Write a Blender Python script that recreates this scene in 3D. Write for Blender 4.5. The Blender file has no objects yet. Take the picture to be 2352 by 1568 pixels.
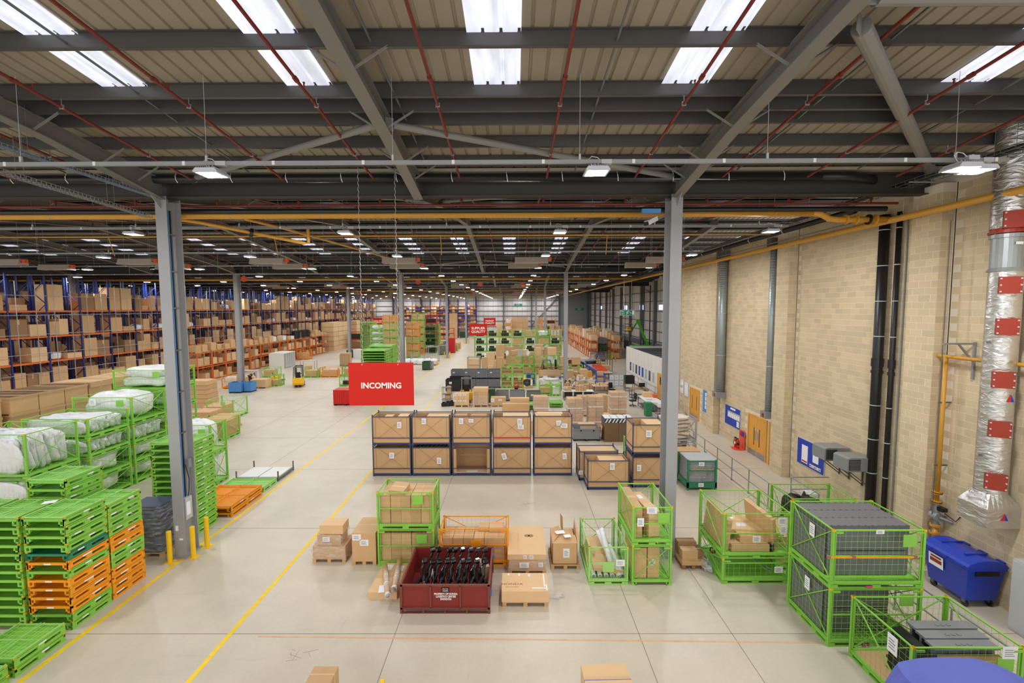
import bpy, math, random
from math import sin, cos, pi, radians, sqrt, atan2
from mathutils import Vector, Matrix

R = random.Random(11)
sc = bpy.context.scene
COL = sc.collection

# ---------------------------------------------------------------- camera, world, exposure
def look_camera():
    ya, pt, ro = -0.0043, 0.0727, -0.0034
    F = Vector((sin(ya)*cos(pt), cos(ya)*cos(pt), -sin(pt)))
    R0 = Vector((cos(ya), -sin(ya), 0)); U0 = R0.cross(F)
    Rt = R0*cos(ro) + U0*sin(ro); U = U0*cos(ro) - R0*sin(ro)
    cd = bpy.data.cameras.new('camera'); co = bpy.data.objects.new('camera', cd); COL.objects.link(co)
    m = Matrix.Identity(4)
    for i in range(3):
        m[i][0], m[i][1], m[i][2] = Rt[i], U[i], -F[i]
    m[2][3] = 8.4
    co.matrix_world = m
    cd.sensor_width = 36; cd.lens = 1059.8/2352*36; cd.clip_start = .1; cd.clip_end = 400
    sc.camera = co
look_camera()

LAMP = 270.0      # radiance of the LED panels
SKYLIGHT = 0.46    # radiance of the translucent roof sheets
w = bpy.data.worlds.new('world'); sc.world = w; w.use_nodes = True
w.node_tree.nodes['Background'].inputs[0].default_value = (1.0, .97, .93, 1)
w.node_tree.nodes['Background'].inputs[1].default_value = .9
sc.view_settings.view_transform = 'Standard'; sc.view_settings.look = 'None'
sc.view_settings.exposure = 0.8; sc.view_settings.gamma = 1
sc.view_settings.use_curve_mapping = False
sc.cycles.use_denoising = True
sc.cycles.max_bounces = 6; sc.cycles.diffuse_bounces = 4; sc.cycles.glossy_bounces = 2
sc.cycles.transparent_max_bounces = 12; sc.cycles.transmission_bounces = 3
sc.cycles.sample_clamp_indirect = 4; sc.cycles.caustics_reflective = False; sc.cycles.caustics_refractive = False

# ---------------------------------------------------------------- materials
def srgb(c):
    return tuple(((v/255)/12.92 if v <= 10 else (((v/255)+.055)/1.055)**2.4) for v in c)
M = {}
def mat(name, c, rough=.6, metal=0.0, var=0.0, noise=0.0, nscale=3.0, emit=0, alpha=1.0, spec=.5, bump=0.0, bscale=8.0, stretch=None, coat=0):
    """plain procedural material: base colour, per-object brightness change, soft noise, fine relief"""
    m = bpy.data.materials.new(name); m.use_nodes = True; nt = m.node_tree; N = nt.nodes; L = nt.links
    b = N['Principled BSDF']; b.inputs['Roughness'].default_value = rough; b.inputs['Metallic'].default_value = metal
    b.inputs['Specular IOR Level'].default_value = spec
    if coat: b.inputs['Coat Weight'].default_value = coat
    col = (*srgb(c), 1)
    b.inputs['Base Color'].default_value = col
    m.diffuse_color = col
    if var or noise:
        hsv = N.new('ShaderNodeHueSaturation'); hsv.inputs['Color'].default_value = col
        val = None
        if var:
            oi = N.new('ShaderNodeObjectInfo'); mr = N.new('ShaderNodeMapRange')
            mr.inputs[3].default_value = 1-var; mr.inputs[4].default_value = 1+var
            L.new(oi.outputs['Random'], mr.inputs[0]); val = mr.outputs[0]
        if noise:
            tc = N.new('ShaderNodeTexCoord'); nz = N.new('ShaderNodeTexNoise'); nz.inputs['Scale'].default_value = nscale
            nz.inputs['Detail'].default_value = 5
            src = tc.outputs['Object']
            if stretch:
                mp = N.new('ShaderNodeMapping'); mp.inputs['Scale'].default_value = stretch
                L.new(src, mp.inputs[0]); src = mp.outputs[0]
            L.new(src, nz.inputs['Vector'])
            mr2 = N.new('ShaderNodeMapRange'); mr2.inputs[1].default_value = .25; mr2.inputs[2].default_value = .75
            mr2.inputs[3].default_value = 1-noise; mr2.inputs[4].default_value = 1+noise
            L.new(nz.outputs[0], mr2.inputs[0])
            if val is None: val = mr2.outputs[0]
            else:
                mu = N.new('ShaderNodeMath'); mu.operation = 'MULTIPLY'; L.new(val, mu.inputs[0]); L.new(mr2.outputs[0], mu.inputs[1]); val = mu.outputs[0]
        L.new(val, hsv.inputs['Value']); L.new(hsv.outputs[0], b.inputs['Base Color'])
    if emit:
        b.inputs['Emission Color'].default_value = col; b.inputs['Emission Strength'].default_value = emit
    if alpha < 1: b.inputs['Alpha'].default_value = alpha
    if bump:
        tc = N.new('ShaderNodeTexCoord'); nz = N.new('ShaderNodeTexNoise'); nz.inputs['Scale'].default_value = bscale; nz.inputs['Detail'].default_value = 4
        L.new(tc.outputs['Object'], nz.inputs['Vector'])
        bp = N.new('ShaderNodeBump'); bp.inputs['Strength'].default_value = bump; bp.inputs['Distance'].default_value = .05
        L.new(nz.outputs[0], bp.inputs['Height']); L.new(bp.outputs[0], b.inputs['Normal'])
    M[name] = m
    return m

mat('card', (205, 166, 122), .75, var=.10, noise=.05, nscale=2)
mat('card_dark', (150, 116, 84), .8, var=.1, noise=.06)
mat('card_in', (186, 142, 98), .8, noise=.05)
mat('card_pale', (222, 186, 142), .75, var=.06, noise=.03)
mat('tape', (214, 178, 130), .35)
mat('paper', (238, 240, 244), .6)
mat('paper_ink', (120, 122, 130), .6)
mat('green', (136, 202, 76), .45, var=.06, noise=.07, nscale=4)
mat('green_pale', (158, 212, 116), .45, var=.04, noise=.05)
mat('green_dark', (74, 152, 52), .5, var=.06, noise=.06)
mat('teal', (40, 130, 92), .5, var=.06, noise=.08)
mat('orange', (242, 156, 22), .45, var=.05, noise=.08, nscale=4)
mat('orange_rack', (226, 112, 40), .5, noise=.05)
mat('yellow', (246, 200, 8), .4, noise=.04)
mat('cap_yellow', (238, 182, 10), .5)
mat('gas_yellow', (206, 150, 52), .4, noise=.04)
mat('blue_rack', (32, 50, 118), .5, noise=.06)
mat('blue_frame', (62, 72, 96), .5, noise=.08)
mat('blue_base', (44, 66, 122), .5, noise=.08)
mat('blue_bin', (36, 62, 178), .35, noise=.03)
mat('blue_bright', (40, 84, 196), .5, noise=.05)
mat('blue_soft', (78, 142, 204), .5, noise=.05)
mat('board_blue', (28, 62, 176), .6)
mat('cover_blue', (92, 104, 188), .75, noise=.06, bump=.3, bscale=6)
mat('red_bin', (134, 42, 36), .5, noise=.12, nscale=5)
mat('red_rim', (122, 62, 48), .6, noise=.12, nscale=6)
mat('red', (206, 30, 24), .5, noise=.06)
mat('red_sign', (204, 26, 4), .3, spec=.25)
mat('red_pipe', (112, 34, 22), .45, noise=.05)
mat('red_panel', (150, 44, 22), .5, noise=.04)
mat('steel_paint', (158, 159, 162), .45, noise=.03, nscale=1.5)
mat('rafter_paint', (116, 113, 109), .5, noise=.03)
mat('beam_shaded', (54, 50, 46), .5, noise=.03)  # same steel paint as the columns, valley beam shade put into the colour
mat('brace_paint', (126, 124, 121), .5)
mat('galv', (150, 154, 156), .42, metal=.35, noise=.08, nscale=2)
mat('purlin', (84, 82, 81), .42, metal=.3, noise=.05)
mat('galv_dark', (110, 112, 112), .45, metal=.4, noise=.06)
mat('duct_galv', (160, 168, 170), .38, metal=.45, noise=.06, nscale=2)
mat('black', (22, 22, 24), .4, noise=.08)
mat('black_pipe', (26, 25, 27), .42, noise=.1, nscale=2)
mat('black_matt', (34, 34, 36), .7, noise=.08)
mat('dark_gloss', (16, 16, 18), .18, spec=.6)
mat('grey_crate', (112, 116, 122), .5, var=.05, noise=.05)
mat('grey_sleeve', (106, 106, 110), .5, noise=.04)
mat('grey_light', (184, 188, 190), .5, noise=.03)
mat('grey_mid', (132, 136, 140), .5, noise=.04)
mat('grey_green', (112, 120, 104), .55, noise=.05)
mat('dark_green', (46, 80, 50), .5, noise=.05)
mat('brown_crate', (118, 92, 66), .75, noise=.05)
mat('white', (228, 228, 226), .5, noise=.02)
mat('white_panel', (226, 222, 216), .55, noise=.02, nscale=.6)
mat('cladding', (226, 225, 224), .5, noise=.03, nscale=.3)
mat('cladding_warm', (212, 204, 194), .55, noise=.03, nscale=.3)
mat('girt', (96, 98, 102), .5)
mat('post_dark', (104, 106, 110), .5, noise=.04)
mat('bag', (232, 234, 236), .34, noise=.05, spec=.6, bump=.9, bscale=5)
mat('cream_bag', (222, 208, 186), .6, noise=.06)
mat('wood', (206, 168, 116), .75, var=.08, noise=.12, nscale=5, stretch=(1, 8, 8))
mat('wood_dark', (150, 112, 74), .8, var=.08, noise=.12, nscale=5)
mat('door_oak', (222, 160, 62), .45, noise=.10, nscale=2, stretch=(6, 6, .6))
mat('steel_plate', (150, 152, 156), .35, metal=.5)
mat('lamp_body', (200, 202, 214), .4, noise=.02)
mat('lamp_glow', (255, 255, 255), .4, emit=LAMP)
mat('heater_hood', (182, 172, 160), .5, noise=.03)
mat('orange_box', (230, 92, 50), .45)
mat('ext_red', (206, 34, 26), .3)
mat('glass_dark', (60, 70, 84), .1, spec=.8)
mat('glass_pale', (176, 190, 200), .12, spec=.8)
mat('sign_green', (24, 132, 104), .4)
mat('letter_white', (245, 240, 238), .5)
mat('skin', (214, 160, 132), .6)
mat('hair_grey', (150, 146, 140), .8)
mat('hair_dark', (52, 40, 32), .8)
mat('cloth_white', (232, 234, 238), .8)
mat('cloth_red', (210, 36, 32), .8)
mat('cloth_dark', (44, 46, 54), .85)
mat('hi_vis', (214, 232, 70), .6)
mat('seat_black', (24, 24, 28), .7)
mat('forklift_yellow', (244, 186, 20), .35, noise=.03)
mat('lift_green', (72, 176, 36), .4)
mat('floor_paint', (244, 204, 22), .5, noise=.10, nscale=6)
mat('orange_line', (222, 172, 132), .6, noise=.12, nscale=6)
mat('joint', (150, 138, 122), .9)
mat('strap_blue', (70, 110, 200), .5)
mat('pink', (220, 60, 140), .5)
mat('stripe_black', (30, 30, 30), .5)
mat('galv_wire', (176, 178, 178), .45, metal=.2)
mat('window_glow', (190, 208, 255), .3, emit=.85)
mat('concrete_kerb', (196, 186, 172), .8, noise=.05)

def film(name, strength, tint=(236, 240, 244)):
    """stretch film: clear sheet with streaky white haze and gloss"""
    m = bpy.data.materials.new(name); m.use_nodes = True; nt = m.node_tree; N = nt.nodes; L = nt.links
    for n in list(N): N.remove(n)
    out = N.new('ShaderNodeOutputMaterial'); mix = N.new('ShaderNodeMixShader'); tr = N.new('ShaderNodeBsdfTransparent')
    pr = N.new('ShaderNodeBsdfPrincipled'); pr.inputs['Base Color'].default_value = (*srgb(tint), 1); pr.inputs['Roughness'].default_value = .2
    tc = N.new('ShaderNodeTexCoord'); mp = N.new('ShaderNodeMapping'); mp.inputs['Scale'].default_value = (3, 3, 11); mp.inputs['Rotation'].default_value = (.5, .3, 0)
    nz = N.new('ShaderNodeTexNoise'); nz.inputs['Scale'].default_value = 1.4; nz.inputs['Detail'].default_value = 6
    rp = N.new('ShaderNodeMapRange'); rp.inputs[1].default_value = .45; rp.inputs[2].default_value = .75; rp.inputs[3].default_value = strength*.35; rp.inputs[4].default_value = strength*1.6
    L.new(tc.outputs['Object'], mp.inputs[0]); L.new(mp.outputs[0], nz.inputs['Vector']); L.new(nz.outputs[0], rp.inputs[0])
    L.new(rp.outputs[0], mix.inputs[0]); L.new(tr.outputs[0], mix.inputs[1]); L.new(pr.outputs[0], mix.inputs[2]); L.new(mix.outputs[0], out.inputs[0])
    M[name] = m
film('film', .28)
film('film_thick', .6)

def foil_mat():
    m = mat('foil', (206, 206, 204), .24, metal=.85)
    nt = m.node_tree; N = nt.nodes; L = nt.links; b = N['Principled BSDF']
    tc = N.new('ShaderNodeTexCoord'); mp = N.new('ShaderNodeMapping'); mp.inputs['Scale'].default_value = (1.1, 1.1, 2.6)
    v = N.new('ShaderNodeTexNoise'); v.inputs['Scale'].default_value = 2.4; v.inputs['Detail'].default_value = 7; v.inputs['Distortion'].default_value = 1.2
    bp = N.new('ShaderNodeBump'); bp.inputs['Strength'].default_value = .55; bp.inputs['Distance'].default_value = .1
    L.new(tc.outputs['Object'], mp.inputs[0]); L.new(mp.outputs[0], v.inputs['Vector']); L.new(v.outputs[0], bp.inputs['Height']); L.new(bp.outputs[0], b.inputs['Normal'])
foil_mat()

def floor_mat():
    m = mat('concrete', (206, 196, 178), .34)
    nt = m.node_tree; N = nt.nodes; L = nt.links; b = N['Principled BSDF']
    tc = N.new('ShaderNodeTexCoord')
    def nz(scale, detail=6, sx=1, sy=1, dist=0):
        mp = N.new('ShaderNodeMapping'); mp.inputs['Scale'].default_value = (sx, sy, 1)
        n = N.new('ShaderNodeTexNoise'); n.inputs['Scale'].default_value = scale; n.inputs['Detail'].default_value = detail; n.inputs['Distortion'].default_value = dist
        L.new(tc.outputs['Object'], mp.inputs[0]); L.new(mp.outputs[0], n.inputs['Vector']); return n.outputs[0]
    def ramp(src, a, bb, c, d):
        r = N.new('ShaderNodeMapRange'); r.inputs[1].default_value = a; r.inputs[2].default_value = bb; r.inputs[3].default_value = c; r.inputs[4].default_value = d
        L.new(src, r.inputs[0]); return r.outputs[0]
    def mul(a, c):
        n = N.new('ShaderNodeMath'); n.operation = 'MULTIPLY'; L.new(a, n.inputs[0]); L.new(c, n.inputs[1]); return n.outputs[0]
    v = mul(ramp(nz(.16, 5), .3, .7, .93, 1.05), ramp(nz(1.2, 8, dist=.4), .3, .7, .955, 1.03))
    v = mul(v, ramp(nz(9, 6), .3, .7, .97, 1.02))
    v = mul(v, ramp(nz(.9, 9, .35, 3.2, .8), .62, .75, 1.0, .93))     # faint tyre scuffs
    v = mul(v, ramp(nz(1.7, 9, 2.5, .5, .8), .66, .78, 1.0, .92))
    hs = N.new('ShaderNodeHueSaturation'); hs.inputs['Color'].default_value = (*srgb((206, 196, 178)), 1)
    L.new(v, hs.inputs['Value']); L.new(hs.outputs[0], b.inputs['Base Color'])
    L.new(ramp(nz(.8, 5), .3, .7, .28, .45), b.inputs['Roughness'])
floor_mat()

def block_mat(name, single):
    m = mat(name, (208, 189, 155), .85)
    nt = m.node_tree; N = nt.nodes; L = nt.links; b = N['Principled BSDF']
    if single:
        s = N.new('ShaderNodeObjectInfo').outputs['Random']
    else:
        s = N.new('ShaderNodeNewGeometry').outputs['Random Per Island']
    r = N.new('ShaderNodeMapRange'); r.inputs[3].default_value = .88; r.inputs[4].default_value = 1.08; L.new(s, r.inputs[0])
    tc = N.new('ShaderNodeTexCoord'); nz = N.new('ShaderNodeTexNoise'); nz.inputs['Scale'].default_value = 30; nz.inputs['Detail'].default_value = 4
    L.new(tc.outputs['Object'], nz.inputs['Vector'])
    r2 = N.new('ShaderNodeMapRange'); r2.inputs[1].default_value = .3; r2.inputs[2].default_value = .7; r2.inputs[3].default_value = .95; r2.inputs[4].default_value = 1.05
    L.new(nz.outputs[0], r2.inputs[0])
    mu = N.new('ShaderNodeMath'); mu.operation = 'MULTIPLY'; L.new(r.outputs[0], mu.inputs[0]); L.new(r2.outputs[0], mu.inputs[1])
    hs = N.new('ShaderNodeHueSaturation'); hs.inputs['Color'].default_value = (*srgb((208, 189, 155)), 1)
    L.new(mu.outputs[0], hs.inputs['Value']); L.new(hs.outputs[0], b.inputs['Base Color'])
    bp = N.new('ShaderNodeBump'); bp.inputs['Strength'].default_value = .25; bp.inputs['Distance'].default_value = .01
    L.new(nz.outputs[0], bp.inputs['Height']); L.new(bp.outputs[0], b.inputs['Normal'])
block_mat('block', True); block_mat('block_mass', False)
mat('mortar', (226, 215, 196), .9, noise=.05)
mat('roof_liner', (150, 140, 123), .55, noise=.05, nscale=.6)
mat('roof_void', (60, 56, 52), .9)
def rooflight_mat():
    m = mat('rooflight', (214, 222, 246), .4)
    nt = m.node_tree; N = nt.nodes; L = nt.links; b = N['Principled BSDF']
    tc = N.new('ShaderNodeTexCoord'); nz = N.new('ShaderNodeTexNoise'); nz.inputs['Scale'].default_value = 1.6; nz.inputs['Detail'].default_value = 5
    mp = N.new('ShaderNodeMapping'); mp.inputs['Scale'].default_value = (2.5, .6, 1)
    L.new(tc.outputs['Object'], mp.inputs[0]); L.new(mp.outputs[0], nz.inputs['Vector'])
    r = N.new('ShaderNodeMapRange'); r.inputs[1].default_value = .3; r.inputs[2].default_value = .7; r.inputs[3].default_value = SKYLIGHT*.5; r.inputs[4].default_value = SKYLIGHT*1.05
    L.new(nz.outputs[0], r.inputs[0]); L.new(r.outputs[0], b.inputs['Emission Strength'])
    b.inputs['Emission Color'].default_value = (*srgb((236, 240, 255)), 1)
rooflight_mat()
# ---------------------------------------------------------------- mesh helpers
class MB:
    """collects faces; build() links them as one mesh object"""
    def __init__(s): s.v, s.f, s.m, s.mi = [], [], [], 0
    def add(s, vs, fs):
        n = len(s.v); s.v += vs; s.f += [tuple(n+i for i in q) for q in fs]; s.m += [s.mi]*len(fs); return s
    def box(s, x0, y0, z0, x1, y1, z1):
        return s.add([(x0,y0,z0),(x1,y0,z0),(x1,y1,z0),(x0,y1,z0),(x0,y0,z1),(x1,y0,z1),(x1,y1,z1),(x0,y1,z1)],
                     [(0,3,2,1),(4,5,6,7),(0,1,5,4),(1,2,6,5),(2,3,7,6),(3,0,4,7)])
    def cb(s, cx, cy, z0, w, d, h): return s.box(cx-w/2, cy-d/2, z0, cx+w/2, cy+d/2, z0+h)
    def frame(s, p, q):
        p, q = Vector(p), Vector(q); d = (q-p).normalized()
        u = d.cross(Vector((0,0,1)) if abs(d.z) < .95 else Vector((0,1,0))).normalized(); return p, q, u, d.cross(u).normalized()
    def bar(s, p, q, a, b=None):
        b = b or a; p, q, u, v = s.frame(p, q)
        c = [u*a/2*i + v*b/2*j for i, j in ((-1,-1),(1,-1),(1,1),(-1,1))]
        return s.add([tuple(p+k) for k in c]+[tuple(q+k) for k in c], [(3,2,1,0),(4,5,6,7),(0,1,5,4),(1,2,6,5),(2,3,7,6),(3,0,4,7)])
    def wire(s, p, q, a):
        p, q, u, v = s.frame(p, q)
        c = [u*a/2*cos(t)+v*a/2*sin(t) for t in (0, 2.094, 4.189)]
        return s.add([tuple(p+k) for k in c]+[tuple(q+k) for k in c], [(0,1,4,3),(1,2,5,4),(2,0,3,5)])
    def cyl(s, p, q, r, n=10, r2=None, caps=True):
        r2 = r if r2 is None else r2; p, q, u, v = s.frame(p, q)
        ring = [(u*cos(2*pi*k/n)+v*sin(2*pi*k/n)) for k in range(n)]
        vs = [tuple(p+k*r) for k in ring]+[tuple(q+k*r2) for k in ring]
        fs = [(i,(i+1)%n,n+(i+1)%n,n+i) for i in range(n)]
        if caps: fs += [tuple(range(n-1,-1,-1)), tuple(range(n,2*n))]
        return s.add(vs, fs)
    def tube(s, pts, r, n=8):
        pts = [Vector(p) for p in pts]; rings = []
        for i, p in enumerate(pts):
            d = (pts[min(i+1,len(pts)-1)]-pts[max(i-1,0)]).normalized()
            u = d.cross(Vector((0,0,1)) if abs(d.z) < .9 else Vector((0,1,0))).normalized(); v = d.cross(u)
            rings.append([tuple(p+(u*cos(2*pi*k/n)+v*sin(2*pi*k/n))*r) for k in range(n)])
        vs = [q for g in rings for q in g]; fs = []
        for i in range(len(pts)-1):
            for k in range(n): fs.append((i*n+k, i*n+(k+1)%n, (i+1)*n+(k+1)%n, (i+1)*n+k))
        fs += [tuple(range(n-1,-1,-1)), tuple((len(pts)-1)*n+k for k in range(n))]
        return s.add(vs, fs)
    def prism(s, poly, axis, a, b):
        """polygon of 2-D points extruded along an axis: 'x' (pts are y,z), 'y' (x,z), 'z' (x,y)"""
        f = {'x': lambda p, t: (t,p[0],p[1]), 'y': lambda p, t: (p[0],t,p[1]), 'z': lambda p, t: (p[0],p[1],t)}[axis]
        n = len(poly); vs = [f(p, a) for p in poly]+[f(p, b) for p in poly]
        return s.add(vs, [tuple(range(n-1,-1,-1)), tuple(range(n,2*n))]+[(i,(i+1)%n,n+(i+1)%n,n+i) for i in range(n)])
    def mesh(s, name, mats, smooth=False):
        me = bpy.data.meshes.new(name); me.from_pydata(s.v, [], s.f)
        for m in (mats if isinstance(mats, (list, tuple)) else [mats]): me.materials.append(M[m])
        if any(s.m): me.polygons.foreach_set('material_index', s.m)
        if smooth: me.polygons.foreach_set('use_smooth', [True]*len(s.f))
        me.update(); return me
    def build(s, name, mats, parent=None, loc=None, smooth=False, **k):
        return ob(name, s.mesh(name, mats, smooth), parent, loc, **k)

def ob(name, me, parent=None, loc=None, rz=0, scale=None, label=None, cat=None, group=None, kind=None):
    o = bpy.data.objects.new(name, me); COL.objects.link(o)
    if parent: o.parent = parent
    if loc: o.location = loc
    if rz: o.rotation_euler = (0, 0, rz)
    if scale: o.scale = scale
    if label: o['label'] = label
    if cat: o['category'] = cat
    if group: o['group'] = group
    if kind: o['kind'] = kind
    return o
def thing(name, label, cat, loc=(0,0,0), rz=0, group=None):
    return ob(name, None, None, loc, rz, None, label, cat, group)
CACHE = {}
def cached(key, fn):
    if key not in CACHE: CACHE[key] = fn()
    return CACHE[key]
def copy_tree(src, loc, rz=0, label=None, group=None, parent=None):
    c = src.copy(); COL.objects.link(c); c.parent = parent
    if parent is None:
        c.location = loc; c.rotation_euler = (0, 0, rz)
        if label: c['label'] = label
        if group: c['group'] = group
    for ch in src.children: copy_tree(ch, None, 0, None, None, c)
    return c
ORD = 'first second third fourth fifth sixth seventh eighth ninth tenth eleventh twelfth thirteenth fourteenth fifteenth sixteenth seventeenth eighteenth nineteenth twentieth'.split()
ORD += ['twenty-'+o for o in ORD[:9]] + ['thirtieth'] + ['thirty-'+o for o in ORD[:9]]

def text(s, size, m, parent, loc, rx=pi/2, rz=0, name='lettering', align='CENTER', ext=.002, bold=0.0, sx=1):
    c = bpy.data.curves.new(name, 'FONT'); c.body = s; c.size = size; c.align_x = align; c.align_y = 'CENTER'; c.extrude = ext; c.offset = bold
    c.materials.append(M[m]); c.resolution_u = 3
    q = bpy.data.objects.new(name, c); me = bpy.data.meshes.new_from_object(q); bpy.data.objects.remove(q)
    o = ob(name, me, parent, loc); o.rotation_euler = (rx, 0, rz); o.scale = (sx, 1, 1)
    return o

# ---------------------------------------------------------------- setting: floor, roof, walls
XL, XR, YN, YF = -82.0, 22.8, -6.0, 138.0
VAL, BAY, SLOPE = 15.22, 31.24, .11           # first roof valley, valley spacing, roof fall
def roof_z(y):
    t = ((y-VAL) % BAY); d = min(t, BAY-t); return 12.76 + SLOPE*d
fl = MB().box(XL, YN, -.3, XR, YF, 0).build('floor', 'concrete', kind='structure')
def stripe(name, pts, wd, m, z):
    for (x0, y0), (x1, y1) in zip(pts, pts[1:]):
        MB().bar((x0, y0, z/2), (x1, y1, z/2), wd, z).build(name, m, fl)
# painted aisle lines, the thin orange line, saw-cut slab joints
stripe('aisle_line', [(-11.2, 4), (-11.2, 15.3)], .12, 'floor_paint', .004)
stripe('aisle_line', [(-11.2, 15.7), (-11.12, 124)], .12, 'floor_paint', .004)
stripe('aisle_line', [(-7.38, 4), (-7.36, 108)], .12, 'floor_paint', .004)
stripe('aisle_line', [(-7.3, 56), (3.4, 56)], .1, 'floor_paint', .004)
stripe('thin_floor_line', [(-6.6, 11.25), (8.0, 11.02)], .05, 'orange_line', .003)
for x in (-30, -24, -18, -13.1, -3.1, 3.2, 5.6, 10.4): stripe('slab_joint', [(x, 4), (x, 130)], .02, 'joint', .002)
for y in (11.35, 17.1, 23.6, 29.5, 35.4, 47, 59): stripe('slab_joint', [(-34, y), (13, y)], .02, 'joint', .002)
# scuff marks on the concrete
for (x, y, s) in ((.6, 19.2, .3), (-5.2, 10.6, .35), (-11.0, 8.9, .2)):
    mb = MB()
    for k in range(7):
        a = R.uniform(-.3, .3); mb.bar((x+R.uniform(-s, s), y+R.uniform(-.2, .2), .001), (x+R.uniform(-s, s)*.6+a, y+R.uniform(-.2, .2), .001), .008, .002)
    mb.build('tyre_scuff', 'joint', fl)

# roof sheets: trapezoid liner profile, one object per slope; translucent strips set proud of them
ceil = ob('ceiling', None, kind='structure')
def sheet(x0, x1, ya, yb, pitch, dz, name, m):
    mb = MB(); n = max(1, round((x1-x0)/pitch)); p = (x1-x0)/n; prof = []
    for i in range(n):
        x = x0+i*p; prof += [(x, 0), (x+p*.78, 0), (x+p*.82, .035), (x+p*.96, .035)]
    prof.append((x1, 0))
    vs = []
    for (x, h) in prof: vs += [(x, ya, roof_z(ya)+h+dz), (x, yb, roof_z(yb)+h+dz)]
    mb.add(vs, [(2*i, 2*i+2, 2*i+3, 2*i+1) for i in range(len(prof)-1)])
    return mb.build(name, m, ceil)
edges = [YN]; k = -1
while True:
    for y in (VAL+k*BAY, VAL+(k+.5)*BAY):
        if YN < y < YF: edges.append(y)
    k += 1
    if VAL+k*BAY > YF+BAY: break
edges = sorted(set(round(e, 3) for e in edges)) + [YF]
eps = 1e-4
for a, b in zip(edges, edges[1:]):
    sheet(XL, XR, a+eps, b-eps, .345, 0, 'liner_sheet', 'roof_liner')
OFF = [1.2, 2.4, 3.6, 4.2, 4.8, 6.4, 8.0, 9.6, 11.2, 12.8, 14.4]
SKYX = [-53.7, -49.6, -45.5, -41.4, -37.3, -33.2, -29.1, -25.0, -20.9, -16.8, -12.7, -8.47, -4.43, -.35, 3.72, 9.75, 13.9, 17.9]
nlev = int((YF-VAL)//BAY)+1
for k in range(0, nlev+1):
    v = VAL+k*BAY
    for sgn in (-1, 1):
        ya, yb = (v-11.2, v-4.8) if sgn < 0 else (v+4.8, v+11.2)
        if yb > YF or ya < YN: continue
        for x in SKYX:
            if x > 12 and v < 42: continue
            o = sheet(x-.5, x+.5, ya, yb, .345, -.045, 'rooflight_panel', 'rooflight')
# purlins: cold-rolled Z sections
def purlin_mesh():
    mb = MB(); L0, L1 = XL, XR
    mb.box(L0, -.075, .005, L1, -.003, .015)     # top flange
    mb.box(L0, -.008, -.25, L1, 0, .01)          # web
    mb.box(L0, -.003, -.262, L1, .085, -.25); mb.box(L0, .078, -.25, L1, .085, -.225); mb.box(L0, -.008, -.16, L1, .012, -.10)
    return mb.mesh('purlin', 'purlin')
pm = purlin_mesh()
for k in range(0, nlev+1):
    for sgn in (-1, 1):
        for o_ in OFF:
            y = VAL+k*BAY+sgn*o_
            if 3 < y < YF: ob('purlin', pm, ceil, (0, y, roof_z(y)-.02))
# rafters with haunches and fly braces (one per slope), valley beams, columns
def rafter_mesh(sgn):
    top = lambda d: 12.5+SLOPE*d
    mb = MB(); D = [(.12, .62), (3.9, .40), (15.55, .40)]
    for (d0, h0), (d1, h1) in zip(D, D[1:]):
        y0, y1 = sgn*d0, sgn*d1; a, b = (y0, y1)
        P = [(a, top(d0)), (b, top(d1)), (b, top(d1)-h1), (a, top(d0)-h0)]
        mb.prism(P, 'x', -.008, .008)
        mb.prism([(a, top(d0)), (b, top(d1)), (b, top(d1)-.022), (a, top(d0)-.022)], 'x', -.14, .14)
        mb.prism([(a, top(d0)-h0), (b, top(d1)-h1), (b, top(d1)-h1-.022), (a, top(d0)-h0-.022)], 'x', -.15, .15)
    return mb.mesh('rafter', 'rafter_paint')
def brace_mesh():
    mb = MB()
    for s in (-1, 1): mb.bar((s*.1, 0, -.4), (s*.75, 0, .0), .05, .008).bar((s*.1, .02, -.4), (s*.75, .02, .0), .008, .05)
    return mb.mesh('fly_brace', 'brace_paint')
rm = {s: rafter_mesh(s) for s in (-1, 1)}; fm = brace_mesh()
RAFX = [5.2-8.25*i for i in range(10)] + [13.45]
for k in range(nlev+1):
    v = VAL+k*BAY
    for s in (-1, 1):
        if v+s*15 < 0 or v+s*8 > YF: continue
        for x in RAFX:
            if x > 6 and v < 42: continue
            r_ = ob('rafter', rm[s], None, (x, v, 0), kind='structure')
            if v < 80:
                for o_ in (1.2, 2.4, 4.2, 6.4, 9.6): ob('fly_brace', fm, r_, (0, s*o_, 12.5+SLOPE*o_))
def ibeam_x(x0, x1, z0, z1, fw, name, m):
    mb = MB(); mb.box(x0, -fw/2, z0, x1, fw/2, z0+.025); mb.box(x0, -fw/2, z1-.025, x1, fw/2, z1); mb.box(x0, -.01, z0, x1, .01, z1)
    return mb.mesh(name, m)
bm_ = ibeam_x(XL, 13.4, 11.97, 12.62, .36, 'valley_beam', 'beam_shaded'); bm2 = ibeam_x(XL, 22.6, 11.97, 12.62, .36, 'valley_beam', 'beam_shaded')
gm = MB().prism([(-.5, 12.74), (.5, 12.74), (.45, 12.66), (-.45, 12.66)], 'x', XL, XR).mesh('gutter_soffit', 'roof_liner')
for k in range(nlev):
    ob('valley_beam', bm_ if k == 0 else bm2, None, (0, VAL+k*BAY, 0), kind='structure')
    ob('gutter_soffit', gm, ceil, (0, VAL+k*BAY, 0))
def column_mesh():
    mb = MB(); z1 = 12.0
    mb.box(-.18, -.33, 0, .18, -.30, z1); mb.box(-.18, .30, 0, .18, .33, z1); mb.box(-.012, -.31, 0, .012, .31, z1)
    return mb.mesh('column', 'steel_paint')
cm = column_mesh()
foot = MB().box(-.24, -.42, 0, .24, .42, .03).mesh('base_plate', 'steel_paint')
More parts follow.
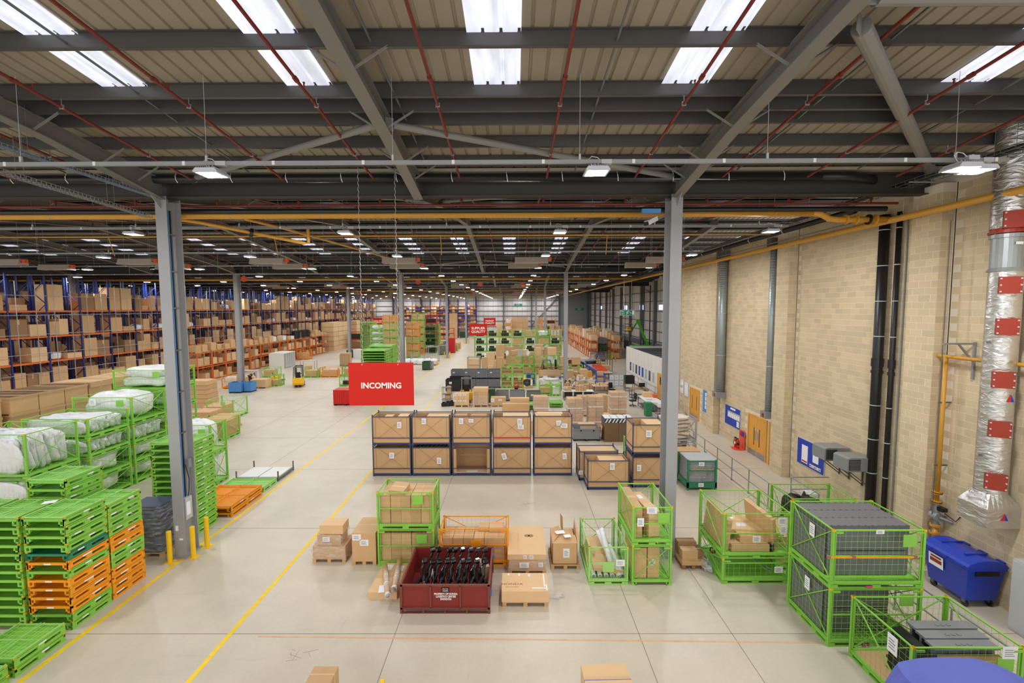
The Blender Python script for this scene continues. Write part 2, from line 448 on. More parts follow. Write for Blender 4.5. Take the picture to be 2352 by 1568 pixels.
corbel = MB().prism([(-.33, 11.6), (-.33, 11.97), (-.75, 11.97)], 'x', -.01, .01).mesh('gusset', 'steel_paint')
COLS = []
for k in range(nlev):
    for i in range(6):
        x = 5.22-16.53*i
        c = ob('column', cm, None, (x, VAL+k*BAY+.12, 0), kind='structure'); ob('base_plate', foot, c); ob('gusset', corbel, c)
        COLS.append(c)
# roof bracing tubes
def tube_thing(p, q, r, label, name='brace_tube'):
    P, Q = Vector(p), Vector(q); t = thing(name, label, 'brace', p)
    MB().cyl((0, 0, 0), Q-P, r, 14).build('tube', 'brace_paint', t, smooth=False)
    d = (Q-P).normalized()
    for c, s in ((Vector((0, 0, 0)), -1), (Q-P, 1)):
        MB().bar(c, c+d*s*.28, .02, .3).build('end_plate', 'brace_paint', t)
for k in range(nlev):
    v = VAL+k*BAY; nth = ORD[k]
    for s, where in ((-1, 'near side of the'), (1, 'far side of the')):
        if k == 0 and s > 0: pass
        tube_thing((-2.85, v+s*3.9, 12.75), (4.95, v+s*.5, 12.46), .085, f'grey roof brace reaching the right column, {where} {nth} valley beam')
        tube_thing((-3.25, v+s*3.9, 12.75), (-9.9, v+s*.5, 12.5), .085, f'grey roof brace reaching the left column, {where} {nth} valley beam')
tube_thing((5.75, 8.0, 13.0), (13.2, 15.0, 12.65), .15, 'thick grey round brace rising from the block wall to the big rafter')
tube_thing((5.5, 7.35, 13.1), (13.4, 7.35, 13.1), .16, 'thick grey horizontal tube meeting the big rafter beside the block wall')

# block wall on the right side: bed of mortar, blocks proud of it
WX = 13.62
wall = MB().box(WX, 4, 0, WX+.25, 39, 12.6).build('wall_right', 'mortar', kind='structure')
BL, BH, G = .45, .225, .012
bmesh_ = MB().add([(0,0,0),(0,BL-G,0),(0,BL-G,BH-G),(0,0,BH-G),(-.005,.003,.003),(-.005,BL-G-.003,.003),(-.005,BL-G-.003,BH-G-.003),(-.005,.003,BH-G-.003)],
                  [(4,7,6,5),(0,4,5,1),(1,5,6,2),(2,6,7,3),(3,7,4,0)]).mesh('block', 'block')
PIL = [(14.55, 15.6), (22.4, 23.45), (30.3, 31.35), (37.6, 38.6)]
DOORS = [(24.45, 26.45, 2.32), (23.55, 24.25, 2.3), (33.5, 35.3, 2.3)]
single, rest = [], []
def lay(x, y0, y1, axis):
    nrow = int(12.2/BH)
    for r in range(nrow):
        z = r*BH; off = (r % 2)*BL/2
        n = int((y1-y0)/BL)+2
        for i in range(n):
            a = y0+i*BL-off; b = a+BL-G
            a2, b2 = max(a, y0), min(b, y1)
            if b2-a2 < .05: continue
            if axis == 'y' and any(b2 > d0-.06 and a2 < d1+.06 and z < dz for d0, d1, dz in DOORS): continue
            if axis == 'y' and any(b2 > p0 and a2 < p1 for p0, p1 in PIL): 
                if x > 13.4: continue
            full = abs((b2-a2)-(BL-G)) < 1e-4
            yield (x, a2, b2, z, full)
for (x, a, b, z, full) in lay(WX, 10.2, 38.9, 'y'):
    (single if full and a < 17.6 and z < 10.8 and z > .2 else rest).append((x, a, b, z))
single.sort(key=lambda q: (q[1])); rest += single[300:]; single = single[:300]
for (x, a, b, z) in single: ob('block', bmesh_, wall, (x, a, z+G/2))
mb = MB()
def block_face(mb, p, u, n, wd):
    """one block: p corner, u run direction, n outward normal"""
    p, u, n = Vector(p), Vector(u), Vector(n); h = BH-G; c = .003; t = .005
    o = [p, p+u*wd, p+u*wd+Vector((0,0,h)), p+Vector((0,0,h))]
    i = [p+u*c+Vector((0,0,c))+n*t, p+u*(wd-c)+Vector((0,0,c))+n*t, p+u*(wd-c)+Vector((0,0,h-c))+n*t, p+u*c+Vector((0,0,h-c))+n*t]
    mb.add([tuple(q) for q in o+i], [(4,5,6,7),(0,1,5,4),(1,2,6,5),(2,3,7,6),(3,0,4,7)])
for (x, a, b, z) in rest: block_face(mb, (x, a, z+G/2), (0, 1, 0), (-1, 0, 0), b-a)
mb.build('block_courses', 'block_mass', wall, kind='stuff')
for (p0, p1) in PIL:                       # pilasters
    pl = MB().box(13.22, p0, 0, WX+.01, p1, 12.2).build('pilaster', 'mortar', wall)
    mb = MB()
    for r in range(int(12.1/BH)):
        z = r*BH+G/2
        for (a, b) in ([(p0, p0+.44), (p0+.45, p0+.89), (p0+.9, p1)] if r % 2 else [(p0, p0+.22), (p0+.23, p0+.67), (p0+.68, p1)]):
            block_face(mb, (13.22, a, z), (0, 1, 0), (-1, 0, 0), b-a-G)
        if r % 2: block_face(mb, (13.225, p0, z), (1, 0, 0), (0, -1, 0), .385)
        else: block_face(mb, (13.225, p0, z), (1, 0, 0), (0, -1, 0), .2); block_face(mb, (13.435, p0, z), (1, 0, 0), (0, -1, 0), .18)
    mb.build('block_courses', 'block_mass', pl, kind='stuff')
MB().box(13.3, 38.95, 0, XR, 39.2, 12.6).build('wall_return', 'mortar', kind='structure')
mov = MB()
for y in (14.5, 22.35, 30.25): mov.box(WX-.010, y-.012, 0, WX, y+.012, 12.2)
mov.build('movement_joint', 'black_matt', wall)

# clad end wall and clad right wall with girts, posts and lit windows
endw = MB().box(XL, YF, 0, XR, YF+.2, 13.5).build('wall_back', 'cladding', kind='structure')
for i in range(72):
    x = XR-1.45*(i+1)
    if x > -30: MB().box(x-.02, YF-.03, 0, x+.02, YF, 12.5).build('cladding_joint', 'girt', endw)
for z in (1.2, 2.8, 4.4, 5.9, 7.4, 8.9, 10.4): MB().box(XL, YF-.2, z, XR, YF-.03, z+.16).build('girt_rail', 'girt', endw)
for x in [5.2-8.25*i for i in range(10)]+[13.4, 21.9]: MB().box(x-.15, YF-.55, 0, x+.15, YF-.2, 12.6).build('wall_post', 'post_dark', endw)
MB().bar((5.3, YF-.4, 3.2), (13.3, YF-.4, 11.8), .2).build('wall_brace', 'post_dark', endw)
grey = MB().box(13.6, YF-.25, 0, XR, YF-.22, 12.6).build('grey_panelling', 'grey_mid', endw)
side = MB().box(XR, 39, 0, XR+.2, YF, 13.5).build('wall_side', 'cladding_warm', kind='structure')
for z in (1.3, 2.9, 4.5, 6.1, 7.7, 9.3, 10.9): MB().box(XR-.16, 39, z, XR, YF, z+.13).build('girt_rail', 'girt', side)
MB().box(XR-.3, 60, 1.9, XR-.1, YF, 2.7).build('dock_header', 'post_dark', side)
for i in range(13): MB().box(XR-.5, 42.5+7.81*i, 0, XR-.1, 42.9+7.81*i, 12.6).build('wall_post', 'post_dark', side)
for i in range(25):
    MB().box(XR-.02, 41+3.9*i, 0, XR, 41.06+3.9*i, 12.6).build('cladding_joint', 'girt', side)
for i, y in enumerate((81, 92.5, 119, 70)):
    wn = MB().box(XR-.1, y, 7.9, XR-.02, y+2.6, 8.9).build(f'window_{i+1}', 'girt', kind='structure')
    MB().box(XR-.12, y+.08, 7.98, XR-.1, y+2.52, 8.82).build('pane', 'window_glow', wn)
for i in range(5): MB().box(XR-.3, 63+14*i, .2, XR-.12, 66.5+14*i, 1.9).build('dock_opening', 'black_matt', side)
for y in (75.5, 79, 107): MB().cyl((XR-.6, y, 0), (XR-.6, y, 12), .1, 8).build('downpipe', 'black_pipe', side)
for y in (76, 93): MB().tube([(XR-.4, y, .1), (XR-.4, y, 10), (XR-.45, y+.6, 11), (XR-.6, y+2.4, 11.4)], .05, 6).build('conduit', 'black_pipe', side)
leftw = MB().box(XL-.2, 20, 0, XL, YF, 13.5).build('wall_left', 'cladding', kind='structure')
# ---------------------------------------------------------------- roof services
# lighting rows: galvanised trunking with LED high bays
def lamp_proto():
    t = thing('high_bay_lamp', '', 'lamp')
    MB().prism([(-.25, -.10), (-.2, -.04), (.2, -.04), (.25, -.10), (.25, -.13), (-.25, -.13)], 'y', -.24, .24).build('lamp_housing', 'lamp_body', t)
    mb = MB()
    for i in range(9): mb.box(-.19+.046*i, -.22, -.04, -.184+.046*i, .22, -.015)
    mb.build('cooling_fin', 'lamp_body', t, kind='stuff')
    for y in (-.115, .115): MB().add([(-.21, y-.085, -.1305), (.21, y-.085, -.1305), (.21, y+.085, -.1305), (-.21, y+.085, -.1305)], [(3, 2, 1, 0)]).build('led_panel', 'lamp_glow', t)
    MB().box(-.05, -.03, -.05, -.02, .03, .068).box(.02, -.03, -.05, .05, .03, .068).build('bracket', 'galv', t, kind='stuff')
    MB().box(.1, -.05, .06, .32, .05, .15).build('junction_box', 'grey_light', t)
    MB().tube([(.1, 0, .13), (.02, 0, .2), (-.1, 0, .22), (-.16, 0, .16), (-.1, 0, .05), (0, 0, -.02)], .008, 5).build('flex_cable', 'white', t)
    return t
lp = lamp_proto(); first = True
LX = [9.75, 1.75, -6.4, -14.5, -22.6, -30.7, -38.8, -46.9]
LY = [10.0+7.8*k for k in range(17)]
for r, y in enumerate(LY):
    row = ORD[r]
    t = thing('lighting_trunk', f'galvanised lighting trunk of the {row} lamp row from the front', 'trunking', (0, y, 11.47), group='lighting trunks')
    mb = MB().box(-60, -.035, -.04, 10.4, .035, .04); mb.build('trunk', 'galv', t)
    mb = MB()
    for i in range(30): mb.box(-45+1.9*i, -.037, -.042, -44.94+1.9*i, -.034, .042)
    mb.build('joint_strap', 'white', t, kind='stuff')
    zt = roof_z(y)-.05-11.47
    for i in range(12 if r < 6 else 6):
        x = 9.3-3.95*i
        MB().cyl((x, 0, .04), (x, .02, zt), .006 if r < 4 else .012, 4).build('suspension_wire', 'galv_wire', t)
        if r < 3: MB().box(x-.02, -.02, .04, x+.02, .02, .16).build('gripper', 'grey_light', t)
    for i, x in enumerate(LX):
        if x < -25 and y < 20: continue
        lab = f'white LED high bay lamp, {ORD[i]} from the block wall, in the {row} lamp row'
        if first: lp.location = (x, y, 11.36); lp['label'] = lab; lp['group'] = 'LED high bay lamps'; first = False
        else: copy_tree(lp, (x, y, 11.36), 0, lab, 'LED high bay lamps')
copy_tree(lp, (9.2, 9.75, 11.33), 0, 'lower LED lamp of the pair nearest the silver duct', 'LED high bay lamps')
# sprinkler pipes down every slope
SPX = [11.7, 9.0, 6.4, 3.72, 1.02, -1.65, -4.3, -7.1, -9.9, -12.6, -15.3, -18.0, -20.7, -23.4, -26.1, -28.8]
def sprinkler_mesh(s):
    P, q = MB(), MB(); a, b = s*.75, s*15.0
    z = lambda d: 12.29+SLOPE*abs(d)
    P.cyl((0, a, z(a)), (0, b, z(b)), .034, 8)
    for i in range(4):
        d = s*(2.0+3.7*i); P.cyl((0, d, z(d)), (0, d+s*.12, z(d)+SLOPE*.12), .05, 8)
        q.cyl((0, d+.3, z(d)+.02), (0, d+.3, z(d)+.10), .018, 6).cb(0, d+.3, z(d)+.1, .04, .04, .02)
    e = MB()
    for o_ in (2.4, 4.8, 8.0, 11.2): e.wire((0, s*o_, z(o_)), (0, s*o_, z(o_)+.18), .02).cb(0, s*o_, z(o_)-.04, .09, .03, .09)
    return P.mesh('pipe', 'red_pipe'), q.mesh('sprinkler_heads', 'red_pipe'), e.mesh('hanger_clips', 'galv')
sm = {s: sprinkler_mesh(s) for s in (-1, 1)}; n = 0
for k in range(4):
    for s in (-1, 1):
        n += 1
        for i, x in enumerate(SPX):
            t = thing('sprinkler_pipe', f'dark red sprinkler pipe, {ORD[i]} from the block wall side, on the {ORD[n-1]} roof slope', 'pipe', (x, VAL+k*BAY, 0), group='sprinkler pipes under the roof')
            for nm, me in zip(('pipe', 'sprinkler_head', 'hanger_clip'), sm[s]): ob(nm, me, t, kind=None if nm == 'pipe' else 'stuff')
# steel struts between purlins (anti-sag rods)
for i, x in enumerate((10.6, 6.9, 1.0+.9, -2.6, -8.2, -13.9)):
    MB().bar((x, 3, roof_z(3)-.2), (x, 14.6, roof_z(14.6)-.2), .035).build('sag_rod', 'galv_dark', ceil)
# per valley: syphonic rainwater pipe, sprinkler main, gas main
for k in range(nlev):
    v = VAL+k*BAY; nth = ORD[k]; xr = 9.6 if k == 0 else 12.5
    t = thing('rainwater_pipe', f'thick black rainwater pipe along the near face of the {nth} valley beam', 'pipe', (0, v-.42, 12.47))
    MB().cyl((-60, 0, 0), (xr, 0, 0), .13, 12).build('pipe', 'black_pipe', t, smooth=True)
    MB().box(-60, -.02, .15, xr, .02, .19).build('support_rail', 'galv_dark', t)
    for i in range(22 if k < 2 else 0):
        x = 8.4-1.72*i
        MB().tube([(x-.02, -.1, .14), (x-.01, -.15, .05), (x, -.15, -.05), (x+.02, -.09, -.14)], .012, 5).build('pipe_clip', 'paper', t)
        MB().wire((x+.1, 0, .18), (x+.1, 0, .42), .014).build('hanger_rod', 'galv', t)
    if k == 0:
        MB().tube([(xr, 0, 0), (10.6, .05, 0), (11.5, .35, -.03), (12.3, 1.3, -.05), (12.75, 2.4, -.06)], .13, 12).build('swept_bend', 'black_pipe', t, smooth=True)
    t = thing('sprinkler_main', f'long red sprinkler main running beside the {nth} valley beam', 'pipe', (0, v+.62, 11.86))
    MB().cyl((-60, 0, 0), (12.9, 0, 0), .04, 8).build('pipe', 'red_pipe', t)
    for i in range(18 if k < 3 else 0): MB().cyl((12.0-2.75*i, 0, 0), (12.0-2.75*i, 0, .3), .03, 6).cyl((12.0-2.75*i, 0, .12), (12.0-2.75*i, 0, .18), .05, 6).build('riser', 'red_pipe', t)
    t = thing('rainwater_header', f'black pipe between red main and yellow gas pipe at the {nth} valley', 'pipe', (0, v+.72, 11.7))
    MB().cyl((-60, 0, 0), (12.6, 0, 0), .085, 10).build('pipe', 'black_pipe', t)
    for i in range(8): MB().wire((10-6*i, 0, .05), (10-6*i, 0, roof_z(v+.72)-11.7), .016).build('hanger_rod', 'galv', t)
    t = thing('gas_main', f'yellow gas main hung across the hall under the {nth} valley beam', 'pipe', (0, v+.85, 11.58 if k == 0 else 11.35))
    xe = 10.2 if k == 0 else 12.9
    MB().cyl((-60, 0, 0), (xe, 0, 0), .105, 14).build('pipe', 'gas_yellow', t, smooth=True)
    for i in range(16 if k < 2 else 0):
        x = 8.9-3.1*i
        MB().tube([(x-.02, -.06, .1), (x, -.11, .02), (x+.02, -.06, -.1)], .012, 5).wire((x, 0, .1), (x, 0, .75), .016).build('pipe_hanger', 'galv', t)
    if k == 0:
        MB().tube([(xe, 0, 0), (10.5, .02, -.02), (10.8, .05, -.16), (11.1, .05, -.2), (12.9, .1, -.2)], .10, 12).build('offset_bend', 'gas_yellow', t, smooth=True)
        for x in (11.35, 11.7, 12.35): MB().cyl((x, .06, -.2), (x+.05, .06, -.2), .17, 12).build('flange', 'gas_yellow', t)
        MB().cyl((12.15, .07, -.2), (12.2, .07, -.2), .175, 12).build('gasket_band', 'black', t)
# gas main along the block wall
t = thing('gas_main', 'yellow gas main running along the top of the block wall', 'pipe', (12.9, 0, 11.36))
MB().cyl((0, 4, -.02), (0, 128, 0), .105, 12).build('pipe', 'gas_yellow', t, smooth=True)
for i in range(14): MB().tube([(-.06, 6+3.2*i, .1), (-.12, 6+3.2*i, 0), (-.05, 6+3.2*i, -.1)], .012, 5).wire((0, 6+3.2*i, .1), (0, 6+3.2*i, .9), .014).build('pipe_hanger', 'galv', t)
t = thing('rainwater_pipe', 'black rainwater pipe following the block wall above the gas main', 'pipe', (12.75, 0, 11.86))
MB().cyl((0, 17.6, .12), (0, 128, 0), .12, 12).build('pipe', 'black_pipe', t, smooth=True)
for i in range(12): MB().cyl((0, 19+3.1*i, .11), (0, 19.06+3.1*i, .11), .135, 10).build('pipe_band', 'grey_light', t)
t = thing('wall_conduit', 'thin pale steel conduit alongside the wall gas main', 'conduit', (13.0, 0, 11.1))
MB().cyl((0, 17, .5), (0, 128, .35), .03, 6).build('pipe', 'galv', t)
# branches of the gas main into the second bay
t = thing('gas_branch_pipe', 'yellow gas branch dropping from the first main with an elbow', 'pipe', (-8.5, VAL+.85, 11.5))
MB().tube([(-3.2, .1, .0), (-2.6, .5, -.05), (.3, 2.2, -.55), (.42, 2.3, -.5), (.42, 2.3, .0)], .06, 10).build('pipe', 'gas_yellow', t)
MB().cyl((-1.3, 1.27, -.28), (-1.2, 1.33, -.3), .17, 12).build('union_collar', 'black', t)
t = thing('gas_branch_pipe', 'long thin yellow gas branch slanting away under the second bay', 'pipe', (-9.3, VAL+1.0, 11.5))
MB().tube([(0, 0, 0), (.4, 2, .0), (1.4, 22, .35), (1.5, 26, .35)], .05, 8).build('pipe', 'gas_yellow', t)
t = thing('gas_branch_pipe', 'thin yellow gas pipe crossing the second bay by the heaters', 'pipe', (0, 23.0, 11.95))
MB().cyl((-50, 0, 0), (12.6, 0, 0), .035, 8).build('pipe', 'gas_yellow', t)
for i in range(5): MB().cyl((4.6-8.2*i, 0, 0), (4.6-8.2*i, .3, -.9), .02, 6).build('drop_pipe', 'gas_yellow', t)
# radiant heaters in pairs
def heater_proto():
    t = thing('radiant_heater', '', 'heater')
    MB().prism([(-.36, -.18), (-.22, .16), (.22, .16), (.36, -.18), (.33, -.18), (.2, .13), (-.2, .13), (-.33, -.18)], 'x', -1.0, 1.0).build('reflector_hood', 'heater_hood', t)
    MB().prism([(-.36, -.2), (-.22, .18), (.22, .18), (.36, -.2)], 'x', -1.03, -1.0).build('end_plate', 'heater_hood', t)
    MB().prism([(-.36, -.2), (-.22, .18), (.22, .18), (.36, -.2)], 'x', 1.0, 1.03).build('end_plate', 'heater_hood', t)
    for y in (-.12, .12): MB().cyl((-1, y, 0), (1.05, y, 0), .05, 8).build('burner_tube', 'galv_dark', t)
    MB().box(1.05, -.12, -.06, 1.25, .12, .16).build('burner_box', 'orange_box', t)
    for x in (-.8, .8): MB().wire((x, 0, .16), (x, 0, 2.91), .015).build('hanger_chain', 'galv_wire', t)
    return t
hp = heater_proto(); f1 = True
for k in range(3):
    for r, (y, z) in enumerate(((29.0, 11.36), (32.6, 11.36))):
        for i in range(6):
            x = 9.3-8.2*i-(0.0 if r == 0 else .45)
            lab = f'{"near" if r == 0 else "far"} hood of heater pair, {ORD[i]} from block wall, {ORD[k+1]} roof bay'
            loc = (x, y+k*BAY, z)
            if f1: hp.location = loc; hp['label'] = lab; hp['group'] = 'radiant heaters'; f1 = False
            else: copy_tree(hp, loc, 0, lab, 'radiant heaters')
# cable trays
def wire_tray(P, Q, wd, hh, step, name, label, m='galv', drops=()):
    P, Q = Vector(P), Vector(Q); t = thing(name, label, 'cable tray', P); d = Q-P; n = int(d.length/step); L = d.length
    u = d.normalized(); s = u.cross(Vector((0,0,1))).normalized(); up = Vector((0,0,1))
    mb = MB()
    for a in (-1, 1):
        for hz in (0, hh): mb.bar(s*a*wd/2+up*hz, d+s*a*wd/2+up*hz, .012)
    mb.bar((0, 0, 0), d, .01)
    mb.build('side_wire', m, t, kind='stuff')
    mb = MB()
    for i in range(n+1):
        c = u*(i*step); mb.bar(c-s*wd/2, c+s*wd/2, .012); mb.bar(c-s*wd/2, c-s*wd/2+up*hh, .012); mb.bar(c+s*wd/2, c+s*wd/2+up*hh, .012)
    mb.build('cross_wire', m, t, kind='stuff')
    for f in drops:
        c = d*f
        for a in (-1, 1): MB().wire(c+s*a*wd/2, c+s*a*wd/2+up*1.1, .012).build('hanger_wire', m, t)
    return t
t = wire_tray((-11.25, 8.2, 11.99), (-11.4, 15.0, 11.93), .15, .08, .12, 'cable_basket', 'wire cable basket carrying blue cables towards the left column', drops=(.4, .75))
for a in (-.04, .03): MB().cyl((a, 0, .03), (a-.15, 6.8, -.03), .018, 6).build('blue_cable', 'blue_soft', t)
wire_tray((-11.75, 8.0, 11.62), (-11.75, 15.1, 11.34), .2, .09, .12, 'cable_basket', 'empty wire cable basket below the one with blue cables', drops=(.45, .8))
t = wire_tray((12.35, 9.0, 12.2), (12.35, 38.5, 11.95), .55, .1, .35, 'cable_ladder', 'wide cable ladder hung high along the block wall', m='galv_dark', drops=(.1, .3, .5, .7))
for a in (-.15, .1): MB().cyl((a, 0, .08), (a, 29.5, -.17), .03, 6).build('black_cable', 'black', t)
for i in range(9): MB().cyl((-.4, 2.0+3.3*i, -.05), (.4, 2.0+3.3*i, -.05), .025, 6).build('cradle_bar', 'galv', t)
# beacon horns near the far columns
for i, (x, y) in enumerate(((-26.6, 45.8), (-10.7, 52), (-4.2, 58), (1.1, 58.3), (-8.2, 92))):
    t = thing('alarm_bell', f'round orange alarm bell under the roof, {ORD[i]} of five', 'alarm', (x, y, 11.35)); MB().cyl((0, -.12, 0), (0, .12, 0), .3, 12, .24).build('bell_dome', 'orange_box', t)
    MB().cyl((0, 0, .2), (0, 0, roof_z(y)-11.36), .02, 5).build('drop_rod', 'galv', t)
# camera housing on the right column
t = thing('security_camera', 'boxy security camera bracketed to the right column under the gas main', 'camera', (4.62, 15.05, 11.15))
MB().bar((-.42, -.25, -.1), (-.05, .05, .1), .16, .14).build('camera_housing', 'white', t); MB().bar((-.47, -.29, -.13), (-.41, -.24, -.1), .13, .11).build('lens_window', 'black', t)
MB().bar((-.1, .03, .02), (.4, .08, .25), .06).build('wall_bracket', 'galv_dark', t); MB().box(-.5, .0, .27, .1, .12, .4).build('light_bar', 'blue_soft', t)
# ---------------------------------------------------------------- along the block wall
WS = WX-.007
def leaf(parent, y0, y1, z1, slot=True):
    l = MB().box(WS-.035, y0, .01, WS+.03, y1, z1).build('door_leaf', 'door_oak', parent)
    MB().box(WS-.041, y0+.04, .02, WS-.034, y1-.04, .32).build('kick_plate', 'steel_plate', l)
    if slot: MB().box(WS-.041, (y0+y1)/2-.03, .75, WS-.033, (y0+y1)/2+.03, 1.75).build('vision_panel', 'black', l)
    return l
d1 = ob('door_1', None, kind='structure')
y0, y1, z1 = 24.45, 26.45, 2.32
MB().box(WS-.06, y0, 0, WS+.05, y0+.1, z1).box(WS-.06, y1-.1, 0, WS+.05, y1, z1).box(WS-.06, y0+.1, z1-.1, WS+.05, y1-.1, z1).build('door_frame', 'door_oak', d1)
for a, b, s in ((y0+.11, 25.445, 1), (25.455, y1-.11, -1)):
    l = leaf(d1, a, b, z1-.11, False)
    c = 25.45+(-.28 if s > 0 else .28)
    MB().box(WS-.041, c-.035, .62, WS-.033, c+.035, 1.62).build('vision_panel', 'black', l)
    c = 25.45+(-.12 if s > 0 else .12); MB().box(WS-.041, c-.05, .95, WS-.033, c+.05, 1.4).build('push_plate', 'steel_plate', l)
    MB().box(WS-.043, c-.06, 1.5, WS-.033, c+.1, 1.58).build('door_notice', 'grey_light', l)
d2 = ob('door_2', None, kind='structure')
MB().box(WS-.05, 24.15, 0, WS+.04, 24.27, 2.3).box(WS-.05, 23.5, 2.2, WS+.04, 24.15, 2.3).build('door_frame', 'door_oak', d2); leaf(d2, 23.5, 24.14, 2.19, False)
d3 = ob('door_3', None, kind='structure')
MB().box(WS-.06, 33.5, 0, WS+.05, 33.6, 2.3).box(WS-.06, 35.2, 0, WS+.05, 35.3, 2.3).box(WS-.06, 33.6, 2.2, WS+.05, 35.2, 2.3).build('door_frame', 'door_oak', d3); leaf(d3, 33.61, 34.395, 2.19); leaf(d3, 34.405, 35.19, 2.19)
def board(label, y0, y1, z0, z1, m, sheets):
    t = thing('notice_board', label, 'notice board', (WS, 0, 0)); MB().box(-.03, y0, z0, 0, y1, z1).build('panel', m, t)
    MB().box(-.034, y0-.02, z0-.02, 0, y0, z1+.02).box(-.034, y1, z0-.02, 0, y1+.02, z1+.02).box(-.034, y0, z1, 0, y1, z1+.02).box(-.034, y0, z0-.02, 0, y1, z0).build('frame', 'grey_light', t)
    for (a, b, c, d, mm) in sheets:
        s = MB().box(-.036, a, c, -.031, b, d).build('paper_sheet', 'paper', t)
        if mm: MB().box(-.039, a+.03, c+(d-c)*mm[0], -.036, b-.03, c+(d-c)*mm[1]).build('printed_band', mm[2], s)
    return t
board('blue notice board with two posters, beside the grey fan heaters', 19.85, 21.75, 1.0, 2.2, 'board_blue',
      [(20.98, 21.42, 1.12, 1.95, (.05, .14, 'red')), (20.22, 20.62, 1.35, 1.98, (.55, .7, 'red_panel'))] + [(20.05+.16*i, 20.18+.16*i, 1.08, 1.22, (.2, .7, 'yellow' if i % 2 else 'red_panel')) for i in range(5)])
board('blue notice board with a row of white sheets, before the double doors', 27.4, 29.35, 1.0, 2.2, 'board_blue',
      [(28.0, 28.65, 2.02, 2.14, None)] + [(27.45+.26*i, 27.68+.26*i, 1.5, 1.88, (.8, .95, 'paper_ink')) for i in range(6)] + [(27.5, 27.8, 1.1, 1.45, None)])
board('narrow light blue board with papers, beyond the first pilaster', 32.25, 32.85, .95, 2.5, 'blue_soft', [(32.28, 32.5, 1.2+.3*i, 1.45+.3*i, None) for i in range(4)])
board('white wall planner hung beyond the far oak doors', 35.7, 36.5, 1.4, 2.5, 'white', [(35.8, 36.4, 1.6, 2.3, None)])
board('white drawing sheet framed at the far end of block wall', 36.7, 37.5, 1.5, 2.6, 'white', [(36.8, 37.4, 1.7, 2.4, (.3, .6, 'grey_light'))])
# fire point
t = thing('fire_point', 'red plastic fire point stand on the floor beside the oak doors', 'fire stand', (13.3, 26.95, 0))
MB().cyl((0, 0, 0), (0, 0, .06), .36, 16).box(-.34, -.02, .06, -.28, .3, .07).build('stand_base', 'orange_box', t)
MB().prism([(-.28, .06), (.3, .06), (.3, 1.05), (.2, 1.12), (-.18, 1.12), (-.28, 1.05)], 'x', .2, .26).build('back_board', 'orange_box', t)
for i, yy in enumerate((-.13, .14)):
    MB().box(.17, yy-.1, .78, .2, yy+.1, 1.06).build('sign_plate', 'red' if i else 'board_blue', t)
    e = thing('fire_extinguisher', ('red fire extinguisher nearer the doors on the fire point' if i == 0 else 'red fire extinguisher farther from the doors on the fire point'), 'extinguisher', (13.22, 26.95+yy, .06))
    MB().cyl((0, 0, 0), (0, 0, .46), .085, 12).cyl((0, 0, .46), (0, 0, .53), .085, 12, .03).build('cylinder', 'ext_red', e, smooth=False)
    MB().cyl((0, 0, .53), (0, 0, .58), .025, 8).bar((-.1, 0, .58), (.04, 0, .6), .03).bar((-.1, 0, .63), (.04, 0, .6), .025).build('valve_handle', 'black', e)
    MB().tube([(.02, .02, .57), (-.06, .09, .5), (-.08, .1, .3), (-.07, .08, .15)], .014, 6).build('hose', 'black', e)
    MB().cyl((0, 0, .22), (0, 0, .36), .087, 12).build('label_band', 'paper' if i else 'black', e)
# drain pipes, spiral ducts
def downpipe(x, y, r, label, z1=11.7):
    t = thing('drain_pipe', label, 'pipe', (x, y, 0)); MB().cyl((0, 0, 0), (0, 0, z1), r, 16).build('pipe', 'black_pipe', t, smooth=True)
    for i in range(9): MB().cyl((0, 0, .9+1.28*i), (0, 0, .93+1.28*i), r+.012, 16).build('pipe_band', 'grey_light', t)
    MB().cyl((0, 0, 6.2), (0, 0, 6.5), r+.03, 16).cyl((0, 0, 5.95), (0, 0, 6.05), r+.025, 16).build('socket_joint', 'black_pipe', t)
downpipe(13.42, 17.0, .165, 'thick black drain pipe standing against the block wall beyond the fan heaters')
downpipe(13.5, 16.45, .085, 'thin black drain pipe beside the thick one on the block wall')
t = thing('wall_channel', 'perforated steel channel running up the wall beside the thin black pipe', 'channel', (13.58, 16.2, 0)); MB().box(-.02, -.02, 0, .02, .02, 11.5).build('channel', 'galv', t)
def spiral(y, r, label, z0=2.95):
    t = thing('spiral_duct', label, 'duct', (13.34, y, 0)); mb = MB()
    mb.cyl((0, 0, z0), (0, 0, 11.5), r, 18); mb.build('duct', 'duct_galv', t, smooth=True)
    mb = MB()
    for i in range(60): mb.cyl((0, 0, z0+.1+.14*i), (0, 0, z0+.115+.14*i), r+.006, 18, caps=False)
    mb.build('spiral_seam', 'duct_galv', t)
    for z in (5.3, 8.0): MB().cyl((0, 0, z), (0, 0, z+.04), r+.02, 18).build('joint_collar', 'grey_light', t)
    MB().box(-r-.12, -r-.08, z0-.36, .27, r+.08, z0).build('damper_box', 'galv', t)
    MB().box(-r-.14, -.1, z0-.3, -r-.12, .05, z0-.1).build('warning_label', 'red_panel', t)
    MB().box(-r-.1, -r-.05, 11.3, .27, r+.05, 11.9).build('head_box', 'galv_dark', t)
spiral(29.65, .25, 'wide spiral galvanised duct on the wall before the first pilaster')
spiral(23.95, .17, 'narrow spiral galvanised duct ending above the oak double doors')
